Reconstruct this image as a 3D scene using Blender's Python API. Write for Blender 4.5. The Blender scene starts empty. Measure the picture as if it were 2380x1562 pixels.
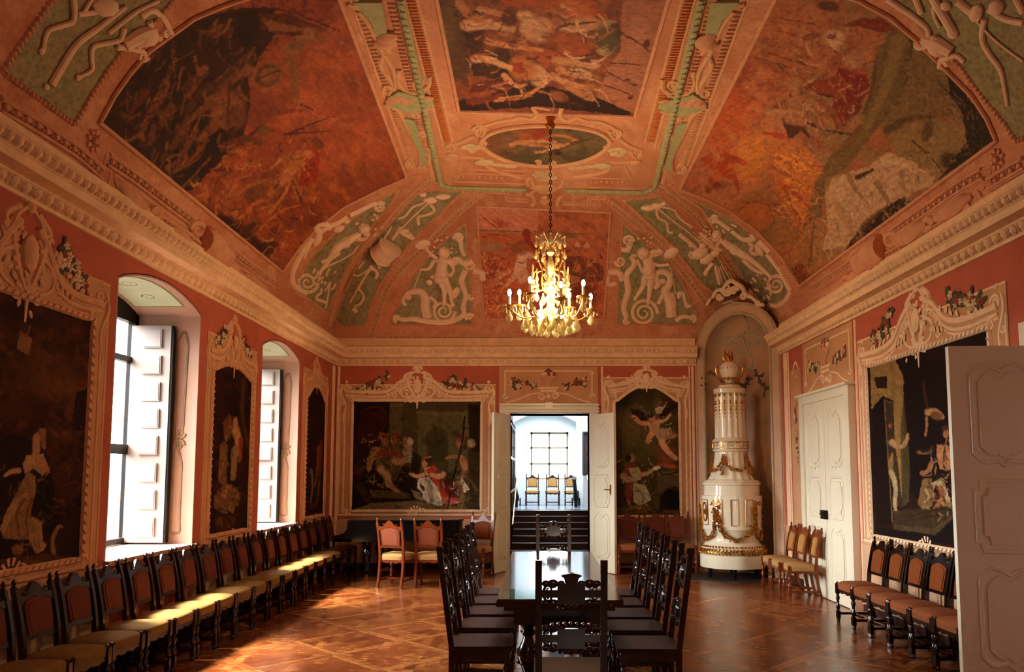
import bpy, math, random
import numpy as np
from mathutils import Vector, Matrix
R = math.radians; PI = math.pi
rnd = random.Random(7)
COL = bpy.context.scene.collection
# ---------------------------------------------------------------- camera
F, PX, EYE, TH = 1800.0, 1250.0, 1.70, R(5)
HZ = 1100.0
PY = HZ - F*math.tan(TH)
CT, ST = math.cos(TH), math.sin(TH)
def proj(P):
    P = np.asarray(P, float); z = P[..., 2]-EYE
    d = P[..., 1]*CT+z*ST; u = -P[..., 1]*ST+z*CT
    return PX+F*P[..., 0]/d, PY-F*u/d
def ray(x, y):
    a = (x-PX)/F; b = (PY-y)/F
    return Vector((a, CT-b*ST, ST+b*CT))
EY = Vector((0, 0, EYE))
def on_plane(x, y, p0, n):
    r = ray(x, y); t = (Vector(p0)-EY).dot(n)/r.dot(n)
    return EY+r*t
XL, XR, YB, YN = -3.65, 3.98, 13.9, -2.2
ZC0, ZC1 = 3.67, 4.05
# vault
VXL, VXR, VA, VYB, VB, VZ0, VZ1 = -3.70, 4.03, 2.15, 13.95, 2.65, 4.05, 5.95
def vault_z(X, Y):
    u = max((VXL+VA-X)/VA, (X-VXR+VA)/VA, (Y-VYB+VB)/VB, 0)
    if u <= 0: return VZ1
    if u >= 1: return VZ0-(u-1)*60
    return VZ0+(VZ1-VZ0)*math.sqrt(1-u*u)
def vault_n(X, Y, z):
    a = (VXL+VA-X)/VA; b = (X-VXR+VA)/VA; c = (Y-VYB+VB)/VB
    m = max(a, b, c)
    if m <= 0: return Vector((0, 0, -1))
    H = VZ1-VZ0; w = max((z-VZ0)/H, 0.0)/H; u = min(m, 1)
    if m == a: return Vector((u/VA, 0, -w)).normalized()
    if m == b: return Vector((-u/VA, 0, -w)).normalized()
    return Vector((0, -u/VB, -w)).normalized()
def SV(x, y):
    r = ray(x, y); f = lambda t: vault_z(r.x*t, r.y*t)-EYE-r.z*t
    lo = 1.0; t = 1.0
    while t < 16 and f(t) > 0: lo = t; t += 0.1
    hi = t
    for _ in range(30):
        m = (lo+hi)/2
        if f(m) > 0: lo = m
        else: hi = m
    p = EY+r*lo
    return p, vault_n(p.x, p.y, p.z)
def SP(p0, n):
    n = Vector(n).normalized()
    return lambda x, y: (on_plane(x, y, p0, n), n)
SL = SP((XL, 0, 0), (1, 0, 0)); SR = SP((XR, 0, 0), (-1, 0, 0)); SB = SP((0, YB, 0), (0, -1, 0))
SC = SP((0, 0, VZ1), (0, 0, -1))
N0, N1 = Vector((2.84, YB, 0)), Vector((XR, 12.57, 0))
NT = (N1-N0).normalized(); NN = Vector((-(N1-N0).y, (N1-N0).x, 0)).normalized()*-1
if NN.y > 0: NN = -NN
NW = (N1-N0).length
SN = SP(N0, NN)
# wall uv maps: (u along wall, v height)
ML = lambda u, v: (Vector((XL, u, v)), Vector((1, 0, 0)))
MR = lambda u, v: (Vector((XR, u, v)), Vector((-1, 0, 0)))
MBk = lambda u, v: (Vector((u, YB, v)), Vector((0, -1, 0)))
# ---------------------------------------------------------------- materials
def lin(h, k=1.0):
    h = h.lstrip('#'); o = []
    for i in (0, 2, 4):
        c = int(h[i:i+2], 16)/255
        o.append(min(1.0, k*(c/12.92 if c <= .04045 else ((c+.055)/1.055)**2.4)))
    return (*o, 1.0)
MATS = {}
def mat(name, col, rough=.6, metal=0, var=.12, vscale=6, bump=0, bscale=40, emit=0, spec=.5, attr=None, stretch=None, coat=0, trans=0, ior=1.45, col2=None):
    if name in MATS: return MATS[name]
    m = bpy.data.materials.new(name); m.use_nodes = True
    nt = m.node_tree; N = nt.nodes; L = nt.links; b = N['Principled BSDF']
    b.inputs['Roughness'].default_value = rough; b.inputs['Metallic'].default_value = metal
    b.inputs['Specular IOR Level'].default_value = spec; b.inputs['IOR'].default_value = ior
    b.inputs['Coat Weight'].default_value = coat; b.inputs['Coat Roughness'].default_value = .08
    b.inputs['Transmission Weight'].default_value = trans
    tc = N.new('ShaderNodeTexCoord'); mp = N.new('ShaderNodeMapping'); L.new(tc.outputs['Object'], mp.inputs[0])
    if stretch: mp.inputs['Scale'].default_value = stretch
    c = lin(col) if isinstance(col, str) else col
    base = None
    if attr:
        a = N.new('ShaderNodeVertexColor'); a.layer_name = attr; base = a.outputs['Color']
    if var > 0:
        nz = N.new('ShaderNodeTexNoise'); nz.inputs['Scale'].default_value = vscale; nz.inputs['Detail'].default_value = 6
        L.new(mp.outputs[0], nz.inputs['Vector'])
        mr = N.new('ShaderNodeMapRange'); mr.inputs['From Min'].default_value = .3; mr.inputs['From Max'].default_value = .7
        L.new(nz.outputs['Fac'], mr.inputs['Value'])
        mx = N.new('ShaderNodeMix'); mx.data_type = 'RGBA'
        L.new(mr.outputs[0], mx.inputs['Factor'])
        if base is None:
            c2 = lin(col2) if col2 else None
            mx.inputs['A'].default_value = (*[v*(1-var) for v in c[:3]], 1)
            mx.inputs['B'].default_value = c2 or (*[min(1, v*(1+var)) for v in c[:3]], 1)
            L.new(mx.outputs['Result'], b.inputs['Base Color'])
        else:
            mx.blend_type = 'MULTIPLY'; mx.inputs['Factor'].default_value = 1
            for l in list(mx.inputs['Factor'].links): L.remove(l)
            mr.inputs['To Min'].default_value = 1-var; mr.inputs['To Max'].default_value = 1+var
            L.new(base, mx.inputs['A']); L.new(mr.outputs[0], mx.inputs['B']); L.new(mx.outputs['Result'], b.inputs['Base Color'])
    elif base is not None: L.new(base, b.inputs['Base Color'])
    else: b.inputs['Base Color'].default_value = c
    if bump > 0:
        n2 = N.new('ShaderNodeTexNoise'); n2.inputs['Scale'].default_value = bscale; n2.inputs['Detail'].default_value = 5
        L.new(mp.outputs[0], n2.inputs['Vector'])
        bp = N.new('ShaderNodeBump'); bp.inputs['Strength'].default_value = bump; bp.inputs['Distance'].default_value = .02
        L.new(n2.outputs['Fac'], bp.inputs['Height']); L.new(bp.outputs[0], b.inputs['Normal'])
    if emit > 0:
        b.inputs['Emission Color'].default_value = c; b.inputs['Emission Strength'].default_value = emit
    MATS[name] = m
    return m
# ---------------------------------------------------------------- mesh builder
def basis(n, up=None):
    n = Vector(n).normalized(); up = Vector(up) if up is not None else Vector((0, 0, 1))
    if abs(n.dot(up.normalized())) > .98: up = Vector((0, 1, 0))
    x = up.cross(n).normalized(); y = n.cross(x)
    return x, y, n
class MB:
    def __init__(s): s.v = []; s.f = []; s.mi = []; s.m = 0
    def add(s, vs, fs):
        o = len(s.v); s.v.extend([tuple(v) for v in vs]); s.f.extend([tuple(i+o for i in f) for f in fs]); s.mi.extend([s.m]*len(fs))
        return s
    def box(s, c, d, ax=None, tap=1.0):
        X, Y, Z = ax or (Vector((1, 0, 0)), Vector((0, 1, 0)), Vector((0, 0, 1))); c = Vector(c); vs = []
        for k in (-.5, .5):
            q = tap if k > 0 else 1
            for i, j in ((-.5, -.5), (.5, -.5), (.5, .5), (-.5, .5)): vs.append(c+X*(i*d[0]*q)+Y*(j*d[1]*q)+Z*(k*d[2]))
        return s.add(vs, [(3, 2, 1, 0), (4, 5, 6, 7), (0, 1, 5, 4), (1, 2, 6, 5), (2, 3, 7, 6), (3, 0, 4, 7)])
    def bar(s, a, b, w, d, up=(0, 0, 1)):
        a = Vector(a); b = Vector(b); x, y, z = basis(b-a, up)
        return s.box((a+b)/2, (w, d, (b-a).length), (x, y, z))
    def tube(s, pts, rad, seg=8, sq=1.0, nrm=None, cap=True, closed=False):
        P = [Vector(p) for p in pts]; n = len(P)
        if n < 2: return s
        rs = rad if isinstance(rad, (list, tuple)) else [rad]*n
        if len(rs) != n: rs = [rs[min(len(rs)-1, int(i*(len(rs)-1)/(n-1)+.0))]*(1-((i*(len(rs)-1)/(n-1))%1))+rs[min(len(rs)-1, int(i*(len(rs)-1)/(n-1))+1)]*((i*(len(rs)-1)/(n-1))%1) for i in range(n)]
        vs = []; u = None
        for i in range(n):
            t = (P[(i+1) % n if closed else min(i+1, n-1)]-P[(i-1) if (i > 0 or closed) else 0])
            t = t.normalized() if t.length > 1e-9 else Vector((0, 0, 1))
            if nrm is not None:
                nn = nrm[i] if isinstance(nrm, list) else nrm
                w = Vector(nn); w = (w-t*w.dot(t)); w = w.normalized() if w.length > 1e-6 else basis(t)[0]; x = t.cross(w)
            else:
                if u is None: x, w, _ = basis(t)
                else:
                    w = u-t*u.dot(t); w = w.normalized() if w.length > 1e-6 else basis(t)[1]; x = w.cross(t)
                u = w
            for k in range(seg):
                a = 2*PI*k/seg; vs.append(P[i]+x*(math.cos(a)*rs[i])+w*(math.sin(a)*rs[i]*sq))
        fs = []
        for i in range(n if closed else n-1):
            j = (i+1) % n
            for k in range(seg):
                l = (k+1) % seg; fs.append((i*seg+k, i*seg+l, j*seg+l, j*seg+k))
        if cap and not closed: fs += [tuple(range(seg-1, -1, -1)), tuple(range((n-1)*seg, n*seg))]
        return s.add(vs, fs)
    def lathe(s, prof, c=(0, 0, 0), seg=16, ax=None, cap=True, flute=None):
        X, Y, Z = ax or (Vector((1, 0, 0)), Vector((0, 1, 0)), Vector((0, 0, 1))); c = Vector(c); vs = []; n = len(prof)
        for q in prof:
            r, z = q[0], q[1]
            for k in range(seg):
                a = 2*PI*k/seg; rr = r*(flute(k, z) if flute else 1)
                vs.append(c+X*(rr*math.cos(a))+Y*(rr*math.sin(a))+Z*z)
        fs = [(i*seg+k, i*seg+(k+1) % seg, (i+1)*seg+(k+1) % seg, (i+1)*seg+k) for i in range(n-1) for k in range(seg)]
        if cap: fs += [tuple(range(seg-1, -1, -1)), tuple(range((n-1)*seg, n*seg))]
        return s.add(vs, fs)
    def ell(s, c, r, ax=None, seg=8, rings=5):
        X, Y, Z = ax or (Vector((1, 0, 0)), Vector((0, 1, 0)), Vector((0, 0, 1))); c = Vector(c)
        r = (r, r, r) if isinstance(r, (int, float)) else r; vs = [c-Z*r[2]]
        for i in range(1, rings):
            p = -PI/2+PI*i/rings
            for k in range(seg):
                a = 2*PI*k/seg; vs.append(c+X*(r[0]*math.cos(p)*math.cos(a))+Y*(r[1]*math.cos(p)*math.sin(a))+Z*(r[2]*math.sin(p)))
        vs.append(c+Z*r[2]); fs = [(0, 1+(k+1) % seg, 1+k) for k in range(seg)]
        for i in range(rings-2):
            for k in range(seg): fs.append((1+i*seg+k, 1+i*seg+(k+1) % seg, 1+(i+1)*seg+(k+1) % seg, 1+(i+1)*seg+k))
        t = len(vs)-1; b = 1+(rings-2)*seg; fs += [(b+k, b+(k+1) % seg, t) for k in range(seg)]
        return s.add(vs, fs)
    def prism(s, poly, fn, d0, d1):
        # poly 2d points; fn(u, v, w) -> 3d
        n = len(poly); vs = [fn(u, v, d0) for u, v in poly]+[fn(u, v, d1) for u, v in poly]
        fs = [tuple(range(n)), tuple(range(2*n-1, n-1, -1))]+[(i, i+n, (i+1) % n+n, (i+1) % n) for i in range(n)]
        return s.add(vs, fs)
    def ringprism(s, A, B, fn, d0, d1):
        # A, B closed outlines with equal counts (outer, inner)
        n = len(A); vs = [fn(u, v, w) for w in (d0, d1) for Q in (A, B) for u, v in Q]
        fs = []
        for i in range(n):
            j = (i+1) % n
            fs += [(i, j, n+j, n+i), (2*n+i, 3*n+i, 3*n+j, 2*n+j), (i, 2*n+i, 2*n+j, j), (n+i, n+j, 3*n+j, 3*n+i)]
        return s.add(vs, fs)
    def build(s, name, m, parent=None, sharp=35, loc=None, rz=None):
        me = bpy.data.meshes.new(name)
        vs = s.v
        if parent is not None and s_inv(parent) is not None:
            I = s_inv(parent); vs = [tuple(I @ Vector(v)) for v in vs]
        me.from_pydata(vs, [], s.f); ms = m if isinstance(m, (list, tuple)) else [m]
        for q in ms: me.materials.append(q)
        if len(ms) > 1: me.polygons.foreach_set('material_index', s.mi)
        me.validate(); recalc(me)
        if sharp is not None:
            me.polygons.foreach_set('use_smooth', [True]*len(me.polygons)); me.set_sharp_from_angle(angle=R(sharp))
        o = bpy.data.objects.new(name, me); COL.objects.link(o)
        if parent is not None: o.parent = parent
        return o
import bmesh
def recalc(me):
    bm = bmesh.new(); bm.from_mesh(me); bmesh.ops.recalc_face_normals(bm, faces=bm.faces); bm.to_mesh(me); bm.free()
ORG = {}
def s_inv(p):
    q = p
    while q is not None:
        if q.name in ORG: return ORG[q.name]
        q = q.parent
    return None
def empty(name, loc=(0, 0, 0), rz=0, world=False):
    o = bpy.data.objects.new(name, None); COL.objects.link(o); o.location = loc; o.rotation_euler.z = rz
    o.empty_display_size = .1
    if world: ORG[o.name] = (Matrix.Translation(Vector(loc)) @ Matrix.Rotation(rz, 4, 'Z')).inverted()
    return o
def tag(o, label=None, cat=None, group=None, kind=None):
    if label: o['label'] = label
    if cat: o['category'] = cat
    if group: o['group'] = group
    if kind: o['kind'] = kind
    return o
def struct(o): o['kind'] = 'structure'; return o
def copy_tree(o, parent=None):
    c = o.copy(); COL.objects.link(c); c.parent = parent
    for ch in list(o.children): copy_tree(ch, c)
    return c
# ---------------------------------------------------------------- curves on surfaces
def smooth(pts, n=6, closed=False):
    P = [Vector((*p, 0)) if len(p) == 2 else Vector(p) for p in pts]; m = len(P); out = []
    if m < 3 and not closed: 
        return [P[0].lerp(P[-1], i/(n*1.0)) for i in range(n+1)]
    for i in range(m if closed else m-1):
        p0 = P[(i-1) % m] if (closed or i > 0) else P[0]*2-P[1]
        p1 = P[i]; p2 = P[(i+1) % m]; p3 = P[(i+2) % m] if (closed or i+2 < m) else P[-1]*2-P[-2]
        for k in range(n):
            t = k/n
            out.append(.5*((2*p1)+(p2-p0)*t+(2*p0-5*p1+4*p2-p3)*t*t+(3*p1-p0-3*p2+p3)*t**3))
    if not closed: out.append(P[-1])
    return out
def onS(M, pts, lift=0):
    A = []; B = []
    for p in pts:
        a, n = M(p[0], p[1]); A.append(a+n*lift); B.append(n)
    return A, B
def rib(mb, M, pts, r, h=.6, n=5, seg=6, lift=0, closed=False, sm=True):
    """rounded stucco roll following the surface"""
    Q = smooth(pts, n, closed) if sm else [Vector((*p, 0)) for p in pts]
    A, B = onS(M, Q, lift); mb.tube(A, r, seg, h, B, closed=closed)
    return A
def resample(A, B, step):
    out = []; acc = 0.0; d = step/2
    for i in range(len(A)-1):
        L = (A[i+1]-A[i]).length
        while d <= acc+L and L > 0:
            t = (d-acc)/L; out.append((A[i].lerp(A[i+1], t), B[i].lerp(B[i+1], t).normalized(), (A[i+1]-A[i]).normalized())); d += step
        acc += L
    return out
def eggs(mb, M, pts, step, r, lift=0, n=5, sm=True, side=.0, seg=6, rings=4):
    Q = smooth(pts, n) if sm else [Vector((*p, 0)) for p in pts]
    A, B = onS(M, Q, lift)
    for p, nn, t in resample(A, B, step):
        b = nn.cross(t); mb.ell(p+b*side, (r[0], r[1], r[2]), (t, b, nn), seg, rings)
def spiral(mb, M, cx, cy, r0, turns, a0=0, d=1, w=(.02, .008), h=.7, asp=1.0, n=14, r1=.12, lift=0, seg=6):
    P = []; k = int(turns*n)+1
    for i in range(k):
        t = i/(k-1); a = a0+d*2*PI*turns*t; r = r0*(1-t*(1-r1))
        P.append((cx+r*math.cos(a), cy+asp*r*math.sin(a)))
    A, B = onS(M, P, lift)
    mb.tube(A, [w[0]*(1-i/(k-1))+w[1]*i/(k-1) for i in range(k)], seg, h, B)
def blob(mb, M, x, y, r, h=.5, ang=0, asp=1.0, lift=0, seg=8, rings=5):
    p, n = M(x, y); X, Y, _ = basis(n); c, s = math.cos(ang), math.sin(ang)
    mb.ell(p+n*lift, (r*asp, r, r*h), (X*c+Y*s, Y*c-X*s, n), seg, rings)
def flower(mb, M, x, y, r, k=5, lift=0):
    p, n = M(x, y); X, Y, _ = basis(n); a0 = rnd.random()*6
    for i in range(k):
        a = a0+2*PI*i/k; u = X*math.cos(a)+Y*math.sin(a)
        mb.ell(p+n*lift+u*r*.6, (r*.5, r*.34, r*.25), (u, n.cross(u), n), 6, 4)
    mb.ell(p+n*(lift+r*.15), r*.28, None, 6, 4)
def leaf(mb, M, x, y, L, ang, lift=0, w=.32):
    p, n = M(x, y); X, Y, _ = basis(n); u = X*math.cos(ang)+Y*math.sin(ang); v = n.cross(u)
    mb.ell(p+n*lift+u*L*.5, (L*.5, L*w*.5, L*.1), (u, v, n), 6, 4)
def scrollC(mb, M, pts, w, turns=1.3, rr=.05, d0=1, d1=1, h=.7, both=True, n=5):
    """C/S scroll : curve with volutes at its ends, in wall metres"""
    rib(mb, M, pts, w, h, n)
    for e, dd in ((0, d0), (-1, d1)):
        if e == 0 and not both: continue
        q = Vector((*pts[e], 0)); t = (Vector((*pts[e], 0))-Vector((*pts[1 if e == 0 else -2], 0))).normalized()
        nrm = Vector((-t.y, t.x, 0))*dd; c = q+nrm*rr
        a0 = math.atan2(-nrm.y, -nrm.x)
        spiral(mb, M, c.x, c.y, rr, turns, a0, -dd if False else (1 if dd > 0 else -1), (w, w*.6), h, n=12)
# ---------------------------------------------------------------- painting
def _hash(ix, iy, s):
    h = (ix*374761393+iy*668265263+s*982451653) & 0x7fffffff
    h = ((h ^ (h >> 13))*1274126177) & 0x7fffffff
    return ((h ^ (h >> 16)) & 0xffff)/65535.0
def vnoise(x, y, s=0):
    ix = np.floor(x).astype(np.int64); iy = np.floor(y).astype(np.int64); fx = x-ix; fy = y-iy
    fx = fx*fx*(3-2*fx); fy = fy*fy*(3-2*fy)
    a = _hash(ix, iy, s); b = _hash(ix+1, iy, s); c = _hash(ix, iy+1, s); d = _hash(ix+1, iy+1, s)
    return (a*(1-fx)+b*fx)*(1-fy)+(c*(1-fx)+d*fx)*fy
def fbm(x, y, s=0, o=4):
    t = 0; A = .5; w = 0
    for i in range(o): t = t+A*vnoise(x, y, s+i); w += A; x = x*2.03+17; y = y*2.03+5; A *= .55
    return t/w
def ss(a, b, x): t = np.clip((x-a)/(b-a+1e-9), 0, 1); return t*t*(3-2*t)
class Paint:
    def __init__(s, px, py, warp=3, wsc=9, seed=1):
        s.seed = seed; s.x0 = px; s.y0 = py
        s.x = px+(fbm(px/wsc, py/wsc, seed)-.5)*2*warp; s.y = py+(fbm(px/wsc, py/wsc, seed+50)-.5)*2*warp
        s.x += (fbm(px/2.6, py/2.6, seed+90, 2)-.5)*warp*.8; s.y += (fbm(px/2.6, py/2.6, seed+95, 2)-.5)*warp*.8
        s.c = np.zeros((len(px), 3))
    def brush(s, amt=.3, ang=.6, sc=1.0):
        c, q = math.cos(ang), math.sin(ang); u = s.x0*c+s.y0*q; v = -s.x0*q+s.y0*c; k = 0
        for w_, sx, sy, sd in ((.5, 16, 5, 1), (.35, 6, 3, 2), (.3, 2.6, 2.6, 3)): k = k+w_*(fbm(u/sx/sc, v/sy/sc, s.seed*3+sd, 3)-.5)*2
        s.c *= np.clip(1+k*amt*2.2, .25, 2.2)[:, None]
    def mix(s, col, a): 
        c = np.array(lin(col)[:3]); s.c = s.c*(1-a[:, None])+c*a[:, None]
    def fill(s, col): s.c[:] = lin(col)[:3]
    def cloud(s, col, sc, lo, hi, seed=0, amt=1.0, sx=1.0, ang=0, mask=None):
        c, q = math.cos(ang), math.sin(ang); u = (s.x0*c+s.y0*q)/sc*sx; v = (-s.x0*q+s.y0*c)/sc
        a = ss(lo, hi, fbm(u, v, s.seed*7+seed, 5))*amt
        if mask is not None: a = a*mask
        s.mix(col, a)
    def grad(s, col, x0, y0, x1, y1, amt=1.0):
        dx, dy = x1-x0, y1-y0; t = ((s.x-x0)*dx+(s.y-y0)*dy)/(dx*dx+dy*dy); s.mix(col, ss(0, 1, t)*amt)
    def ell(s, cx, cy, rx, ry, rot=0, soft=.35, col='', amt=1.0):
        c, q = math.cos(R(rot)), math.sin(R(rot)); dx = s.x-cx; dy = s.y-cy
        d = np.sqrt(((dx*c+dy*q)/rx)**2+((-dx*q+dy*c)/ry)**2); s.mix(col, (1-ss(1-soft, 1+soft*.5, d))*amt)
    def line(s, col, w0, w1, soft, P, amt=1.0):
        best = np.zeros(len(s.x)); n = len(P)//2
        pts = [(P[2*i], P[2*i+1]) for i in range(n)]
        if n > 2: pts = [(v.x, v.y) for v in smooth(pts, 4)]
        n = len(pts)
        for i in range(n-1):
            (ax, ay), (bx, by) = pts[i], pts[i+1]; w = w0+(w1-w0)*(i+.5)/(n-1)
            pad = w*1.6+2
            k = np.nonzero((s.x > min(ax, bx)-pad) & (s.x < max(ax, bx)+pad) & (s.y > min(ay, by)-pad) & (s.y < max(ay, by)+pad))[0]
            if len(k) == 0: continue
            x = s.x[k]; y = s.y[k]; dx, dy = bx-ax, by-ay; L = dx*dx+dy*dy+1e-9
            t = np.clip(((x-ax)*dx+(y-ay)*dy)/L, 0, 1); d = np.hypot(x-ax-t*dx, y-ay-t*dy)
            best[k] = np.maximum(best[k], 1-ss(w*(1-soft), w*(1+soft*.4)+.3, d))
        s.mix(col, best*amt)
    def poly(s, col, P, amt=1.0, feather=1.5):
        pts = [(P[2*i], P[2*i+1]) for i in range(len(P)//2)]
        ins = inpoly(s.x, s.y, pts).astype(float)
        s.mix(col, ins*amt)
    def clutter(s, n, region, cols, L=(14, 40), w=(1.2, 4), seed=1, ang=None, amt=(.35, .8)):
        q = random.Random(seed); xs = [p[0] for p in region]; ys = [p[1] for p in region]; k = 0
        while k < n:
            x = q.uniform(min(xs), max(xs)); y = q.uniform(min(ys), max(ys))
            if not inpoly(np.array([x]), np.array([y]), region)[0]: continue
            k += 1; a = (ang+q.gauss(0, .5)) if ang is not None else q.random()*6.3; l = q.uniform(*L); b = q.uniform(-.9, .9); P = [x, y]
            for i in range(3): a += b*.5; x += math.cos(a)*l/3; y += math.sin(a)*l/3; P += [x, y]
            ww = q.uniform(*w); s.line(q.choice(cols), ww, ww*.4, .5, P, q.uniform(*amt))
    def run(s, txt):
        """ e col cx cy rx ry [rot soft amt] | l col w0 w1 soft pts.. | p col pts.. """
        for ln in txt.strip().split('\n'):
            a = ln.split()
            if not a or a[0] == '#': continue
            v = [float(q) for q in a[2:]]
            am = 1.0; c = a[1]
            if ':' in c: c, am = c.split(':'); am = float(am)
            if a[0] == 'e': s.ell(*v[:4], v[4] if len(v) > 4 else 0, v[5] if len(v) > 5 else .35, c, am)
            elif a[0] == 'l': s.line(c, v[0], v[1], v[2], v[3:], am)
            elif a[0] == 'p': s.poly(c, v, am)
            elif a[0] == 'g': s.grad(c, *v[:4], am)
def inpoly(x, y, pts):
    ins = np.zeros(len(x), bool); n = len(pts); j = n-1
    for i in range(n):
        xi, yi = pts[i]; xj, yj = pts[j]
        if yi != yj:
            k = ((yi > y) != (yj > y)) & (x < (xj-xi)*(y-yi)/(yj-yi)+xi); ins ^= k
        j = i
    return ins
def grid_mesh(name, P, nu, nv, cols, m, parent=None, keep=None, sm=True, off=None):
    """P (nu*nv,3) row major u; cols linear rgb; keep mask on verts"""
    idx = np.arange(nu*nv).reshape(nu, nv)
    q = np.stack([idx[:-1, :-1], idx[1:, :-1], idx[1:, 1:], idx[:-1, 1:]], -1).reshape(-1, 4)
    if keep is not None:
        q = q[keep[q].all(1)]; used = np.unique(q); remap = -np.ones(nu*nv, int); remap[used] = np.arange(len(used))
        q = remap[q]; P = P[used]; cols = cols[used]
    if parent is not None and s_inv(parent) is not None:
        I = np.array(s_inv(parent)); P = P@I[:3, :3].T+I[:3, 3]
    me = bpy.data.meshes.new(name); me.vertices.add(len(P)); me.vertices.foreach_set('co', np.ascontiguousarray(P, dtype=np.float32).ravel())
    me.loops.add(len(q)*4); me.loops.foreach_set('vertex_index', q.ravel().astype(np.int32))
    me.polygons.add(len(q)); me.polygons.foreach_set('loop_start', np.arange(0, len(q)*4, 4, dtype=np.int32)); me.polygons.foreach_set('loop_total', np.full(len(q), 4, np.int32))
    me.update(calc_edges=True)
    a = me.color_attributes.new('Col', 'FLOAT_COLOR', 'POINT')
    a.data.foreach_set('color', np.concatenate([cols, np.ones((len(cols), 1))], 1).astype(np.float32).ravel())
    me.materials.append(m)
    if sm: me.polygons.foreach_set('use_smooth', [True]*len(q))
    o = bpy.data.objects.new(name, me); COL.objects.link(o)
    if parent is not None: o.parent = parent
    return o
def canvas(name, M, u0, u1, v0, v1, step, fn, m, parent=None, off=.01, mask=None, **kw):
    """flat painted canvas on a wall: uv map M, painted by fn(Paint)"""
    nu = max(2, int(abs(u1-u0)/step)); nv = max(2, int(abs(v1-v0)/step))
    o, n = M(u0, v0); ex = (M(u0+1, v0)[0]-o); ey = (M(u0, v0+1)[0]-o)
    U, V = np.meshgrid(np.linspace(0, u1-u0, nu), np.linspace(0, v1-v0, nv), indexing='ij')
    P = np.array(o+n*off)+U.ravel()[:, None]*np.array(ex)+V.ravel()[:, None]*np.array(ey)
    px, py = proj(P); pt = Paint(px, py, **kw); fn(pt)
    keep = mask(U.ravel()+u0, V.ravel()+v0) if mask else None
    return grid_mesh(name, P, nu, nv, pt.c, m, parent, keep)
# ---------------------------------------------------------------- shared materials
m_red = mat('plaster_red', '#B85E46', .85, var=.10, vscale=3, bump=.15, bscale=30)
m_pink = mat('plaster_pink', '#D09A78', .85, var=.08, vscale=3, bump=.15, bscale=30)
m_stucco = mat('stucco', '#D8A478', .75, var=.10, vscale=9, bump=.2, bscale=60)
m_stucco_r = mat('stucco_rose', '#D69A74', .75, var=.12, vscale=9, bump=.2, bscale=60)
m_green = mat('green_ground', '#8E9468', .85, var=.16, vscale=25, bump=.25, bscale=70)
m_greenl = mat('green_plaster', '#C2D0B0', .8, var=.06, vscale=5)
m_reveal = mat('reveal_plaster', '#B4917F', .8, var=.05, vscale=3)
m_cream = mat('cream_paint', '#ECE6CC', .2, var=.03, vscale=2, spec=.5)
m_white = mat('white_paint', '#D9CFC4', .45, var=.05, vscale=2)
m_fresco = mat('fresco', '#FFFFFF', .8, attr='Col', var=.13, vscale=22, bump=.1, bscale=50)
m_canvas = mat('oil_canvas', '#FFFFFF', .75, attr='Col', var=.10, vscale=60, bump=.05, bscale=90, spec=.12)
m_wall = mat('white_wall', '#E6ECEE', .8, var=.02)
m_dark = mat('dark_wood', '#2E150C', .22, var=.35, vscale=5, stretch=(6, 6, 1), spec=.6)
m_darkp = mat('dark_polish', '#1C0D08', .14, var=.4, vscale=5, stretch=(6, 6, 1), spec=.7, coat=.4)
m_brown = mat('brown_wood', '#6A2A12', .3, var=.3, vscale=6, stretch=(6, 6, 1))
m_black = mat('black_lacquer', '#08080A', .12, var=.1, spec=.6)
m_iron = mat('black_iron', '#14100E', .4, metal=.6, var=.2)
m_gold = mat('gold_leaf', '#C98A34', .28, metal=.9, var=.35, vscale=30)
m_brass = mat('brass', '#C07A30', .3, metal=1, var=.15)
def thin_glass():
    m = bpy.data.materials.new('thin_glass'); m.use_nodes = True; nt = m.node_tree; N = nt.nodes; N.clear()
    o = N.new('ShaderNodeOutputMaterial'); t = N.new('ShaderNodeBsdfTransparent'); g = N.new('ShaderNodeBsdfGlossy'); g.inputs['Roughness'].default_value = .02; x = N.new('ShaderNodeMixShader')
    x.inputs[0].default_value = .05; nt.links.new(t.outputs[0], x.inputs[1]); nt.links.new(g.outputs[0], x.inputs[2]); nt.links.new(x.outputs[0], o.inputs[0]); return m
m_glass = thin_glass()
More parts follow.
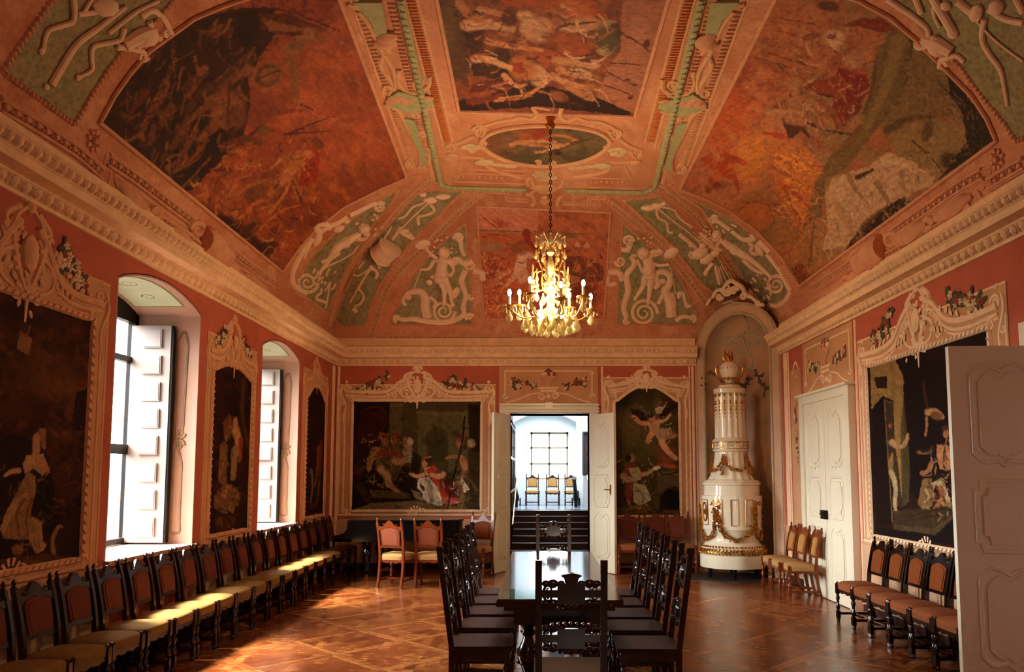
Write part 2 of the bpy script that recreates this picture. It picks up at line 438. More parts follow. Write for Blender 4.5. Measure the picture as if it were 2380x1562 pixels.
# ---------------------------------------------------------------- floor (parquet)
def parquet():
    m = bpy.data.materials.new('parquet'); m.use_nodes = True; nt = m.node_tree; N = nt.nodes; L = nt.links; b = N['Principled BSDF']
    tc = N.new('ShaderNodeTexCoord')
    mp = N.new('ShaderNodeMapping'); L.new(tc.outputs['Object'], mp.inputs[0]); mp.inputs['Scale'].default_value = (1/.80,)*3; mp.inputs['Location'].default_value = (.3, .1, 0); mp.inputs['Rotation'].default_value = (0, 0, R(45))
    def frac(sock, mul=1.0):
        a = N.new('ShaderNodeMath'); a.operation = 'MULTIPLY'; a.inputs[1].default_value = mul; L.new(sock, a.inputs[0])
        f = N.new('ShaderNodeMath'); f.operation = 'FRACT'; L.new(a.outputs[0], f.inputs[0]); return f.outputs[0], a.outputs[0]
    def mth(op, a, c=None, d=None):
        q = N.new('ShaderNodeMath'); q.operation = op
        for i, w in enumerate((a, c, d)):
            if w is None: continue
            if isinstance(w, (int, float)): q.inputs[i].default_value = w
            else: L.new(w, q.inputs[i])
        return q.outputs[0]
    sx = N.new('ShaderNodeSeparateXYZ'); L.new(mp.outputs[0], sx.inputs[0])
    fx = mth('FRACT', sx.outputs[0]); fy = mth('FRACT', sx.outputs[1])
    ax = mth('ABSOLUTE', mth('SUBTRACT', fx, .5)); ay = mth('ABSOLUTE', mth('SUBTRACT', fy, .5))
    mxx = mth('MAXIMUM', ax, ay)
    border = mth('GREATER_THAN', mxx, .43)
    sm = mth('ADD', ax, ay)
    diamond = mth('LESS_THAN', sm, .36)
    # plank ids : border follows side, diamond strips, corner strips
    horiz = mth('GREATER_THAN', ay, ax)
    s1 = mth('FLOOR', mth('MULTIPLY', fx, 5)); s2 = mth('FLOOR', mth('MULTIPLY', fy, 5))
    d1 = mth('FLOOR', mth('MULTIPLY', mth('ADD', fx, fy), 6)); d2 = mth('FLOOR', mth('MULTIPLY', mth('SUBTRACT', fx, fy), 6))
    def mixf(f, a, c): return mth('ADD', mth('MULTIPLY', a, mth('SUBTRACT', 1, f)), mth('MULTIPLY', c, f))
    idc = mixf(diamond, mth('ADD', d1, mth('MULTIPLY', horiz, 7)), mth('ADD', mth('MULTIPLY', s1, 3), mth('MULTIPLY', mth('FLOOR', mth('MULTIPLY', s2, .5)), 11)))
    idb = mixf(border, idc, mth('ADD', 40, mth('MULTIPLY', horiz, 3)))
    cell = mth('ADD', mth('MULTIPLY', mth('FLOOR', sx.outputs[0]), 13.1), mth('MULTIPLY', mth('FLOOR', sx.outputs[1]), 7.7))
    idt = mth('ADD', idb, cell)
    wn = N.new('ShaderNodeTexWhiteNoise'); wn.noise_dimensions = '1D'; L.new(idt, wn.inputs['W'])
    gr = N.new('ShaderNodeTexNoise'); gr.inputs['Scale'].default_value = 5; gr.inputs['Detail'].default_value = 8
    mp2 = N.new('ShaderNodeMapping'); L.new(tc.outputs['Object'], mp2.inputs[0]); mp2.inputs['Scale'].default_value = (1.5, 5, 1); mp2.inputs['Rotation'].default_value = (0, 0, R(20)); L.new(mp2.outputs[0], gr.inputs['Vector'])
    v = mth('ADD', mth('MULTIPLY', wn.outputs['Value'], .28), mth('ADD', .04, mth('MULTIPLY', gr.outputs['Fac'], .55)))
    v = mth('ADD', v, mth('MULTIPLY', border, .10))
    cr = N.new('ShaderNodeValToRGB'); e = cr.color_ramp.elements; e[0].position = .24; e[0].color = lin('#552510'); e[1].position = .70; e[1].color = lin('#A06836')
    q = e.new(.43); q.color = lin('#7A3E1E'); L.new(v, cr.inputs[0])
    # seams
    def seam(val, k):
        f = mth('FRACT', mth('MULTIPLY', val, k)); return mth('LESS_THAN', mth('ABSOLUTE', mth('SUBTRACT', f, .5)), .02*k/5+.0)
    seamb = mth('GREATER_THAN', mxx, .4955)
    seam2 = mth('LESS_THAN', mth('ABSOLUTE', mth('SUBTRACT', mxx, .43)), .004)
    seam3 = mth('LESS_THAN', mth('ABSOLUTE', mth('SUBTRACT', sm, .36)), .005)
    se = mth('MINIMUM', mth('ADD', mth('ADD', seamb, seam2), seam3), 1)
    mx = N.new('ShaderNodeMix'); mx.data_type = 'RGBA'; L.new(mth('MULTIPLY', se, .5), mx.inputs['Factor']); L.new(cr.outputs[0], mx.inputs['A']); mx.inputs['B'].default_value = lin('#3A160A')
    L.new(mx.outputs['Result'], b.inputs['Base Color'])
    rr = N.new('ShaderNodeMapRange'); L.new(gr.outputs['Fac'], rr.inputs['Value']); rr.inputs['To Min'].default_value = .12; rr.inputs['To Max'].default_value = .34
    L.new(rr.outputs[0], b.inputs['Roughness'])
    bp = N.new('ShaderNodeBump'); bp.inputs['Strength'].default_value = .12; bp.inputs['Distance'].default_value = .004; L.new(v, bp.inputs['Height']); L.new(bp.outputs[0], b.inputs['Normal'])
    return m
m_floor = parquet()
b = MB(); b.box((.2, (YN+YB)/2, -.1), (9.0, YB-YN+1.6, .2)); o = b.build('floor', m_floor, sharp=None); struct(o)
# ---------------------------------------------------------------- left wall with three arched windows
WT = .82
wins = [(6.61, 8.28), (10.16, 11.78)]
SILL, SPR, RISE = .95, 3.40, .17
def arch_pts(y0, y1, z0, rise, n=14):
    return [(y0+(y1-y0)*i/n, z0+rise*math.sin(PI*i/n)**.8) for i in range(n+1)]
fl = lambda u, v, w: Vector((XL-w, u, v))
b = MB(); prev = YN-.3
for (a, c) in wins:
    b.prism([(prev, -.2), (a, -.2), (a, 4.08), (prev, 4.08)], fl, 0, WT)
    b.prism([(a, -.2), (c, -.2), (c, SILL-.02), (a, SILL-.02)], fl, 0, WT)
    A = arch_pts(a, c, SPR+.01, RISE); b.prism(A+[(c, 4.08), (a, 4.08)], fl, 0, WT)
    prev = c
b.prism([(prev, -.2), (YB+.9, -.2), (YB+.9, 4.08), (prev, 4.08)], fl, 0, WT)
struct(b.build('wall_left', m_red, sharp=None))
for i, (a, c) in enumerate(wins):
    b = MB()   # plaster reveal lining
    for y, d in ((a, 1), (c, -1)): b.box((XL-WT/2, y+d*.008, (SILL+SPR)/2), (WT, .016, SPR-SILL))
    A = arch_pts(a, c, SPR, RISE); A2 = [(u, v-.016) for u, v in A]
    b.prism(A+A2[::-1], fl, 0, WT)
    b.box((XL-WT/2+.02, (a+c)/2, SILL-.01), (WT+.04, c-a, .04))
    t = b.build('trim_%d' % (i+1), m_reveal); struct(t); tag(t, label='pale plaster window reveal and sill')
    # window frame + glass
    b = MB(); x = XL-WT+.12; b2 = MB()
    for y in (a+.05, c-.05, (a+c)/2): b.box((x, y, (SILL+SPR)/2), (.08, .07, SPR-SILL))
    for z in (SILL+.05, SPR-.05, 1.95, 2.9): b.box((x, (a+c)/2, z), (.07, c-a, .06 if z != 1.95 else .1))
    wf = b.build('window_%d' % (i+1), m_iron); struct(wf)
    b2.box((x-.01, (a+c)/2, (SILL+SPR)/2), (.006, c-a-.05, SPR-SILL))
    g = b2.build('pane', m_glass, wf)
    b = MB(); b.prism(arch_pts(a, c, SPR-.02, RISE)+[(c, SPR-.1), (a, SPR-.1)], fl, WT-.16, WT-.08); b.build('transom', m_iron, wf)
# ---------------------------------------------------------------- right wall
b = MB(); fr = lambda u, v, w: Vector((XR+w, u, v))
b.prism([(YN-.3, -.2), (4.62, -.2), (4.62, 2.8), (6.12, 2.8), (6.12, -.2), (YB+.9, -.2), (YB+.9, 4.08), (YN-.3, 4.08)], fr, 0, .5)
struct(b.build('wall_right', m_red, sharp=None))
b = MB(); b.box((XR+.5, 5.4, 1.4), (.04, 1.5, 2.8)); struct(b.build('wall_passage', m_white, sharp=None))
# back wall with door opening
DX0, DX1, DZ = -.50, .93, 2.77
b = MB(); fb = lambda u, v, w: Vector((u, YB+w, v))
b.prism([(XL-.8, -.2), (DX0, -.2), (DX0, DZ), (DX1, DZ), (DX1, -.2), (XR+.5, -.2), (XR+.5, 4.08), (XL-.8, 4.08)], fb, 0, .6)
struct(b.build('wall_back', m_red, sharp=None))
b = MB(); b.box((.2, YN-.2, 3), (9, .4, 7)); struct(b.build('wall_front', m_pink, sharp=None))
# ---------------------------------------------------------------- chamfered corner with arched niche
fN = lambda s, z, w: N0+NT*s-NN*w+Vector((0, 0, z))
cs = NW/2; RO = NW/2-.005; RI = .66; ZS = 3.78
def arch_out(r, z0=-.01, n=20, c=cs, sq=1.0):
    return [(c-r, z0)]+[(c-r*math.cos(PI*i/n), ZS+r*sq*math.sin(PI*i/n)) for i in range(n+1)]+[(c+r, z0)]
b = MB(); b.ringprism(arch_out(RO, 0), arch_out(RI, 0), fN, 0, .04)
A = arch_out(RO, 0)
b.prism(A, lambda s, z, w: N0+NT*s-NN*w+Vector((0, 0, z)), .04, .05)
# niche interior shell
nz, nf = 46, 24; vs = []; fs = []
for i in range(nz):
    z = ZS*i/(nz-14) if i < nz-14 else None
    if z is None:
        a = (i-(nz-14))/13*PI/2; w = RI*math.cos(a); z = ZS+RI*math.sin(a)
    else: w = RI
    for k in range(nf+1):
        p = PI*k/nf; s_ = cs-w*math.cos(p); d = .38*(max(w, .001)/RI)**.6*math.sin(p)**.75
        vs.append(N0+NT*s_-NN*(d+.0)+Vector((0, 0, z)))
for i in range(nz-1):
    for k in range(nf): q = i*(nf+1)+k; fs.append((q, q+1, q+nf+2, q+nf+1))
b2 = MB(); b2.add(vs, fs); m_niche = mat('niche_plaster', '#A8977A', .85, var=.16, vscale=2.2, col2='#CFA07C', bump=.1)
# open hole: front ring only; drop the backing disc
b = MB(); b.ringprism(arch_out(RO, 0), arch_out(RI, 0), fN, 0, .04); 
struct(b.build('wall_corner', mat('corner_plaster', '#CDA888', .85, var=.12, vscale=2.5, bump=.1)))
struct(b2.build('wall_niche', m_niche))
# ---------------------------------------------------------------- cornice
PROF = [(-.02, 3.63), (.025, 3.635), (.028, 3.66), (.035, 3.665), (.065, 3.735), (.078, 3.742), (.078, 3.755), (.195, 3.765), (.195, 3.83), (.21, 3.84), (.25, 3.915), (.265, 3.925), (.265, 3.945), (.22, 3.965), (-.02, 3.99)]
def cornice(nm, f):
    vs = []; n = len(PROF)
    for e in (0, 1): vs += [f(d, z, e) for d, z in PROF]
    bb = MB(); bb.add(vs, [(i, i+1, n+i+1, n+i) for i in range(n-1)])
    return bb
eg = lambda bb, p, t, nn, L, d: None
def egg_rows(bb, fp, L, t, inw):
    # fp(s, d, z) -> point ; rows of eggs along the run
    up = Vector((0, 0, 1))
    for (z0, d0, z1, d1, st, r) in ((3.667, .04, 3.735, .066, .125, (.045, .042, .03)), (3.845, .215, 3.91, .25, .095, (.034, .038, .026))):
        s_ = st/2; dirv = (up*(z1-z0)+inw*(d1-d0)).normalized(); nn = t.cross(dirv).normalized()
        if nn.dot(inw) < 0: nn = -nn
        while s_ < L:
            p = fp(s_, (d0+d1)/2, (z0+z1)/2)
            bb.ell(p, r, (t, dirv, nn), 7, 5)
            q = fp(s_+st/2, (d0+d1)/2, (z0+z1)/2); bb.ell(q, (.010, r[1]*1.05, .018), (t, dirv, nn), 5, 4)
            s_ += st
bb = cornice('l', lambda d, z, e: Vector((XL+d, YN if e == 0 else YB-d, z))); egg_rows(bb, lambda s, d, z: Vector((XL+d, 4.6+s, z)), YB-4.75, Vector((0, 1, 0)), Vector((1, 0, 0)))
m_corn = mat('cornice_stucco', '#EEC89C', .7, var=.10, vscale=8, bump=.2, bscale=60)
struct(bb.build('cornice_left', m_corn, sharp=40))
bb = cornice('b', lambda d, z, e: Vector((XL+d if e == 0 else 2.85, YB-d, z))); egg_rows(bb, lambda s, d, z: Vector((XL+.12+s, YB-d, z)), 6.36, Vector((1, 0, 0)), Vector((0, -1, 0)))
struct(bb.build('cornice_back', m_corn, sharp=40))
bb = cornice('r', lambda d, z, e: Vector((XR-d, 12.6 if e == 0 else YN, z))); egg_rows(bb, lambda s, d, z: Vector((XR-d, 12.55-s, z)), 7.3, Vector((0, 1, 0)), Vector((-1, 0, 0)))
struct(bb.build('cornice_right', m_corn, sharp=40))
b = MB(); b.box((XL-.02, (YN+YB)/2, 4.06), (.06, YB-YN, .16)); b.box(((XL+2.85)/2, YB+.02, 4.06), (2.85-XL, .06, .16)); b.box((XR+.02, (YN+12.6)/2, 4.06), (.06, 12.6-YN, .16)); fz_ = b.build('trim_8', m_corn, sharp=None); struct(fz_); fz_['label'] = 'plain band above the cornice'
# ---------------------------------------------------------------- vault
def ring(t):
    c = math.cos(t); z = VZ0+(VZ1-VZ0)*math.sin(t)
    return VXL+VA-VA*c, VXR-VA+VA*c, VYB-VB+VB*c, z
def cove(side, s, t):
    """arrays s,t -> points ; side L,R,E"""
    c = np.cos(t); z = VZ0+(VZ1-VZ0)*np.sin(t); xl = VXL+VA-VA*c; xr = VXR-VA+VA*c; yb = VYB-VB+VB*c
    if side == 'L': return np.stack([xl, YN+(yb-YN)*s, z], -1)
    if side == 'R': return np.stack([xr, YN+(yb-YN)*s, z], -1)
    return np.stack([xl+(xr-xl)*s, yb, z], -1)
OUTL = {}
def poly_px(txt, k=1.0, ox=0, oy=0):
    v = [float(q) for q in txt.replace(',', ' ').split()]; return [(ox+v[2*i]/k, oy+v[2*i+1]/k) for i in range(len(v)//2)]
FL = [(230, 285), (262, 225), (300, 170), (345, 118), (400, 78), (450, 42), (510, 16), (570, -5), (640, -25), (700, -40), (775, -50), (790, 0), (945, 412), (880, 440), (800, 480), (735, 530), (695, 575), (655, 632)]
FR = [(2318, 327), (2295, 275), (2261, 223), (2200, 161), (2129, 90), (2067, 38), (1996, 0), (1900, -30), (1810, -50), (1801, 0), (1581, 438), (1640, 462), (1693, 488), (1759, 535), (1816, 597), (1858, 666)]
FC = [(1066, 257), (1476, 269), (1553, 0), (1565, -45), (1008, -45), (1015, 0)]
FE = [(1108, 479), (1419, 493), (1404, 742), (1125, 742)]
G = {}
G[1] = poly_px('904 755 927 707 961 643 1004 586 1048 545 1082 519 1092 640 1100 755')
G[2] = poly_px('777 743 800 684 829 617 869 557 924 499 961 453 996 441 1079 443 1025 493 976 540 924 597 889 652 863 707 849 758 794 757')
G[3] = poly_px('685 681 699 637 731 591 765 554 823 505 889 459 927 441 904 479 869 519 834 568 803 626 777 684 760 727 719 698')
G[4] = poly_px('4 168 60 85 121 0 150 -40 470 -40 403 0 355 55 300 100 255 155 212 220 172 290')
G[5] = poly_px('2062 0 2119 38 2171 95 2233 156 2285 227 2337 289 2363 327 2400 315 2400 -40 2030 -40')
G[6] = poly_px('1580 450 1633 486 1663 536 1696 593 1733 650 1766 690 1783 720 1843 686 1823 640 1793 593 1753 546 1700 510 1646 480')
G[7] = poly_px('1533 456 1450 465 1523 533 1566 573 1606 626 1633 660 1663 685 1686 690 1733 690 1700 640 1663 590 1613 540 1580 500')
G[8] = poly_px('1433 753 1440 630 1447 516 1490 556 1540 593 1580 646 1606 700 1620 730 1613 755')
def vault_base(p):
    p.fill('#D08E68')
    p.cloud('#BC7450', 70, .42, .7, 3, .8); p.cloud('#E0AA80', 30, .5, .75, 9, .6); p.cloud('#B06A48', 9, .55, .8, 12, .45)
    for i, g in G.items():
        ins = inpoly(p.x0, p.y0, g).astype(float)
        p.mix('#A0966A', ins); p.cloud('#787448', 7, .45, .7, 20+i, .8, mask=ins); p.cloud('#A08A5C', 5, .55, .8, 30+i, .6, mask=ins)
for nm, sd, s0, s1, ns, nt in (('L', 'L', .30, 1, 560, 150), ('R', 'R', .30, 1, 560, 150), ('E', 'E', 0, 1, 520, 150)):
    S_, T_ = np.meshgrid(np.linspace(s0, s1, ns), np.linspace(-.02, PI/2, nt), indexing='ij')
    P = cove(sd, S_.ravel(), T_.ravel()); px, py = proj(P); pt = Paint(px, py, 0); vault_base(pt)
    o = grid_mesh('ceiling_cove_'+{'L': 'left', 'R': 'right', 'E': 'end'}[nm], P, ns, nt, pt.c, m_fresco); struct(o)
xl, xr, yb, z = ring(PI/2)
U, V = np.meshgrid(np.linspace(xl, xr, 40), np.linspace(YN, yb, 80), indexing='ij')
P = np.stack([U.ravel(), V.ravel(), np.full(U.size, VZ1)], -1); px, py = proj(P); pt = Paint(px, py, 0); vault_base(pt)
struct(grid_mesh('ceiling', P, 40, 80, pt.c, m_fresco))
b = MB(); q0 = 0
for sd in 'LR':   # near stretch of the vault, behind the viewpoint
    for i in range(12):
        t0, t1 = PI/2*i/12, PI/2*(i+1)/12; a = [tuple(cove(sd, np.array([s]), np.array([t]))[0]) for s, t in ((0, t0), (.30, t0), (.30, t1), (0, t1))]
        b.add(a, [(0, 1, 2, 3)])
struct(b.build('ceiling_near', mat('vault_plaster', '#C8714C', .85)))
def fresco_patch(name, sds, poly, fn, off=.012, res=(700, 190), s0=.3, parent=None, mtl=None, warp=3, wsc=9, seed=3, names=None):
    os_ = []
    for sd in sds:
        if sd == 'C':
            y0 = 4.5; nu, nv = 330, 560
            U, V = np.meshgrid(np.linspace(xl, xr, nu), np.linspace(y0, yb, nv), indexing='ij'); P = np.stack([U.ravel(), V.ravel(), np.full(U.size, VZ1-off)], -1)
        else:
            nu, nv = res; S_, T_ = np.meshgrid(np.linspace(s0, 1, nu), np.linspace(0, PI/2, nv), indexing='ij')
            S_ = S_.ravel(); T_ = T_.ravel(); P = cove(sd, S_, T_); w = np.stack([np.cos(T_)/VA, np.zeros_like(T_), -np.sin(T_)/(VZ1-VZ0)], -1)
            if sd == 'R': w[:, 0] *= -1
            if sd == 'E': w = np.stack([np.zeros_like(T_), -np.cos(T_)/VB, -np.sin(T_)/(VZ1-VZ0)], -1)
            w /= np.linalg.norm(w, axis=1)[:, None]; P = P+w*off
        px, py = proj(P); keep = inpoly(px, py, poly) & (P[:, 1] > 3)
        pt = Paint(px, py, warp, wsc, seed); fn(pt)
        os_.append(grid_mesh(name, P, nu, nv, pt.c, mtl or m_fresco, parent, keep))
    return os_
def T(txt, k, ox, oy):
    """rescale stroke text measured on an enlarged crop to photo pixels"""
    out = []
    for ln in txt.strip().split('\n'):
        a = ln.split()
        if not a: continue
        v = [float(q) for q in a[2:]]
        if a[0] == 'e': v = [ox+v[0]/k, oy+v[1]/k, v[2]/k, v[3]/k]+v[4:]
        elif a[0] == 'l': v = [v[0]/k, v[1]/k, v[2]]+[(ox if i % 2 == 0 else oy)+q/k for i, q in enumerate(v[3:])]
        else: v = [(ox if i % 2 == 0 else oy)+q/k for i, q in enumerate(v)]
        out.append(a[0]+' '+a[1]+' '+' '.join('%.1f' % q for q in v))
    return '\n'.join(out)
def f_left(p):
    p.fill('#93452A')
    p.cloud('#B45A34', 60, .4, .7, 1, .8, ang=.5); p.cloud('#6E3020', 45, .5, .75, 2, .6)
    p.cloud('#C86E34', 26, .52, .75, 3, .75, ang=.6, mask=ss(250, 560, p.y0)); p.cloud('#5A2818', 18, .55, .75, 4, .6, ang=.6, mask=ss(300, 600, p.y0))
    p.run(T(L_TXT, 2.231, 0, 0))
    p.clutter(190, [(250, 280), (350, 120), (480, 40), (600, 30), (620, 130), (560, 330), (450, 430)], ['#70402A', '#8A5434', '#12060A', '#1C0A08', '#5A2E1C', '#A06844'], (12, 60), (1.2, 5), 5, 2.2)
    p.clutter(170, [(430, 440), (560, 330), (720, 320), (740, 440), (690, 560), (640, 600)], ['#B8703C', '#C88444', '#5A2414', '#3A160C', '#D08A50', '#8E3A1E'], (10, 36), (1, 3.2), 6, 2.3)
    p.clutter(60, [(700, 20), (780, 20), (920, 400), (760, 440), (700, 300)], ['#B06848', '#8A4028', '#A85A3A'], (30, 80), (4, 9), 7, .7, (.15, .35)); p.cloud('#1E0A08', 9, .52, .72, 21, .55, ang=.8, mask=1-ss(430, 620, p.x0*.6+p.y0)); p.brush(.30, .8)
L_TXT = '''
p #321610:.95 500 640 560 540 700 380 800 270 900 180 1050 90 1250 40 1420 40 1440 160 1340 300 1290 420 1300 560 1260 700 1160 820 1080 900 1000 980 950 1000 700 850
e #45200F:.8 760 560 120 60 -45
e #3C1A10 1150 1180 170 60 40
e #241009:.9 1000 820 120 260 35
e #2A110B:.9 1250 1230 180 60 40
e #6E3A22:.7 1130 160 70 40 -20
p #5E2C1A 1340 70 1500 70 1720 165 1500 190 1330 140
p #8A5430 1360 95 1650 165 1400 160
l #3E1A10 6 3 .4 1350 40 1500 60 1760 160
e #2C120C 1290 150 60 110 10
l #5A3020 34 20 .4 1300 300 1180 400 1060 470 960 590
l #7E4A2C 30 16 .4 1290 360 1180 430 1080 540 980 620
e #8E5230 1180 560 92 105 20
e #6E3C24 1220 610 60 70 0
l #84482A 34 14 .4 1120 640 1050 720 1030 800 900 890
l #6C3A22 26 12 .4 980 620 900 760 840 830
l #7A4228 22 10 .4 1010 680 930 830 860 870
l #965A34 28 20 .4 860 430 820 520
l #85492C 24 12 .4 820 520 770 610 720 700
e #8E5230 735 710 26 16 60
l #6A3822 20 12 .4 760 470 700 560 640 600
l #70402A 26 14 .4 890 560 850 620 830 660
e #7A4A30 860 600 40 30 30
l #74402A 22 10 .4 800 660 780 740
l #8C5636 24 12 .4 1060 360 1010 440 980 500
e #8C5434 1050 370 32 26 0
e #6C3C26 1000 430 60 30 -40
l #96603C 20 16 .4 1480 250 1560 200 1660 200
e #A06A44 1600 170 34 26 20
e #8A5A38 1530 240 60 40 -20
e #8E5A34 1388 392 88 76 -30
e #5E341E 1388 392 70 58 -30 .2
e #8A5632 1395 392 54 44 -30
l #4A2414 5 3 .4 1330 420 1400 380 1450 370
l #86522F 34 26 .4 1500 310 1530 400 1530 500
l #9A6238 14 8 .4 1530 520 1570 545
l #38180E 5 4 .4 1560 540 1620 568
l #5A2C1A 9 6 .4 1190 420 1180 660
e #8A5030 1090 520 30 24
p #7E3C24 1290 560 1400 548 1600 572 1400 605 1340 690 1280 640
l #3A1A10 5 3 .3 1480 700 1600 650 1740 600
l #4A2212 5 3 .3 1480 700 1560 690 1700 680
l #9A4A28 14 4 .4 1500 720 1600 700 1710 705
p #962E18 1610 730 1660 800 1650 920 1600 970 1550 960 1560 880 1590 800
e #C07044 1600 800 30 26 20
e #6A3020 1650 745 40 24 40
l #AE683C 34 18 .4 1550 830 1480 920 1400 1000
l #9C5A34 22 12 .4 1470 830 1520 800 1560 790
l #A8643A 20 10 .4 1520 930 1550 1030
l #54281A 5 4 .3 1520 940 1560 1040
l #8E5230 14 8 .4 1290 960 1400 940 1440 1010 1380 1060
e #7A4428 1330 1000 70 50 -30
l #A8663C 12 5 .4 1230 1010 1300 960 1380 930
l #B8703C 10 4 .4 1400 1100 1480 1000 1520 900
l #5A2A18 12 5 .4 1300 700 1360 660 1420 680
e #7C4A30 1370 680 46 26 -30
l #6A3622 30 14 .4 1170 760 1290 720 1350 740
l #44200F 7 4 .4 980 960 1080 820
l #7A4226 9 5 .4 940 980 1090 820
l #60301C 8 5 .4 1100 880 1200 880
e #A8603A:.7 1180 1030 90 30 -45
l #B4623A:.8 12 5 .4 1120 1040 1200 950 1300 900
l #C87238:.7 10 4 .5 1350 1180 1450 1100 1560 1060
l #C06A34:.7 12 4 .5 1250 1130 1330 1050 1400 1040
e #4E2416:.9 1300 1190 60 30 -30
e #3E1C12:.9 1390 1290 70 40 -20
p #9A5230 1420 1290 1510 1360 1470 1430 1400 1370
'''
R_TXT = '''
e #B8542A:.8 300 560 160 260 20 .6
e #8E4430:.7 420 380 160 120 -20 .6
e #B06846:.8 430 380 60 30 -20 .5
e #C87A38:.9 390 770 100 160 20 .6
l #A83A18:.9 34 12 .6 180 790 250 820 300 780 360 800
l #A83A18:.9 30 10 .6 200 900 240 850 300 860 330 930
l #B0441C:.8 24 8 .6 240 740 300 800 280 870
l #6A2A20:.8 24 16 .6 180 930 260 900
e #7E6238:.9 700 860 60 60 0
p #B4683A 480 700 560 680 660 720 760 830 715 940 690 1060 620 1140 560 1040 520 900 480 840
l #D8883C:.8 14 6 .6 520 760 620 800 700 840
l #A03C1C:.9 16 6 .6 540 910 620 960 680 1020
l #D07A34:.9 12 5 .5 560 880 640 920 700 960
l #7A3A20:.8 10 5 .5 560 940 600 1020 640 1100
l #D88A40:.8 10 4 .5 600 1000 640 1060 660 1100
l #8A4424:.8 12 5 .5 500 820 600 880
e #8A5A34:.9 440 1040 130 110 10 .4
e #B06236 410 1050 92 84 0 .4
l #7A3E22:.8 6 3 .5 330 1030 400 990 480 1010 500 1080
e #94643C 570 1140 100 90 30 .5
p #6E5632 1100 110 1180 180 1200 300 1160 420 1090 560 1000 640 860 830 760 880 740 1000 720 1200 640 1150 700 900 800 740 940 600 980 400 1000 280
l #8A7044:.7 40 20 .6 1120 200 1080 330 1040 460 960 620
l #4A3620:.8 12 6 .5 1180 200 1180 330 1130 440
l #4A3822:.7 10 6 .5 1000 300 990 420 940 560
p #7A5E38 1190 210 1350 350 1450 470 1480 600 1300 560 1150 590 1050 680 1040 620 1150 440
p #8E7044 1070 690 1150 620 1290 570 1440 640 1470 760 1370 850 1290 880 1200 800 1110 770
p #241309 1350 350 1430 440 1520 560 1600 690 1440 800 1310 880 1380 800 1450 700 1430 560 1370 460
e #2A180C:.9 1370 790 60 50 0 .5
e #3A2614:.7 1260 640 30 60 20
l #3A2A16:.9 6 4 .5 1180 690 1260 760 1330 840
l #3A2A16:.9 6 3 .5 1310 400 1400 500 1480 560
l #4E3C20:.8 26 12 .6 1060 640 1150 590 1270 570
p #B89470 755 960 790 880 870 845 980 815 1060 745 1180 790 1290 870 1280 910 1150 960 1010 1050 850 1210 740 1230 770 1100
l #8A6A48:.9 16 8 .5 870 860 900 920 960 1000
l #3A2416 14 8 .5 910 870 960 850 990 830
l #8C6C4A:.9 18 8 .5 1010 900 1060 980 1080 1010
l #96744E:.9 18 8 .5 1130 850 1140 920 1180 950
l #CFAE86:.7 20 8 .5 1050 800 1120 800 1200 850
l #A07850:.8 26 10 .6 800 1000 880 1120 860 1180
p #26120C 850 1225 920 1130 1040 1020 1130 968 1200 980 1100 1060 960 1150 850 1235
l #5A3420:.8 20 8 .5 900 1180 960 1090 1060 1010
p #9A6A42 620 1150 720 1060 760 1120 720 1250 850 1240 720 1350 690 1360 620 1300
l #6A4A2C:.8 12 5 .6 700 1100 680 1300
l #B07C4C:.8 12 5 .6 740 1150 730 1300
p #7A3C28 590 1320 640 1290 690 1360 630 1400
p #7A2E20 830 130 920 90 1040 90 1110 150 1040 160 920 130
e #C49A76 800 190 58 44 10
e #7A4434 785 180 26 14 0
l #9A6244 34 26 .5 800 20 840 60 820 110
e #5E3626 770 30 60 30 10
e #4A2C1E 830 255 30 22 10
e #A06A4C 830 245 20 22
p #9A5438 760 290 860 250 960 300 980 420 900 420 820 380 750 380
e #B4805C 890 300 60 34 10
p #7C241A 820 330 960 370 980 440 930 500 860 480 800 420
p #8A3A26 660 420 780 370 860 400 860 480 720 460
l #A86C4C 22 12 .5 620 210 690 215 750 200
l #A06446:.9 8 5 .5 630 0 620 120 650 230
l #8E5238 20 12 .5 580 220 610 240 640 300 700 330
e #9A6244:.8 600 250 40 20 20
l #6A3022:.9 5 3 .4 460 250 600 300 700 330
l #6A3022:.8 5 3 .4 410 285 520 310 600 340
l #6A3022:.8 5 3 .4 540 90 700 120
l #6A3022:.8 5 3 .4 520 150 660 190
l #5A2C1C 8 4 .4 720 460 820 480 930 500
l #5A2C1C 7 4 .4 470 550 560 500 640 460 740 370
l #7A4A30 7 4 .4 390 630 470 560 560 490
l #B07C58 20 12 .5 480 550 560 550 640 560
e #A87450 620 420 44 40 0
e #7A4A32 650 440 30 22
e #A4704C 600 490 40 30
p #4E2A1E 540 580 640 570 720 620 700 700 640 640 580 690 560 640
l #A0684A 34 22 .5 580 580 660 600 720 680
l #8E5A3C 26 14 .5 700 690 760 740 820 720
p #B0482A 425 655 520 645 600 690 540 680
p #7A2A1E 800 470 900 480 940 520 880 600 820 640 780 560
l #3E2018 8 5 .4 670 605 760 640 880 660
e #9C6A48 900 600 40 30
l #7A4A30 18 8 .5 880 700 900 650 930 620
l #8A5238 20 10 .5 740 500 800 560 840 640
'''
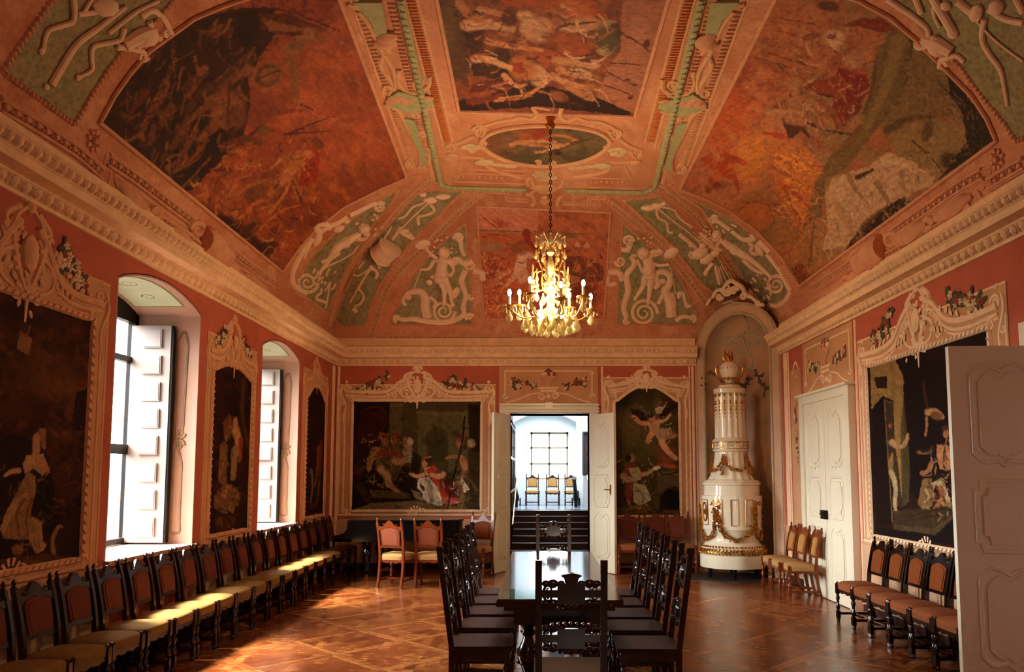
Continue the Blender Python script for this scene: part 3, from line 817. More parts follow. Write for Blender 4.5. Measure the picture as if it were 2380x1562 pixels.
def f_right(p):
    p.fill('#A4603F'); p.cloud('#B8744E', 50, .4, .7, 1, .8); p.cloud('#7E4A34', 36, .5, .75, 2, .6, ang=-.5)
    p.cloud('#8A6A44', 45, .35, .6, 6, .9, mask=ss(1830, 1990, p.x0+p.y0*.25))
    p.run(T(R_TXT, 2.111, 1560, 0))
    p.clutter(150, [(1830, 40), (1990, 40), (2010, 180), (1980, 300), (1900, 340), (1810, 260)], ['#C08A64', '#7A3424', '#4A2016', '#A86A4A', '#8E3020', '#D0A07C'], (10, 40), (1, 3.4), 8)
    p.clutter(160, [(1800, 340), (1890, 340), (1905, 470), (1850, 540), (1790, 500)], ['#D89040', '#B0501E', '#6A2A14', '#E0A050', '#A84018'], (6, 26), (.8, 2.6), 9)
    p.clutter(120, [(1900, 470), (2160, 350), (2180, 430), (1990, 560), (1910, 620), (1880, 640)], ['#D8B890', '#8A6444', '#A88460', '#5A3C24'], (14, 50), (1, 3.5), 10, 1.2, (.2, .5))
    p.clutter(150, [(2110, 130), (2200, 190), (2300, 320), (2200, 390), (2100, 360), (2060, 240)], ['#3A2814', '#5A4A28', '#7A683C', '#241608', '#8A7848'], (6, 24), (.8, 2.4), 11, 1.0)
    p.clutter(60, [(1800, 40), (1840, 40), (1760, 300), (1700, 430), (1620, 430)], ['#C47A50', '#8A4430', '#D08A50'], (30, 80), (4, 10), 12, .8, (.15, .35)); p.cloud('#6A3C22', 7, .58, .8, 8, .5); p.cloud('#C8935C', 6, .62, .85, 11, .4); p.cloud('#D8843C', 5, .55, .7, 15, .5, mask=ss(1790, 1830, p.x0)*(1-ss(1880, 1920, p.x0))*ss(330, 360, p.y0)); p.brush(.26, -.5); p.c *= 1.2
C_TXT = '''
p #5A3A24 790 0 960 0 960 120 1000 300 990 420 930 440 880 500 830 250
e #3A1E14:.9 1010 200 70 200 0 .5
e #6E5234:.8 860 150 50 160 0 .6
p #2E140E 870 640 1000 520 1180 400 1500 520 1700 560 1900 640 1930 680 1400 620 930 652
p #6A2C1A:.9 980 500 1150 440 1230 470 1200 540 1080 600 960 610
p #3A1C12:.9 990 330 1200 260 1250 420 1180 460 1000 440
p #A84E2A 1160 0 1700 0 1790 100 1760 130 1500 100 1350 40 1200 40
e #C06A3C:.8 1600 50 120 50 20
e #C88C66 1380 170 110 80 10
e #A8643E:.9 1500 150 50 110 0
e #C48A62 1620 150 130 50 -8
l #C8926A 40 20 .4 960 150 1080 140 1230 170
l #C8926A 34 20 .4 1280 90 1330 100 1290 170
l #B87850 22 10 .4 1040 50 1150 80 1260 100
e #8A5034 970 30 60 40 60
l #B4744C 30 20 .4 920 20 980 90 1060 110
e #5E2E1C 1210 100 50 60
l #6A3C24 12 6 .4 1480 200 1520 150 1720 130
e #9E4E2C:.9 1560 240 160 60 10
p #A44C2A 1300 300 1450 290 1650 260 1690 310 1450 360 1440 400
l #C88050 22 12 .4 1080 240 1220 270 1400 290
e #B88460 1790 140 70 28 10
e #5A2C1C 1830 150 30 20
e #C89A74 1760 300 46 26 10
e #C8946A 1380 440 60 70 -20
e #B46A3C:.9 1290 400 90 80 20
p #9E3C20 1220 370 1290 360 1300 430 1230 420
l #CF9468 26 16 .4 1010 340 1100 350 1220 400
l #C88A60 18 10 .4 1180 440 1250 500 1310 490
l #C8844C 16 8 .5 1130 580 1300 560 1400 500 1500 430
l #C88E62 26 14 .5 1480 350 1600 370 1720 390
l #C08258 24 12 .5 1500 400 1600 440 1730 450
l #C88E62 22 12 .5 1450 440 1600 500 1700 510
l #B87850 24 12 .5 1550 500 1650 560 1700 580
e #C89672 1620 420 70 24 10
e #C08C66 1700 380 50 20 0
e #8A4A2E 1760 470 40 24 0
e #8A4A2E 1780 400 40 20 0
e #A06440 1690 510 50 20
e #A86C48 1660 560 50 24 20
e #8E5434 1500 560 60 30 20
l #7A3420 16 8 .5 1000 600 1150 560 1250 480
l #98502E 20 10 .5 960 560 1100 540 1200 470
e #4E5030:.8 1790 230 90 110 0 .6
l #3A3420:.8 5 3 .5 1840 60 1850 200
p #A86A50 1870 0 2130 0 2040 310 1950 660 1880 640 1720 560 1790 400 1860 300
e #B87C62:.6 1960 200 60 140 10 .6
l #5A2A1C 6 3 .4 1860 190 1950 240 2030 300
e #5A2A1C 2010 255 22 30 20
l #5A2A1C 4 3 .4 1800 370 1900 370 1980 380
l #5A2A1C 4 3 .4 1780 420 1860 460 1950 500
l #5A2A1C 4 3 .4 1760 490 1860 530 1930 560
e #5A2A1C 1900 465 16 8
e #5A2A1C 1945 495 16 8
e #5A2A1C 1915 570 16 10
'''
def f_center(p):
    p.fill('#8A4830'); p.cloud('#5A2E1C', 30, .45, .7, 1, .8); p.cloud('#B06A44', 24, .5, .75, 2, .6, ang=.3); p.run(T(C_TXT, 2.505, 700, 0))
    p.clutter(170, [(1050, 10), (1400, 10), (1410, 240), (1090, 240)], ['#D8A07C', '#5A2414', '#2A0E0A', '#B86A40', '#8A3A22', '#E0B090'], (12, 50), (1, 4.5), 13, .25); p.brush(.26, .1)
E_TXT = '''
g #B05A3A 1600 420 1600 800
p #B8745A 1590 170 2083 170 2083 390 1610 380
l #6A5A38 8 5 .4 1610 365 1750 370 1950 375 2200 385 2500 400
p #A85A38 1620 400 1800 375 1900 400 1950 440 1900 470 1700 460
l #8A3A22:.8 8 4 .5 1640 420 1750 400 1880 420
e #9A4430:.8 1780 310 60 40 10 .6
l #8A3A28 7 3 .5 1640 260 1760 350 1800 300 1850 340
e #8E7050:.8 1700 500 120 40 0 .6
p #A04A2C 1680 540 1720 540 1720 610 1650 650
e #8E3A24:.9 1730 700 120 120 0 .6
l #B05A34 10 4 .5 1650 650 1720 700 1800 690
l #6E2A1A 8 4 .5 1680 720 1750 760 1780 840
l #B05A34 26 10 .5 1760 600 1830 620 1900 580
e #B06A44 1720 790 80 40 -20
e #C08A68:.9 1790 730 60 26 -40
p #D0A488 1920 560 1970 520 2050 560 2090 590 2040 600 2000 590 1990 680 2000 740 1940 760 1880 720 1900 640
l #7A4028 6 4 .4 1910 625 1960 630 1995 615
l #C89474 22 12 .5 1900 730 1840 800 1790 830
e #C8987A 1960 740 60 60
l #8A3420 34 16 .5 1990 400 2010 460 2060 520 2120 560
e #7A2A1C 2150 600 80 70 0
e #8E3A24 2120 700 80 100
'''
E2_TXT = '''
e #7E3A26:.9 640 700 120 60
e #8A4A30:.8 200 500 80 60
e #6A2E20:.9 700 860 130 140 0 .5
p #C08A64 620 480 650 445 680 490
p #C08A64 690 490 730 450 760 495
p #B07A54 660 430 680 410 690 430
p #5E3A28:.8 560 560 700 560 860 640 860 760 700 760 560 700
l #A05434 16 8 .5 690 560 750 620 810 690
e #B0663C:.9 750 560 50 30 30
e #B46A40 640 650 50 40 20
e #6E3424 590 640 40 50 0
e #B0764E:.8 600 740 80 26 0
l #8A2A1C 30 14 .5 255 370 270 450 340 500
p #8A3222 440 540 540 500 600 520 560 550
e #5A5434:.7 600 400 60 24
e #9E5E3E:.7 100 1000 130 60 0 .6
'''
def f_end(p):
    p.fill('#A86040'); p.cloud('#8A4A30', 20, .45, .7, 1, .7); p.run(T(E_TXT, 3.472, 650, 430)); p.run(T(E2_TXT, 3.4, 1150, 430)); p.clutter(150, [(1120, 590), (1180, 600), (1200, 730), (1130, 735)], ['#C88A60', '#6A2A1C', '#8A3E28', '#D8A078'], (6, 22), (.7, 2.2), 14); p.clutter(120, [(1290, 580), (1405, 580), (1400, 735), (1290, 735)], ['#B87850', '#5A2418', '#8A4A30', '#C8906A'], (6, 26), (.8, 2.4), 15)
    p.cloud('#C08A58', 22, .5, .7, 5, .5, mask=ss(660, 740, p.y0)); p.cloud('#6A3624', 4, .58, .8, 8, .5, mask=ss(560, 600, p.y0)); p.brush(.25); p.c = np.clip(p.c*1.45, 0, 1)
O_TXT = '''
e #7E5034:.9 620 420 300 160 0 .8
e #8E4A2E:.9 1050 320 120 40 10 .6
l #C08054 20 12 .5 870 430 960 400 1100 400 1250 400
l #B4764C 18 10 .5 930 400 1060 430 1180 440
l #A8552E 26 14 .5 960 350 1080 370 1200 380
e #8E3C26 1120 330 90 50 -20
l #B46A40 16 8 .5 1200 350 1320 350 1450 400
l #B87A4E 16 9 .5 1250 420 1330 430 1400 390
e #C89064 1230 440 60 26 0
l #C08A60 14 8 .5 1080 490 1160 480 1230 450
e #4A2A1C 1260 490 50 30 20
l #5A3420 8 4 .5 1370 410 1450 400 1530 380 1590 350
l #5A3420 6 4 .5 1310 460 1400 420
l #3A2A1C 6 4 .5 1360 300 1400 290
e #C08A62:.8 1110 400 70 16 0
'''
def f_oval(p):
    p.fill('#6E5A3C'); p.cloud('#4E4228', 30, .45, .7, 1, .8); p.cloud('#8A5238', 30, .5, .75, 2, .7, mask=1-ss(1150, 1300, p.x0)); p.run(T(O_TXT, 3.66, 950, 220)); p.brush(.3, .1)
def fresco_obj(name, label, sds, poly, fn, **k):
    r = empty(name); tag(r, label, 'ceiling painting')
    for o in fresco_patch('painted_field', sds, poly, fn, parent=r, **k): o.name = 'painted_field'
    return r
fres = {}
fres['L'] = fresco_obj('ceiling_fresco', 'large battle fresco on the left slope of the vault above the windows', 'L', FL, f_left)
fres['R'] = fresco_obj('ceiling_fresco', 'large fresco on the right vault slope with turbaned rider and pale rock', 'R', FR, f_right)
fres['C'] = fresco_obj('ceiling_fresco', 'fresco of horses and riders on the flat middle of the ceiling', 'C', FC, f_center)
fres['E'] = fresco_obj('ceiling_fresco', 'small square fresco of rearing white horse behind the chandelier', 'E', FE, f_end, res=(700, 190), s0=0)
OV = [(1268+150*math.cos(R(a))*(1-.03*abs(math.sin(R(a)*2))), 333+47*math.sin(R(a))-4*math.cos(R(a*2))) for a in range(0, 360, 10)]
fres['O'] = fresco_obj('ceiling_fresco', 'oval fresco of a flying winged figure where the chandelier chain hangs', 'CE', OV, f_oval, s0=0)
def Q(txt, k=1.0, ox=0, oy=0): return poly_px(txt, k, ox, oy)
Z1 = (2.231, 0, 0); Z2 = (2.505, 700, 0); Z3 = (2.111, 1560, 0); Z4 = (3.472, 650, 430); Z5 = (3.4, 1150, 430); ZL = (3.003, 600, 340); ZR = (3.003, 1380, 340); ZO = (3.66, 950, 220)
def ci(x, y, k): return (k[1]+x/k[0], k[2]+y/k[0])
def frame_roll(par, poly, r=.018, nm='moulding_frame', n=2, m=None, lift=.01):
    b = MB(); rib(b, SV, poly, r, .8, 3, 6, lift, closed=True, sm=False); return b.build(nm, m or m_stucco_r, par)
def dens(poly, d=12, closed=True):
    out = []; n = len(poly)
    for i in range(n if closed else n-1):
        a, c = poly[i], poly[(i+1) % n]; L = math.hypot(c[0]-a[0], c[1]-a[1]); k = max(1, int(L/d))
        for j in range(k): out.append((a[0]+(c[0]-a[0])*j/k, a[1]+(c[1]-a[1])*j/k))
    if not closed: out.append(poly[-1])
    return out
def clip(p): return [q for q in p if q[1] > -60]
for k, pl in (('L', FL), ('R', FR), ('C', FC), ('E', FE)):
    frame_roll(fres[k], dens(clip(pl)), .022)
    cx = sum(q[0] for q in pl)/len(pl); cy = sum(q[1] for q in pl)/len(pl)
# ----- leaf bands along the vault ribs
ntrim = [10]
def trim(b, m, label=None):
    o = b.build('trim_%d' % ntrim[0], m); ntrim[0] += 1; struct(o)
    if label: o['label'] = label
    return o
def band(path, w=.085, step=.10, m=None, lab='leaf moulding on the vault'):
    b = MB(); P = [(v.x, v.y) for v in smooth(path, 4)]
    A, B = onS(SV, P, .0)
    # flat backing + two rolls + leaves
    vs = []; n = len(A); sides = []
    for i in range(n):
        t = (A[min(i+1, n-1)]-A[max(i-1, 0)]).normalized(); s_ = B[i].cross(t).normalized(); sides.append(s_)
    for sg in (-1, 1): b.tube([A[i]+sides[i]*sg*w/2+B[i]*.012 for i in range(n)], .016, 6, .9, B)
    b.tube([A[i]+sides[i]*w*.75+B[i]*.005 for i in range(n)], .010, 5, .9, B)
    for p, nn, t in resample([A[i]+B[i]*.008 for i in range(n)], B, step):
        s_ = nn.cross(t); b.ell(p+s_*w*.05, (step*.30, w*.33, .022), (t, s_, nn), 6, 4); b.ell(p+t*step*.5-s_*w*.1, (step*.12, w*.24, .016), (t, s_, nn), 5, 4)
    return trim(b, m or m_stucco, lab)
RIBS = [Q('490 1270 560 1040 640 850 760 680 900 530 1050 370 1200 230', *ZL), Q('790 1320 850 1130 920 960 1010 840 1130 730 1260 600 1400 460 1560 330', *ZL),
        Q('430 250 560 350 700 470 800 590 900 740 1000 890 1090 1010 1170 1120', *ZR), Q('90 370 220 470 340 570 450 670 570 810 680 950 780 1090', *ZR)]
for r_ in RIBS: band(r_)
# frieze band below the end wall vault, stepped round the centre bracket
band([(866, 786), (950, 786), (1060, 787), (1185, 788)], .085, .11); band([(1358, 789), (1450, 789), (1540, 789), (1606, 788)], .085, .11)
b = MB(); rib(b, SV, Q('1850 1245 1840 1170 1900 1160 2020 1165', *Z4), .014, n=3, sm=False); rib(b, SV, [(1352, 790), (1352, 765), (1300, 765)], .014, n=3, sm=False)
rib(b, SV, dens([(1192, 806), (1192, 784), (1336, 784), (1336, 806)], 10, False), .014, sm=False)
for cx, d in ((1225, 1), (1303, -1)):
    spiral(b, SV, cx+d*12, 792, 11, 1.6, 0, d, (.03, .012)); spiral(b, SV, cx-d*20, 796, 8, 1.5, 0, -d, (.022, .01))
    rib(b, SV, [(cx-d*20, 786), (cx, 784), (cx+d*14, 780)], .018)
tag(b.build('stucco_bracket', m_stucco), 'small scrolled stucco bracket on the frieze just below the chandelier', 'stucco ornament')
# long frieze mouldings above the side cornices
def liney(x, a, b_): return a[1]+(b_[1]-a[1])*(x-a[0])/(b_[0]-a[0])
for side in ((Q('0 545 200 660 400 790 530 905', *Z1)), (Q('560 830 700 925 850 1040 1020 1170', *Z1)), (Q('1190 1300 1300 1385 1420 1470', *Z1))):
    band(side, .085, .11, m_stucco_r)
for side in ((Q('1731 800 1620 865 1560 905', *Z3)), (Q('1530 850 1400 925 1250 1030 1075 1150', *Z3)), (Q('920 1270 800 1350 690 1420', *Z3))):
    band(side, .085, .11, m_stucco_r)
band(Q('0 670 300 850 600 1010 900 1180 1100 1320 1380 1480', *Z1), .06, .085, m_stucco_r, 'small leaf moulding above the cornice')
band(Q('1731 880 1500 1010 1250 1150 1000 1290 700 1480', *Z3), .06, .085, m_stucco_r, 'small leaf moulding above the cornice')
# ----- panels with relief : rope edge
for i, g in G.items():
    b = MB(); d = dens(clip(g), 10); rib(b, SV, d, .016, .8, closed=True, sm=False)
    A, B = onS(SV, d+[d[0]], .006)
    for p, nn, t in resample(A, B, .045): b.ell(p-nn.cross(t)*0, (.016, .026, .024), (t, nn.cross(t), nn), 5, 4)
    trim(b, m_stucco_r, 'roped edge of a green panel on the vault')
# ----- flat ceiling frame : rope, lobes and lattice down both sides and across the end
def lineof(x0, y0, x1, y1, n=8): return [(x0+(x1-x0)*i/n, y0+(y1-y0)*i/n) for i in range(n+1)]
def lobes(P, step, r, lift=.0, m=None, roll=None, lab=None):
    b = MB(); A, B = onS(SV, P, lift)
    if roll:
        b.tube(A, roll, 8, .8, B)
    for p, nn, t in resample(A, B, step): b.ell(p+nn*(roll*.6 if roll else 0), r, (t, nn.cross(t), nn), 6, 4)
    return trim(b, m or m_stucco_r, lab)
m_lat = mat('lattice_stucco', '#C87840', .7, var=.25, vscale=30)
for (a0, a1) in (((952, -8), (1040, 330)), ((1604, -8), (1512, 330))):
    lobes(lineof(a0[0], a0[1], a1[0], a1[1]), .05, (.02, .055, .018), 0, m_lat, None, 'lattice moulding of the ceiling frame')
for (a0, a1) in (((968, -8), (1052, 330)), ((1588, -8), (1500, 330)), ((938, -8), (1030, 340)), ((1618, -8), (1522, 345))):
    b = MB(); rib(b, SV, lineof(*a0, *a1), .014, sm=False); trim(b, m_stucco)
m_gst = mat('green_stucco', '#A9A878', .75, var=.15, vscale=12, bump=.2)
RO1 = lineof(930, -8, 1024, 425)+[(1045, 433), (1150, 436), (1222, 438)]; RO2 = lineof(1632, -8, 1522, 432)+[(1500, 444), (1420, 443), (1312, 440)]
for P in (RO1, RO2): lobes(dens(P, 14, False), .11, (.035, .03, .025), .02, m_gst, .042, 'garlanded roll of the ceiling frame')
LO1 = lineof(905, -8, 1006, 418)+[(1020, 428)]; LO2 = lineof(1660, -8, 1540, 428)+[(1526, 437)]
for P in (LO1, LO2): lobes(dens(P, 14, False), .07, (.026, .045, .028), .0, m_stucco_r, None, 'lobed moulding of the ceiling frame')
for P in (lineof(824, -8, 958, 372), lineof(1728, -8, 1583, 386)): lobes(P, .07, (.022, .045, .025), .0, m_stucco, None, 'beaded moulding beside the vault fresco')
for P in (lineof(812, -8, 948, 385), lineof(1742, -8, 1594, 398)): b = MB(); rib(b, SV, P, .014, sm=False); trim(b, m_stucco)
# end of ceiling frame : inner stepped rectangle round the oval
b = MB()
for P in (Q('430 670 430 560', *ZO), Q('390 735 450 670 1000 690', *ZO), Q('1340 705 1900 720 1840 600', *ZO), Q('380 740 1000 762', *ZO), Q('1340 780 1920 800', *ZO), Q('550 640 1000 650', *ZO)): rib(b, SV, dens(P, 12, False), .018, sm=False)
for P in (Q('440 695 1000 718', *ZO), Q('1340 735 1860 745', *ZO)):
    A, B = onS(SV, dens(P, 12, False), .0)
    for p, nn, t in resample(A, B, .08): b.ell(p, (.025, .05, .02), (t, nn.cross(t), nn), 6, 4)
for P in (Q('620 815 840 820 848 880 1010 890', *ZO), Q('1310 915 1520 925 1530 870 1690 875', *ZO), Q('620 835 820 842 830 905 1010 915', *ZO), Q('1310 935 1545 945 1550 890 1680 892', *ZO)): rib(b, SV, dens(P, 12, False), .018, sm=False)
trim(b, m_stucco_r, 'stepped moulding at the end of the ceiling frame')
# oval cartouche
m_gcart = mat('cartouche_stucco', '#D2B488', .75, var=.14, vscale=10, bump=.2)
par = fres['O']; b = MB()
rib(b, SV, OV, .035, .9, 4, 8, .01, closed=True); b.build('oval_frame', m_stucco, par)
b = MB()
S = lambda t, w=.03, **k: rib(b, SV, Q(t, *ZO), w, .9, 5, 8, **k)
S('1200 120 1060 100 1090 160 1050 200 940 185 900 200 780 220 640 260 560 300', .032); S('1300 100 1290 180 1350 215 1430 190 1500 215 1640 230 1760 290 1800 340', .032)
S('560 345 500 370 440 400 360 420 320 440', .034); S('1790 360 1830 400 1900 440 1980 470', .034)
S('430 530 560 535 640 545', .024); S('650 600 760 650 900 690 960 710', .03); S('1400 700 1560 680 1680 650 1720 600', .03); S('1720 575 1880 575', .024)
for cx, cy, r, d in ((360, 450, 42, 1), (1945, 490, 50, -1), (600, 310, 62, 1), (1765, 320, 55, -1), (640, 410, 22, 1), (1690, 430, 24, -1), (1105, 570, 22, 1), (1230, 570, 22, -1)):
    spiral(b, SV, ci(cx, cy, ZO)[0], ci(cx, cy, ZO)[1], r/3.66, 1.6, R(200), d, (.034, .014), .9)
for x, y, r, a in ((370, 510, 40, 2), (1930, 570, 50, 2)):
    q = ci(x, y, ZO); blob(b, SV, *q, .07, .7, 0, 1.3)
b.build('scrollwork', m_stucco, par)
b = MB()
for x, y in ((480, 445), (520, 430), (560, 450), (600, 440), (540, 470), (1730, 470), (1780, 460), (1830, 480), (1800, 510), (1750, 500)): blob(b, SV, *ci(x, y, ZO), .065, .45, rnd.random()*3, 1.3)
for x in range(730, 930, 40): blob(b, SV, *ci(x, 590+(x-730)*.12, ZO), .05, .5, .5, 1.5)
for x in range(1390, 1570, 40): blob(b, SV, *ci(x, 625-(x-1390)*.1, ZO), .05, .5, -.5, 1.5)
blob(b, SV, *ci(640, 570, ZO), .10, .5, .2, 1.5); blob(b, SV, *ci(1650, 600, ZO), .10, .5, -.2, 1.5)
b.build('fruit_swag', m_gcart, par); b = MB()
for i in range(7):
    a = R(200+20*i+20); q = ci(1155, 730, ZO); rib(b, SV, [q, (q[0]+34*math.cos(a), q[1]+24*math.sin(a))], [.02, .04], .7, n=4)
b.build('shell', m_gcart, par)
b = MB()
S('1020 770 1010 720 1040 715 1060 760 1080 800 1160 830 1250 800 1300 770 1310 730', .036)
S('1000 850 1040 850 1070 900 1050 940', .036); S('1300 860 1270 900 1265 940', .036); S('1040 840 1100 800', .024)
blob(b, SV, *ci(1165, 790, ZO), .15, .35, 0, 1.6); blob(b, SV, *ci(1150, 870, ZO), .06, .8)
for a in (-60, -30, 0, 30, 60): q = ci(1155, 890, ZO); rib(b, SV, [q, (q[0]+10*math.sin(R(a)), q[1]+12*math.cos(R(a)))], [.02, .03], .7, n=3)
tag(b.build('stucco_mask', m_stucco), 'scrolled stucco mask closing the ceiling frame below the oval fresco', 'stucco ornament')
# side cartouches in the ceiling frame (left and right)
def sidecart(K, rev, label):
    g = MB(); r0 = empty('stucco_cartouche'); tag(r0, label, 'stucco ornament', 'strapwork cartouches along the ceiling frame')
    for s_ in K['curves']: rib(g, SV, Q(s_, *K['z']), .030, .9, 5, 8)
    for x, y, r, d, a in K['vol']: spiral(g, SV, *ci(x, y, K['z']), r/K['z'][0], 1.7, R(a), d, (.032, .013), .9)
    g.build('strapwork', m_stucco, r0); g = MB()
    for t, w in K['pads']:
        g = MB()
        P = Q(t, *K['z']); A, B = onS(SV, dens(P, 14), .0); n = len(A); A2 = [a+n_*.03 for a, n_ in zip(A, B)]
        g.add(A+A2, [tuple(range(n, 2*n))]+[(i, (i+1) % n, n+(i+1) % n, n+i) for i in range(n)])
        g.build('green_ground', m_gst, r0)
    g = MB()
    for x, y, r in K['blobs']: blob(g, SV, *ci(x, y, K['z']), r, .5, rnd.random()*3, 1.4, .02)
    g.build('fruit_swag', m_stucco_r, r0)
KL = dict(z=Z2, curves=['270 20 380 60 430 130 450 200', '330 60 400 150 470 300 530 400 545 480 510 540', '440 230 480 260 520 300', '480 310 460 380 520 470 540 520', '570 400 560 470 600 520 680 540 740 500 745 440', '490 600 560 640 600 700 640 780 690 800', '660 660 700 640 760 620', '610 930 650 970 690 960 690 880 660 820 640 740', '740 850 750 900 740 950', '690 760 680 790'],
          vol=[(690, 480, 46, 1, 20), (500, 520, 30, -1, 0), (690, 790, 34, -1, 0), (635, 945, 30, 1, 90), (665, 655, 26, 1, 0)],
          pads=[('300 0 470 0 500 180 440 200 400 100', 0), ('500 560 570 520 660 545 760 560 775 600 640 650 560 620 490 600', 0), ('600 680 660 690 720 880 740 940 700 960 690 880 640 780', 0)],
          blobs=[(540, 570, .07), (570, 560, .06), (600, 580, .06), (520, 585, .05), (490, 240, .10), (500, 210, .09), (640, 570, .05), (740, 560, .05)])
KR = dict(z=(2.505, 1560, 0), curves=['0 0 0 0'], vol=[], pads=[], blobs=[])
sidecart(KL, 0, 'strapwork stucco cartouche on the left edge of the ceiling frame')
# mirror the left one to the right by image geometry
def mir(s, k):
    v = [float(q) for q in s.split()]; out = []
    for i in range(0, len(v), 2):
        x = k[1]+v[i]/k[0]; y = k[2]+v[i+1]/k[0]; out += [2534-x+(y-200)*-.0+4, y*1.035]
    return ' '.join('%.1f' % q for q in out)
KR = dict(z=(1, 0, 0), curves=[mir(c, Z2) for c in KL['curves']], vol=[], pads=[(mir(t, Z2), w) for t, w in KL['pads']], blobs=[(2538-(700+x/2.505), y/2.505*1.035, r) for x, y, r in KL['blobs']])
KR['vol'] = [(2538-(700+x/2.505), y/2.505*1.035, r/2.505, -d, 180-a) for x, y, r, d, a in KL['vol']]
sidecart(KR, 0, 'strapwork stucco cartouche on the right edge of the ceiling frame')
# rosettes
def rosette(x, y, r=.05):
    b = MB(); rib(b, SV, [(x, y)], r) if 0 else None
    p, n = SV(x, y); X, Y, _ = basis(n)
    for i in range(8):
        a = 2*PI*i/8; u = X*math.cos(a)+Y*math.sin(a); b.ell(p+u*r*.72, (r*.34, r*.26, r*.3), (u, n.cross(u), n), 6, 4)
    b.ell(p, (r*.35, r*.35, r*.5), (X, Y, n), 6, 4); return b
RS = ((216, 327, .10, 'near the lower corner of the left vault fresco'), (2320, 370, .10, 'near the lower corner of the right vault fresco'), (1140, 463, .075, 'above the white horse fresco on its left'), (1388, 475, .075, 'above the white horse fresco on its right'), (1142, 761, .07, 'below the white horse fresco on its left'), (1390, 761, .07, 'below the white horse fresco on its right'), (967, 407, .07, 'beside the left end of the ceiling frame'), (1561, 428, .07, 'beside the right end of the ceiling frame'), (647, 662, .06, 'at the left foot of the end vault'), (1866, 694, .06, 'at the right foot of the end vault'))
for x, y, r, lb in RS: tag(rosette(x, y, r).build('stucco_rosette', m_stucco_r), 'round stucco rosette '+lb, 'rosette', 'stucco rosettes on the vault')
# ----- bulging console scrolls above both side cornices
def console(Z, txts, vols, pots, label):
    b = MB()
    for t, w in txts: rib(b, SV, Q(t, *Z), [w*.3, w*.9, w, w*.9, w*.3], .9, 5, 10)
    for x, y, r, d, a in vols: spiral(b, SV, *ci(x, y, Z), r/Z[0], 1.5, R(a), d, (.05, .02), .9)
    for (x0, y0, x1, y1, r) in pots:
        P = [ci(x0+(x1-x0)*i/6, y0+(y1-y0)*i/6, Z) for i in range(7)]; A, B = onS(SV, P, .03); b.tube(A, [r*.75, r, r*.92, r, r*.8, r*.7, r*.85], 12, .8, B)
    tag(b.build('stucco_console', m_stucco_r), label, 'stucco ornament')
console(Z1, [('600 940 640 990 700 1050 780 1120', .09), ('860 1180 920 1240 980 1270', .12), ('590 920 620 1000', .03), ('1150 1340 1200 1380 1240 1400', .07), ('1270 1420 1330 1470 1370 1500', .06), ('850 1140 940 1190 1010 1230', .03), ('610 920 800 1050', .02)],
        [(800, 1110, 32, 1, 180), (1020, 1190, 45, 1, 180), (1210, 1395, 22, 1, 180), (1350, 1500, 24, 1, 0)], [(1040, 1240, 1150, 1330, .19)], 'bulging stucco console with vase above the left cornice')
console(Z3, [('1480 960 1400 1020 1290 1080', .10), ('1260 1100 1180 1150 1090 1190', .12), ('930 1340 880 1370', .08), ('850 1390 780 1440 730 1480', .07), ('1500 930 1530 980', .03)],
        [(1270, 1100, 30, -1, 0), (1085, 1180, 42, -1, 0), (865, 1375, 24, -1, 0), (750, 1470, 22, -1, 0), (1450, 1000, 28, 1, 0)], [(1050, 1210, 940, 1290, .19)], 'bulging stucco console with vase above the right cornice')
# framed edges round the consoles
b = MB()
for t in ('580 815 550 800 535 860 575 890 560 960', '590 905 800 1060 1010 1210', '1010 1150 1060 1170 1180 1280'): rib(b, SV, dens(Q(t, *Z1), 12, False), .016, sm=False)
for t in ('1530 830 1565 820 1570 900', '1540 920 1300 1070 1090 1200', '1075 1130 930 1240'): rib(b, SV, dens(Q(t, *Z3), 12, False), .016, sm=False)
trim(b, m_stucco_r)
# ---------------------------------------------------------------- stucco reliefs in the green panels
m_fig = mat('figure_stucco', '#F2CDAA', .7, var=.08, vscale=8, bump=.15, bscale=60)
def limbs(Z, L, spots=(), vox=.011):
    """one continuous body : tapered limbs and rounded masses fused by a voxel remesh"""
    b = MB()
    for t, *rs in L:
        P = Q(t, *Z); Qs = smooth(P, 5); A, B = onS(SV, [(v.x, v.y) for v in Qs], .02)
        b.tube(A, list(rs), 10, .85, B)
        for p, r_, nn in ((A[0], rs[0], B[0]), (A[-1], rs[-1], B[-1])): b.ell(p, (r_, r_, r_*.9), basis(nn), 8, 6)
    for x, y, r_, *o in spots: blob(b, SV, *ci(x, y, Z), r_, o[2] if len(o) > 2 else .9, R(o[0]) if o else 0, o[1] if len(o) > 1 else 1, .03)
    return b, vox
def finish(o, vox=.011):
    m1 = o.modifiers.new('fuse', 'REMESH'); m1.mode = 'VOXEL'; m1.voxel_size = vox; m1.use_smooth_shade = True
    m2 = o.modifiers.new('soft', 'SMOOTH'); m2.factor = .5; m2.iterations = 1
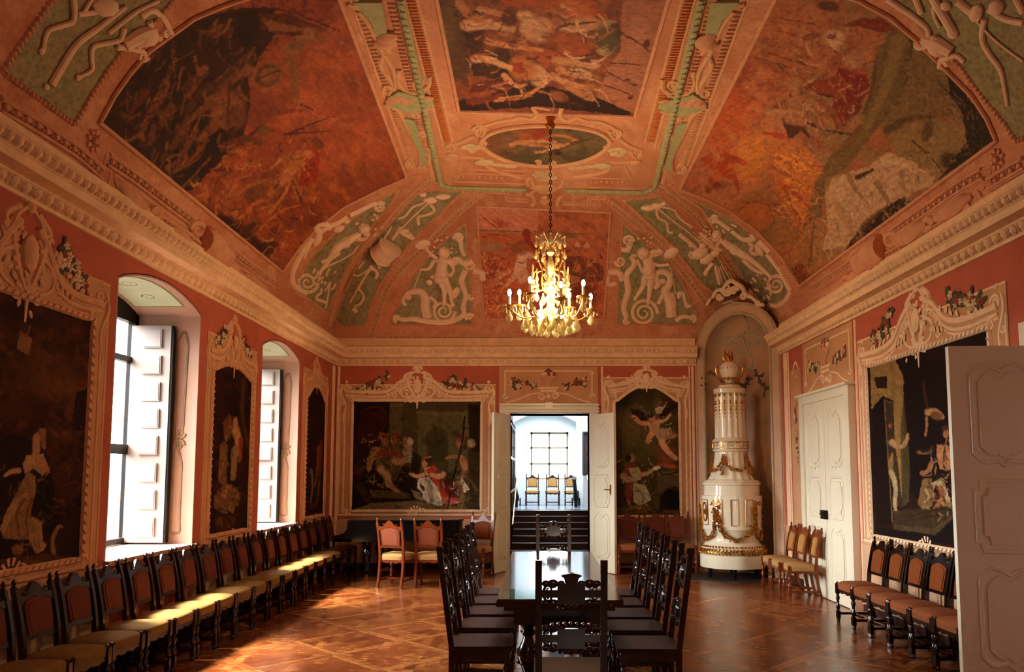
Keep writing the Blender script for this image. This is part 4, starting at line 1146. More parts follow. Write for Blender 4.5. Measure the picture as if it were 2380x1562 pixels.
def cupid(label, Z, body, spots, curls, extras, vols, extra_spots=(), group='stucco cherubs'):
    r0 = empty('stucco_cherub'); tag(r0, label, 'stucco figure', group)
    b, v = limbs(Z, body, spots); finish(b.build('body', m_fig, r0), v)
    b = MB(); hx, hy = spots[0][0], spots[0][1]; hr = spots[0][2]
    for dx, dy, rr, lf in ((0, 5, .17, 1.0), (-13, 9, .26, .72), (13, 9, .26, .72), (-11, -5, .13, .86), (11, -5, .13, .86), (0, 17, .15, .85), (0, 25, .2, .66)): blob(b, SV, *ci(hx+dx, hy+dy, Z), hr*rr*1.3, .9, 0, 1, .03+hr*lf)
    b.build('face', m_fig, r0)
    b = MB()
    for x, y, r_ in curls:
        for i in range(16): a = rnd.random()*6.3; q = rnd.uniform(.5, 1.05)*r_*Z[0]*140/140; c = ci(x+math.cos(a)*q*.9, y+math.sin(a)*q*.8-4, Z); blob(b, SV, *c, .024, .9, 0, 1, .075+.0*i)
    b.build('curly_hair', m_fig, r0)
    b = MB()
    for t, *rs in extras: rib(b, SV, Q(t, *Z), list(rs) if len(rs) > 1 else rs[0], .8, 5, 8)
    for x, y, r_, tn, a, d in vols: spiral(b, SV, *ci(x, y, Z), r_/Z[0], tn, R(a), d, (.036, .014), .9, n=18)
    for x, y, r_, *o in extra_spots: blob(b, SV, *ci(x, y, Z), r_, .6, R(o[0]) if o else 0, o[1] if len(o) > 1 else 1, .01)
    b.build('scrollwork', m_fig, r0)
    return r0
cupid('stucco cherub raising a shell in the green panel left of the chandelier', ZL,
 [('1290 780 1285 830 1262 920', .085, .10, .105), ('1268 925 1298 1000 1300 1085', .07, .05, .035), ('1305 925 1340 1010 1355 1095', .07, .05, .035), ('1250 780 1200 740 1170 700', .045, .035, .03), ('1225 800 1190 850 1135 855', .045, .035, .028), ('1330 790 1365 850 1345 900', .04, .035, .03)],
 [(1300, 730, .115), (1285, 870, .12), (1312, 742, .04), (1300, 1095, .04, 40, 1.6), (1358, 1105, .04, 30, 1.6)], [(1290, 700, 42)],
 [('1210 900 1260 940 1330 895 1360 890', .04, .03), ('1135 870 1100 960 1080 1040', .010), ('1180 1200 1165 1120 1165 1060 1130 1015 1060 1020 1030 1040', .09, .085, .06, .04), ('1030 1040 1010 1080 1030 1110', .04, .03), ('960 1190 1010 1210 1080 1205 1160 1220 1300 1230 1420 1190 1440 1120', .03, .05, .06, .04), ('1380 620 1410 640 1420 720 1440 760', .04), ('1390 780 1440 820 1500 800', .05), ('1500 870 1560 880 1570 930', .06), ('1450 860 1420 940 1450 1040 1430 1130 1460 1210', .06, .05, .04), ('1200 1050 1240 1090 1225 1130', .03)],
 [(1295, 1150, 82, 2.2, 0, 1), (1400, 640, 34, 1.4, 180, 1), (1470, 820, 40, 1.4, 0, 1), (970, 1200, 26, 1.4, 90, 1), (1480, 1190, 24, 1.3, 0, -1), (1480, 1050, 20, 1.3, 0, 1)], [(1150, 680, .11, 30, 1.5), (1370, 800, .08, 60, 1.6), (1380, 1020, .07, 60, 1.9), (1195, 950, .06), (1050, 1050, .06)])
cupid('stucco cherub holding a tablet in the green panel right of the chandelier', ZR,
 [('370 780 385 820 395 890', .085, .10, .105), ('360 905 340 980 295 1050', .07, .05, .035), ('400 920 392 1000 380 1080', .07, .05, .035), ('400 800 450 825 520 820', .045, .035, .028), ('390 770 430 740 470 740', .045, .035, .03)],
 [(345, 735, .115), (380, 860, .12), (330, 748, .04), (290, 1055, .04, 60, 1.6), (380, 1090, .04, 80, 1.4)], [(340, 702, 42)],
 [('300 790 330 850 350 880 420 860', .035, .03), ('530 820 550 920 572 1035', .012), ('420 990 450 960 430 900 480 875 530 910 525 970 500 1010 530 1080 545 1190', .05, .06, .05, .08, .10), ('450 1100 480 1040 500 1000', .04), ('560 1150 560 1080 540 1020', .04), ('570 1220 620 1190 690 1200', .05, .03), ('230 1200 210 1120 240 1010 230 900 280 830 270 770 300 760', .05, .06, .05, .03), ('100 880 170 880 200 930', .06), ('100 900 100 960 160 960', .04), ('190 720 240 720 250 680', .05), ('590 1060 620 1020 640 1090 660 1110', .03)],
 [(350, 1165, 98, 2.3, 0, -1), (240, 660, 38, 1.4, 0, -1), (185, 800, 36, 1.4, 180, -1), (690, 1200, 26, 1.4, 90, -1), (225, 1220, 22, 1.3, 0, 1), (655, 1105, 20, 1.3, 0, 1)], [(430, 740, .09, 20, 1.6), (540, 740, .12, 50, 1.3), (480, 940, .06), (600, 1030, .06)])
cupid('reclining stucco cherub above a volute at the left foot of the vault', ZL,
 [('690 610 620 650 540 700', .07, .09, .09), ('530 710 475 800 425 875', .07, .055, .035), ('545 740 490 780 440 800', .06, .045, .035), ('690 640 740 640 770 610', .045, .03, .028)],
 [(735, 565, .10), (600, 660, .10, -30, 1.3), (415, 885, .04)], [(760, 530, 34)],
 [('870 400 820 395 700 450 640 480', .05, .05), ('620 490 560 530 490 560 430 600', .05), ('380 640 300 750 240 880 250 970 330 1030', .055, .055, .04), ('430 600 400 560 460 540 500 570', .05), ('360 690 320 780', .025), ('460 850 640 760 700 690', .02), ('440 1020 400 1060 470 1090', .03), ('480 990 500 960 470 1130', .025)],
 [(340, 950, 78, 2.0, 0, 1), (840, 420, 34, 1.4, 0, 1)], [(560, 570, .08, 30, 1.6), (620, 520, .05), (410, 640, .09, -40, 1.8)]+[(400+rnd.uniform(-20, 140), 960+rnd.uniform(-110, 60), .035) for _ in range(26)])
cupid('reclining stucco cherub above a volute at the right foot of the vault', ZR,
 [('900 640 960 690 1060 755', .07, .09, .09), ('1075 760 1160 830 1240 905', .07, .055, .035), ('1060 790 1120 850 1180 880', .06, .045, .035), ('880 660 860 690 890 720', .045, .03, .028)],
 [(868, 605, .10), (990, 710, .10, 35, 1.3), (1245, 915, .04)], [(850, 575, 30)],
 [('820 490 880 530 950 580', .05), ('960 590 1050 650 1120 640 1100 610', .05), ('1150 660 1180 690 1230 740', .06), ('1210 750 1290 850 1350 960 1370 1030 1300 1110 1220 1110', .055, .055, .04), ('1110 690 1100 740 1150 750', .04), ('870 720 800 650 740 600', .03)],
 [(1275, 970, 72, 2.0, 0, -1), (840, 500, 34, 1.4, 180, -1)], [(1160, 720, .09, 50, 1.6), (1100, 680, .06)]+[(1180+rnd.uniform(-80, 60), 950+rnd.uniform(-60, 150), .035) for _ in range(26)])
def trophy(label, Z, L, spots, vols=(), boxes=(), q=1.0):
    L = [(l[0],)+tuple(r*q for r in l[1:]) for l in L]; spots = [(s[0], s[1], s[2]*q)+tuple(s[3:]) for s in spots]
    r0 = empty('stucco_trophy'); tag(r0, label, 'stucco ornament'); b = MB()
    for t, *rs in L: rib(b, SV, Q(t, *Z), list(rs) if len(rs) > 1 else rs[0], .8, 5, 8, .01)
    for x, y, r_, *o in spots: blob(b, SV, *ci(x, y, Z), r_, .7, R(o[0]) if o else 0, o[1] if len(o) > 1 else 1, .01)
    for x, y, r_, tn, a, d in vols: spiral(b, SV, *ci(x, y, Z), r_/Z[0], tn, R(a), d, (.03, .012), .9)
    b.build('relief', m_fig, r0)
    for t0, t1, r_ in boxes:
        b = MB(); p0, n0 = SV(*ci(*t0, Z)); p1, n1 = SV(*ci(*t1, Z)); u = (p1-p0).normalized(); b.lathe([(r_, 0), (r_*1.08, .01), (r_, .03), (r_, (p1-p0).length-.03), (r_*1.08, (p1-p0).length-.01), (r_*.9, (p1-p0).length)], p0+n0*r_*.5, 16, basis(u)); b.build('drum', m_fig, r0)
trophy('stucco trophy of drum, trumpets and ribbons in the green band left of the cherub panel', ZL, [('1190 390 1100 470 1010 560 930 640', .022, .012), ('1200 400 1230 440 1190 470 1120 490 1120 540', .028), ('1160 390 1080 420 1030 480 980 500', .026), ('1000 560 960 620 940 650', .04, .02), ('930 560 880 640', .02), ('1000 600 1080 640 1050 600', .035), ('780 850 720 950 640 1090', .03, .02), ('790 850 700 900 660 890', .022), ('700 990 735 1040 720 1090 670 1120', .026), ('780 830 830 880 820 920', .03), ('820 790 850 850', .03), ('660 1130 690 1160', .04), ('740 800 700 850', .02)],
       [(1200, 370, .09, 0, 1.3), (1150, 330, .06), (1290, 345, .07, 0, 1.8), (795, 850, .05), (1020, 590, .06, 20, 1.6)], (), [((860, 740), (930, 670), .20)])
trophy('stucco trophy of armour, lance and ribbons in the green band right of the cherub panel', ZR, [('450 430 560 520 680 610 760 690', .018, .014), ('440 440 450 490 510 530 520 590 550 600', .026), ('480 420 560 440 600 500 690 560', .022), ('600 610 650 650 710 700', .045, .04), ('850 830 860 880 880 960', .035), ('830 810 780 880 790 890', .04), ('760 640 830 700 880 720', .035), ('700 690 660 690', .03), ('870 840 900 960', .012), ('880 830 930 950', .012), ('890 820 960 940', .012), ('1000 560 960 540', .02)],
       [(440, 410, .08, 0, 1.3), (380, 425, .07, 0, 1.8), (490, 395, .05), (740, 740, .13, 40, 1.3), (790, 780, .12, 40, 1.2), (850, 740, .09), (760, 690, .07)], [(690, 755, 30, 1.5, 0, 1), (740, 640, 22, 1.4, 0, 1)])
trophy('stucco trumpets and ribbons in the big green panel at the upper left corner', Z1, [('650 30 520 130 400 220 330 320 260 440', .035, .05, .055, .06), ('820 0 700 60 560 170', .03, .04), ('370 -40 380 50 370 110 300 135 240 165 215 270', .05, .04, .03), ('640 140 620 200 560 220 480 240 470 300 470 360 400 400', .045, .04, .03), ('600 20 480 60 400 70', .05, .04), ('500 -60 430 60', .03)], [(540, 30, .16, 30, 1.5), (235, 450, .05), (210, 265, .05), (400, 400, .05)], q=.5)
trophy('stucco strapwork clasp across the border of the upper left panel', Z1, [('600 240 680 250 740 270 745 300', .05, .04), ('730 80 790 50 850 100 885 170', .05, .04), ('640 230 720 180 800 150', .10, .12, .09), ('700 240 760 200 830 190', .06, .06), ('770 110 790 160', .05)], [(760, 190, .15, 30, 1.4)], [(738, 290, 24, 1.3, 0, 1), (868, 165, 26, 1.3, 0, 1)], q=.55)
trophy('stucco gun barrels and ribbons in the big green panel at the upper right corner', Z3, [('1270 -40 1320 40 1385 150', .06, .08, .08), ('1180 -60 1230 60', .05), ('1540 90 1530 190 1570 270 1620 340 1640 430 1655 520', .05, .045, .03), ('1500 100 1600 200 1731 300', .02), ('1560 40 1640 90 1731 110', .05), ('1410 0 1480 60 1520 90', .07, .06), ('1690 -20 1731 60', .05), ('1300 -40 1290 60 1320 130', .03)], [(1385, 160, .10), (1500, 60, .11, 20, 1.6), (1600, 30, .12), (1350, 25, .09)], q=.5)
trophy('stucco strapwork clasp across the border of the upper right panel', Z3, [('1060 -10 1180 70 1260 140 1260 200', .05, .04), ('1330 290 1400 270 1440 300', .05, .04), ('1240 190 1310 210 1380 250', .10, .13, .10), ('1200 200 1230 230 1260 220', .045), ('1320 330 1330 290 1370 280', .045)], [(1300, 220, .15, 40, 1.4)], [(1225, 215, 24, 1.3, 180, -1), (1335, 320, 24, 1.3, 0, -1)], q=.55)
P1_TXT = '''
p #4A3C20:.9 440 340 1215 350 1215 1015 440 1000
p #1E0C08:.95 440 340 670 350 660 520 600 620 560 800 440 1000
p #3A120E:.9 490 400 640 400 650 480 600 600 500 640 470 560
l #4A2A16 6 4 .5 520 390 600 380 650 420
p #55492C 665 360 745 365 735 560 735 780 690 700 665 480
p #66582F 665 355 760 362 740 380 670 375
p #5C5230 830 400 1130 410 1110 440 1110 780 840 780
p #4A3E20 890 540 930 500 980 500 1020 540 1020 780 890 780
e #3E361C:.8 960 620 60 110
l #6A5E38 6 4 .5 840 410 1000 425 1120 415
p #2A1C10 1140 360 1215 370 1215 800 1150 620
p #6A5C34 1095 420 1140 400 1145 560 1110 560
p #1A0E08:.9 440 720 780 740 830 940 560 1000 440 1000
p #5A4A28:.9 540 880 700 890 780 900 800 935 560 930
p #7A6844:.9 560 960 800 950 900 960 1215 1000 1210 1015 440 1005
e #2E1810 480 640 40 60
l #3C2A18 30 20 .4 530 940 480 860
e #8A5A3A 640 590 26 28
l #7A2C1C 14 6 .5 600 570 620 540 650 560
e #6E2418 700 560 24 30
e #8A6040 695 590 18 20
p #7A3A24 570 630 640 620 680 640 730 640 740 700 700 760 640 730 560 690
l #9A7046 24 18 .4 580 640 550 700 540 750
l #8A643C 20 14 .4 760 580 760 620 770 660
p #5A4A28 580 690 720 680 740 760 700 830 640 800 590 760
l #A88A5A 30 20 .4 610 750 650 800 660 850
l #9A7A50 24 16 .4 700 700 730 720 750 700
l #96704A 18 12 .4 660 840 700 880 720 890
p #8A7A58 740 640 790 600 810 650 800 720 760 720
e #B09A78 790 590 20 26
e #4A2616 480 760 30 60
l #6A3A20 10 6 .4 450 780 520 740
p #241408:.9 800 640 860 680 830 900 790 900
e #C8906A 878 722 18 24 10
e #3A2418 900 700 26 18 20
l #C86A5A 6 3 .4 880 690 915 680
p #D0A07A 870 750 910 740 920 780 890 800
p #B4402A 880 760 930 730 980 770 960 800 1000 860 1080 920 1105 960 1010 980 960 900 930 830
p #C8605A 960 920 1090 930 1100 960 1010 975
l #D8A078 14 10 .4 870 790 830 800 790 785
l #D8A078 22 14 .4 985 790 960 800 920 790
e #2E4A3A:.8 965 770 24 16
p #D8CFB4 830 820 900 800 940 850 960 900 990 970 960 980 900 960 860 930 880 870
p #A89C80:.9 900 820 930 860 930 960 910 950 890 880
l #F0E8D0 10 6 .4 920 840 960 900 980 970
l #F0E8D0 10 6 .4 850 820 840 860 870 900
p #A09070:.9 790 880 850 900 880 950 820 930
e #8A3020 1100 560 26 20
e #9A6A44 1090 600 24 28
e #8A5030 1095 580 26 16
e #B89A74 1160 600 26 28
p #5A4A2E 1080 640 1150 640 1200 680 1210 900 1160 960 1080 940 1060 780
p #3A2C1A 1140 640 1205 660 1210 980 1150 960
l #B08058 22 18 .4 1100 690 1120 740 1110 790
l #A07048 12 8 .4 1070 680 1030 684 1010 690
p #E0D6BC 1100 800 1130 850 1150 880 1120 900 1085 870
l #8A6A44 24 16 .4 1080 850 1100 920 1090 990
l #1E120A 6 5 .3 1120 440 1100 620 1050 820 1015 995
l #3A2A18 5 4 .3 1105 500 1140 510
e #4A3E28:.9 1160 980 40 30
l #5A2018 60 20 .6 1000 840 1060 900
'''
def f_p1(p):
    p.fill('#3E3018'); p.run(T(P1_TXT, 2.604, 650, 800)); p.clutter(110, [(835, 1010), (930, 1010), (960, 1060), (930, 1140), (850, 1120)], ['#8A6A44', '#3A1E12', '#B08A5C', '#5A2A1C', '#140A06'], (5, 20), (.7, 2.2), 16); p.clutter(60, [(1050, 1020), (1115, 1020), (1115, 1180), (1060, 1180)], ['#8A6A48', '#2A1A10', '#5A4428'], (6, 26), (.7, 2.4), 17, 1.4); p.clutter(60, [(960, 1110), (1070, 1110), (1070, 1175), (980, 1175)], ['#E8DCC0', '#8A7A60', '#8A2A1E', '#C85A4A'], (5, 16), (.6, 1.6), 18, 1.2); p.cloud('#160A06', 18, .5, .75, 4, .5); p.brush(.3, 1.2, .7)
P2_TXT = '''
e #5A5030:.9 330 560 200 200 0 .8
e #6E5A34:.8 230 480 80 120 0 .7
e #7A4A30:.8 440 660 80 60 0 .8
e #241408:.9 170 300 90 120 0 .6
e #2A1A0C:.9 480 330 60 90 0 .7
e #4A2A18:.8 450 330 50 30
p #2A1C12 215 390 270 395 310 420 330 460 290 465 240 430
p #2A1C12 390 460 410 400 440 380 490 385 450 420 430 450
p #B8A488 370 390 400 375 425 385 410 420 380 420
e #C49070 355 450 20 24 20
e #3A2418 345 432 22 14
l #D09A74 14 12 .4 330 480 280 475 250 445 240 440
l #D09A74 12 8 .4 380 470 430 460 460 430
p #C89A78 330 480 400 460 400 500 370 540 340 530
p #B49A78 380 510 460 510 460 560 430 590 400 590 370 550
l #D09A74 20 14 .4 370 520 340 560 325 590
l #D8A480 20 14 .4 410 590 440 640 480 680 495 690
l #B07A58 14 10 .4 440 560 480 560 490 550
l #8A5A3A 8 5 .4 225 440 240 450 260 445
e #D8A480 260 450 10 6
e #B4623A:.9 450 735 60 16 10 .7
e #8A4A2A:.8 440 700 50 30 0 .8
e #A87C58 228 690 22 26 -20
e #2A1A10 210 690 20 24
p #7A3A2A 190 730 240 720 290 760 290 800 240 850 220 990 200 980 190 850 160 800
p #A89A78 210 750 270 745 290 780 290 820 240 830
p #B0A88C 240 840 310 850 350 940 320 960 270 980 240 950
l #8A8468:.9 12 6 .5 260 870 300 920 290 960
l #B09070 22 14 .4 180 800 210 820 240 820
l #B89070 14 10 .4 290 790 330 780 370 750
e #E0D0B0 380 750 26 14 -20
p #5A4A30 385 770 520 780 520 880 470 900 385 900
p #6A5A3C 385 770 520 770 520 790 385 790
l #2A1A0E 5 4 .4 390 760 430 790 520 770
p #160C08 440 870 500 860 525 900 525 1000 400 1000 410 920
e #241408 425 960 30 60
l #3E2A18 6 4 .4 430 880 460 870 500 880
p #5A4426:.9 130 990 300 970 400 1000 520 1010 520 1045 130 1045
e #8A6040:.9 255 990 40 12
e #241810:.9 370 1010 60 14
'''
def f_p2(p):
    p.fill('#3A2E18'); p.cloud('#5A4A28', 30, .45, .7, 1, .7); p.run(T(P2_TXT, 2.604, 1380, 800)); p.clutter(60, [(1440, 1060), (1520, 1060), (1520, 1190), (1450, 1190)], ['#B8A884', '#4A2018', '#2A1A10', '#8A6A4A'], (5, 22), (.7, 2), 19, 1.2); p.clutter(40, [(1480, 940), (1560, 940), (1570, 1040), (1500, 1040)], ['#D8B088', '#4A2A18', '#8A6040'], (5, 18), (.7, 2), 20); p.brush(.3, 1.0, .7)
P0_TXT = '''
e #5A3018:.8 260 1200 260 160 0 .9
e #6E3E20:.7 400 1300 180 90 0 .8
p #26100A 480 1320 560 1300 560 1562 440 1562
l #3A1A10 6 4 .4 150 1080 80 1260 0 1500
p #8A5A3A 125 940 205 990 180 1095 105 1050
l #8A5A3A 6 3 .4 170 960 190 910
l #4A2414 10 8 .4 0 1270 90 1250
'''
P0B_TXT = '''
p #1E0C08:.9 0 330 60 290 160 320 260 420 300 700 460 600 440 1000 0 1050
e #4A2416:.8 60 180 160 70 0 .8
l #3E1E14 14 10 .5 290 260 330 210 390 280 400 400 360 500
l #4A2818 9 6 .5 300 480 350 470 370 510 350 560
e #3A1A10 330 600 70 80
e #B07C58 195 320 22 38 15
p #8A5E3E 205 265 245 265 245 380 225 370
l #B4845E 22 18 .4 195 350 190 400 170 430
p #B0885E 140 410 230 400 260 470 230 520 180 480 150 500 100 500
p #1A0E0A 80 480 120 440 130 520 100 540
l #B88660 16 10 .4 100 490 60 495 30 515
l #A87450 14 8 .4 240 460 255 490 250 520
e #B07C54 205 450 20 14
p #8E6642 150 490 190 520 190 600 165 700 160 850 120 860 20 850 0 800 40 700 90 600
p #A87E54 110 620 150 600 120 700 60 730 20 830 0 800 40 690
l #6A4228:.9 12 8 .5 130 640 90 720 100 840
l #6A4228:.9 10 6 .5 170 640 140 740 150 840
p #A07850 160 730 220 760 230 870 250 880 230 920 190 930 150 850
p #120806 190 600 260 500 290 560 290 700 330 790 280 830 230 760
l #8A6040 14 8 .5 285 930 280 860 310 790 330 790
e #8A5030 95 910 34 30 20
p #4E2A18 0 960 250 930 420 960 410 1030 0 1060
e #6A3C24 170 980 60 14
'''
def f_p0(p):
    p.fill('#32140C'); p.cloud('#4A2214', 30, .45, .7, 1, .8); p.cloud('#6A3A1E', 26, .52, .75, 2, .7, mask=ss(700, 850, p.y0)*(1-ss(1000, 1060, p.y0)))
    p.run(T(P0_TXT, 2.693, 0, 420)); p.run(T(P0B_TXT, 2.29, 0, 880)); p.clutter(60, [(10, 1060), (110, 1040), (110, 1280), (10, 1290)], ['#9A7450', '#4A2A1A', '#7A5438', '#1A0C08'], (10, 40), (1, 3), 21, 1.6, (.25, .5)); p.clutter(60, [(110, 960), (190, 960), (190, 1200), (120, 1200)], ['#5A2E1A', '#2A120A', '#6A3A20'], (8, 40), (1, 4), 22); p.brush(.32, 1.1)
P3_TXT = '''
l #2E120A 40 20 .6 1170 0 1180 200
l #4A2A18 12 8 .5 1300 0 1290 180 1330 400
e #6E4426 1215 260 26 70 5
l #8A6038 22 18 .4 1190 370 1180 540
p #7A5232 1170 350 1210 350 1205 560 1170 560
e #A87048 1253 235 14 34
l #B07A4C 24 16 .4 1255 280 1270 340 1260 400
l #8A7048 20 14 .4 1250 380 1245 460 1240 530
l #8A3A22 12 8 .5 1280 320 1280 420 1270 440
p #6E4830 1140 620 1190 560 1230 560 1280 610 1270 680 1200 720 1140 690
e #9A6A48 1200 600 20 40 20
e #8A5A3C 1260 620 20 26
l #8A6A4A 10 8 .5 1150 640 1190 690 1240 700
e #4A2A1C 1200 760 60 40
'''
def f_p3(p):
    p.fill('#200C08'); p.cloud('#3E1A10', 16, .45, .7, 1, .8); p.run(T(P3_TXT, 2.29, 0, 880)); p.clutter(70, [(495, 1130), (560, 1130), (560, 1220), (500, 1220)], ['#9A6A48', '#3A1A10', '#6A4028', '#120806'], (5, 24), (.8, 2.4), 23); p.clutter(30, [(515, 960), (560, 960), (560, 1110), (515, 1110)], ['#A87A50', '#3A1E12'], (6, 24), (.7, 2), 24, 1.5); p.brush(.32, 1.4)
P4_TXT = '''
l #6E3A20 10 6 .5 250 590 250 660 240 800
l #8A4A2A 8 5 .5 235 620 230 740 215 860
l #7A6040 9 5 .5 190 760 200 860 185 960
l #6A4028 8 5 .5 240 820 230 920 220 980
e #4A2A18 200 980 30 20
'''
def f_p4(p): p.fill('#241008'); p.cloud('#3E1C10', 16, .45, .7, 1, .7); p.run(T(P4_TXT, 2.604, 650, 800))
PR_TXT = '''
p #8A6A38 80 -260 300 -280 390 -100 390 420 370 1080 330 1080 300 700 300 120 200 80 100 200 90 -100
p #26120C 120 -90 240 -100 240 10 150 10
p #1A0A08 130 160 205 90 230 120 290 1240 140 1260 100 300
p #3A2A18 215 120 300 130 310 480 340 700 380 1090 340 1090 300 700 250 680
l #6E5A38 5 4 .3 215 110 240 500 290 1230
l #5A4830 8 5 .3 220 120 300 145
l #5A4428 3 3 .4 90 80 200 60
l #5A4428 3 3 .4 85 20 130 10 120 60
p #4A3E22:.9 360 400 390 100 450 700 440 1040 380 1090
p #160A08:.95 400 -300 800 -200 810 250 830 500 640 900 560 1100 450 900 440 500
l #3A2018 14 12 .5 570 -50 600 150 610 240
e #8A4A2C 270 350 20 26
e #A04A34 265 350 14 12
l #9A6A44 14 10 .4 320 370 330 410
l #A87C54 22 18 .4 290 490 330 540 390 530 425 460
e #B08058 425 440 14 30 10
l #A88058 24 18 .4 270 500 310 530
p #8A6A40 250 680 290 580 300 700 290 780 260 770
l #A89468 26 20 .4 280 770 310 860 320 940
l #B09A70 20 14 .4 320 940 310 1060 320 1110
l #B08A64 14 12 .4 310 1120 360 1145
l #A87A50 34 24 .4 610 230 680 220 740 270
e #6E4428 690 260 60 40 20
l #9A6A44 14 10 .4 600 280 600 360 590 440
e #7A5A3C 575 590 70 22
e #2A1810 580 580 50 16
e #A06440 775 420 28 46 0
e #4A2418 770 370 40 24
p #A87048 690 520 760 530 830 540 840 740 780 760 720 740 690 620
e #C08858:.8 730 600 30 60
e #C08858:.8 800 640 26 60
p #4A2416 750 540 775 540 770 740 750 740
l #9A6644 22 16 .4 650 680 610 760 570 790
e #8E5A3A 560 780 26 24
p #7A5C38 560 830 650 830 640 930 690 980 640 1080 590 1130 520 1060
l #A08458 12 8 .4 590 930 620 1000 580 1040
p #B09468 640 870 740 820 780 920 820 1040 780 1060 740 900 680 890 660 940
l #8A5230 30 20 .4 730 920 740 1000 690 1080 660 1170
e #9A6A44 650 1190 20 24
p #3A2A18:.95 300 1120 560 1100 880 1100 650 1280 300 1240
l #1E120A 3 3 .4 420 1180 640 1120 820 1110
l #1E120A 3 3 .4 380 1220 600 1180 760 1160
p #4A3822 290 1240 650 1285 890 1110 890 1140 680 1340 300 1290
p #120806 140 1270 300 1290 680 1345 900 1170 920 1440 150 1330
l #8A6A44 24 14 .4 750 1060 830 1060 880 1020
'''
def f_pR(p): p.fill('#1C0C08'); p.cloud('#2E160E', 30, .45, .7, 1, .7); p.run(T(PR_TXT, 3.904, 2000, 900)); p.clutter(80, [(2140, 1100), (2220, 1100), (2220, 1200), (2140, 1200)], ['#B08858', '#3A1C10', '#8A5C38', '#120806'], (6, 24), (.8, 2.2), 25, 1.3); p.clutter(40, [(2160, 1020), (2215, 1020), (2215, 1100), (2165, 1100)], ['#C08858', '#5A2E1C'], (6, 20), (.8, 2.2), 26, 1.5); p.brush(.3, 1.2)
m_fl = [mat('petal_white', '#E0C8A0', .7), mat('petal_red', '#A84430', .7), mat('petal_leaf', '#4E4A2A', .7)]
def spray(M, u0, v0, du, dv, n, par, sc=1.0, nm='flower_spray'):
    n = int(n*2.4); sc *= 1.12
    b = MB(); q = random.Random(int(u0*97+v0*31))
    for i in range(n):
        t = q.random(); u = u0+du*t; v = v0+dv*t+q.uniform(-.07, .07)*sc*(1.3-t)
        b.m = 2
        for k in range(3): leaf(b, M, u, v, q.uniform(.05, .11)*sc, q.random()*6.3, .012, .45)
        if i % 3 != 2: b.m = q.choice((0, 0, 1)); flower(b, M, u+q.uniform(-.03, .03), v+q.uniform(-.03, .03), q.uniform(.032, .05)*sc, 5, .018)
    return b.build(nm, m_fl, par)
def shell(b, M, u, v, r, up=1, k=7):
    for i in range(k):
        a = PI*(i+.5)/k; rib(b, M, [(u, v), (u+r*math.cos(a), v+up*r*math.sin(a))], [r*.10, r*.2], .8, n=4)
    blob(b, M, u, v, r*.3, .7)
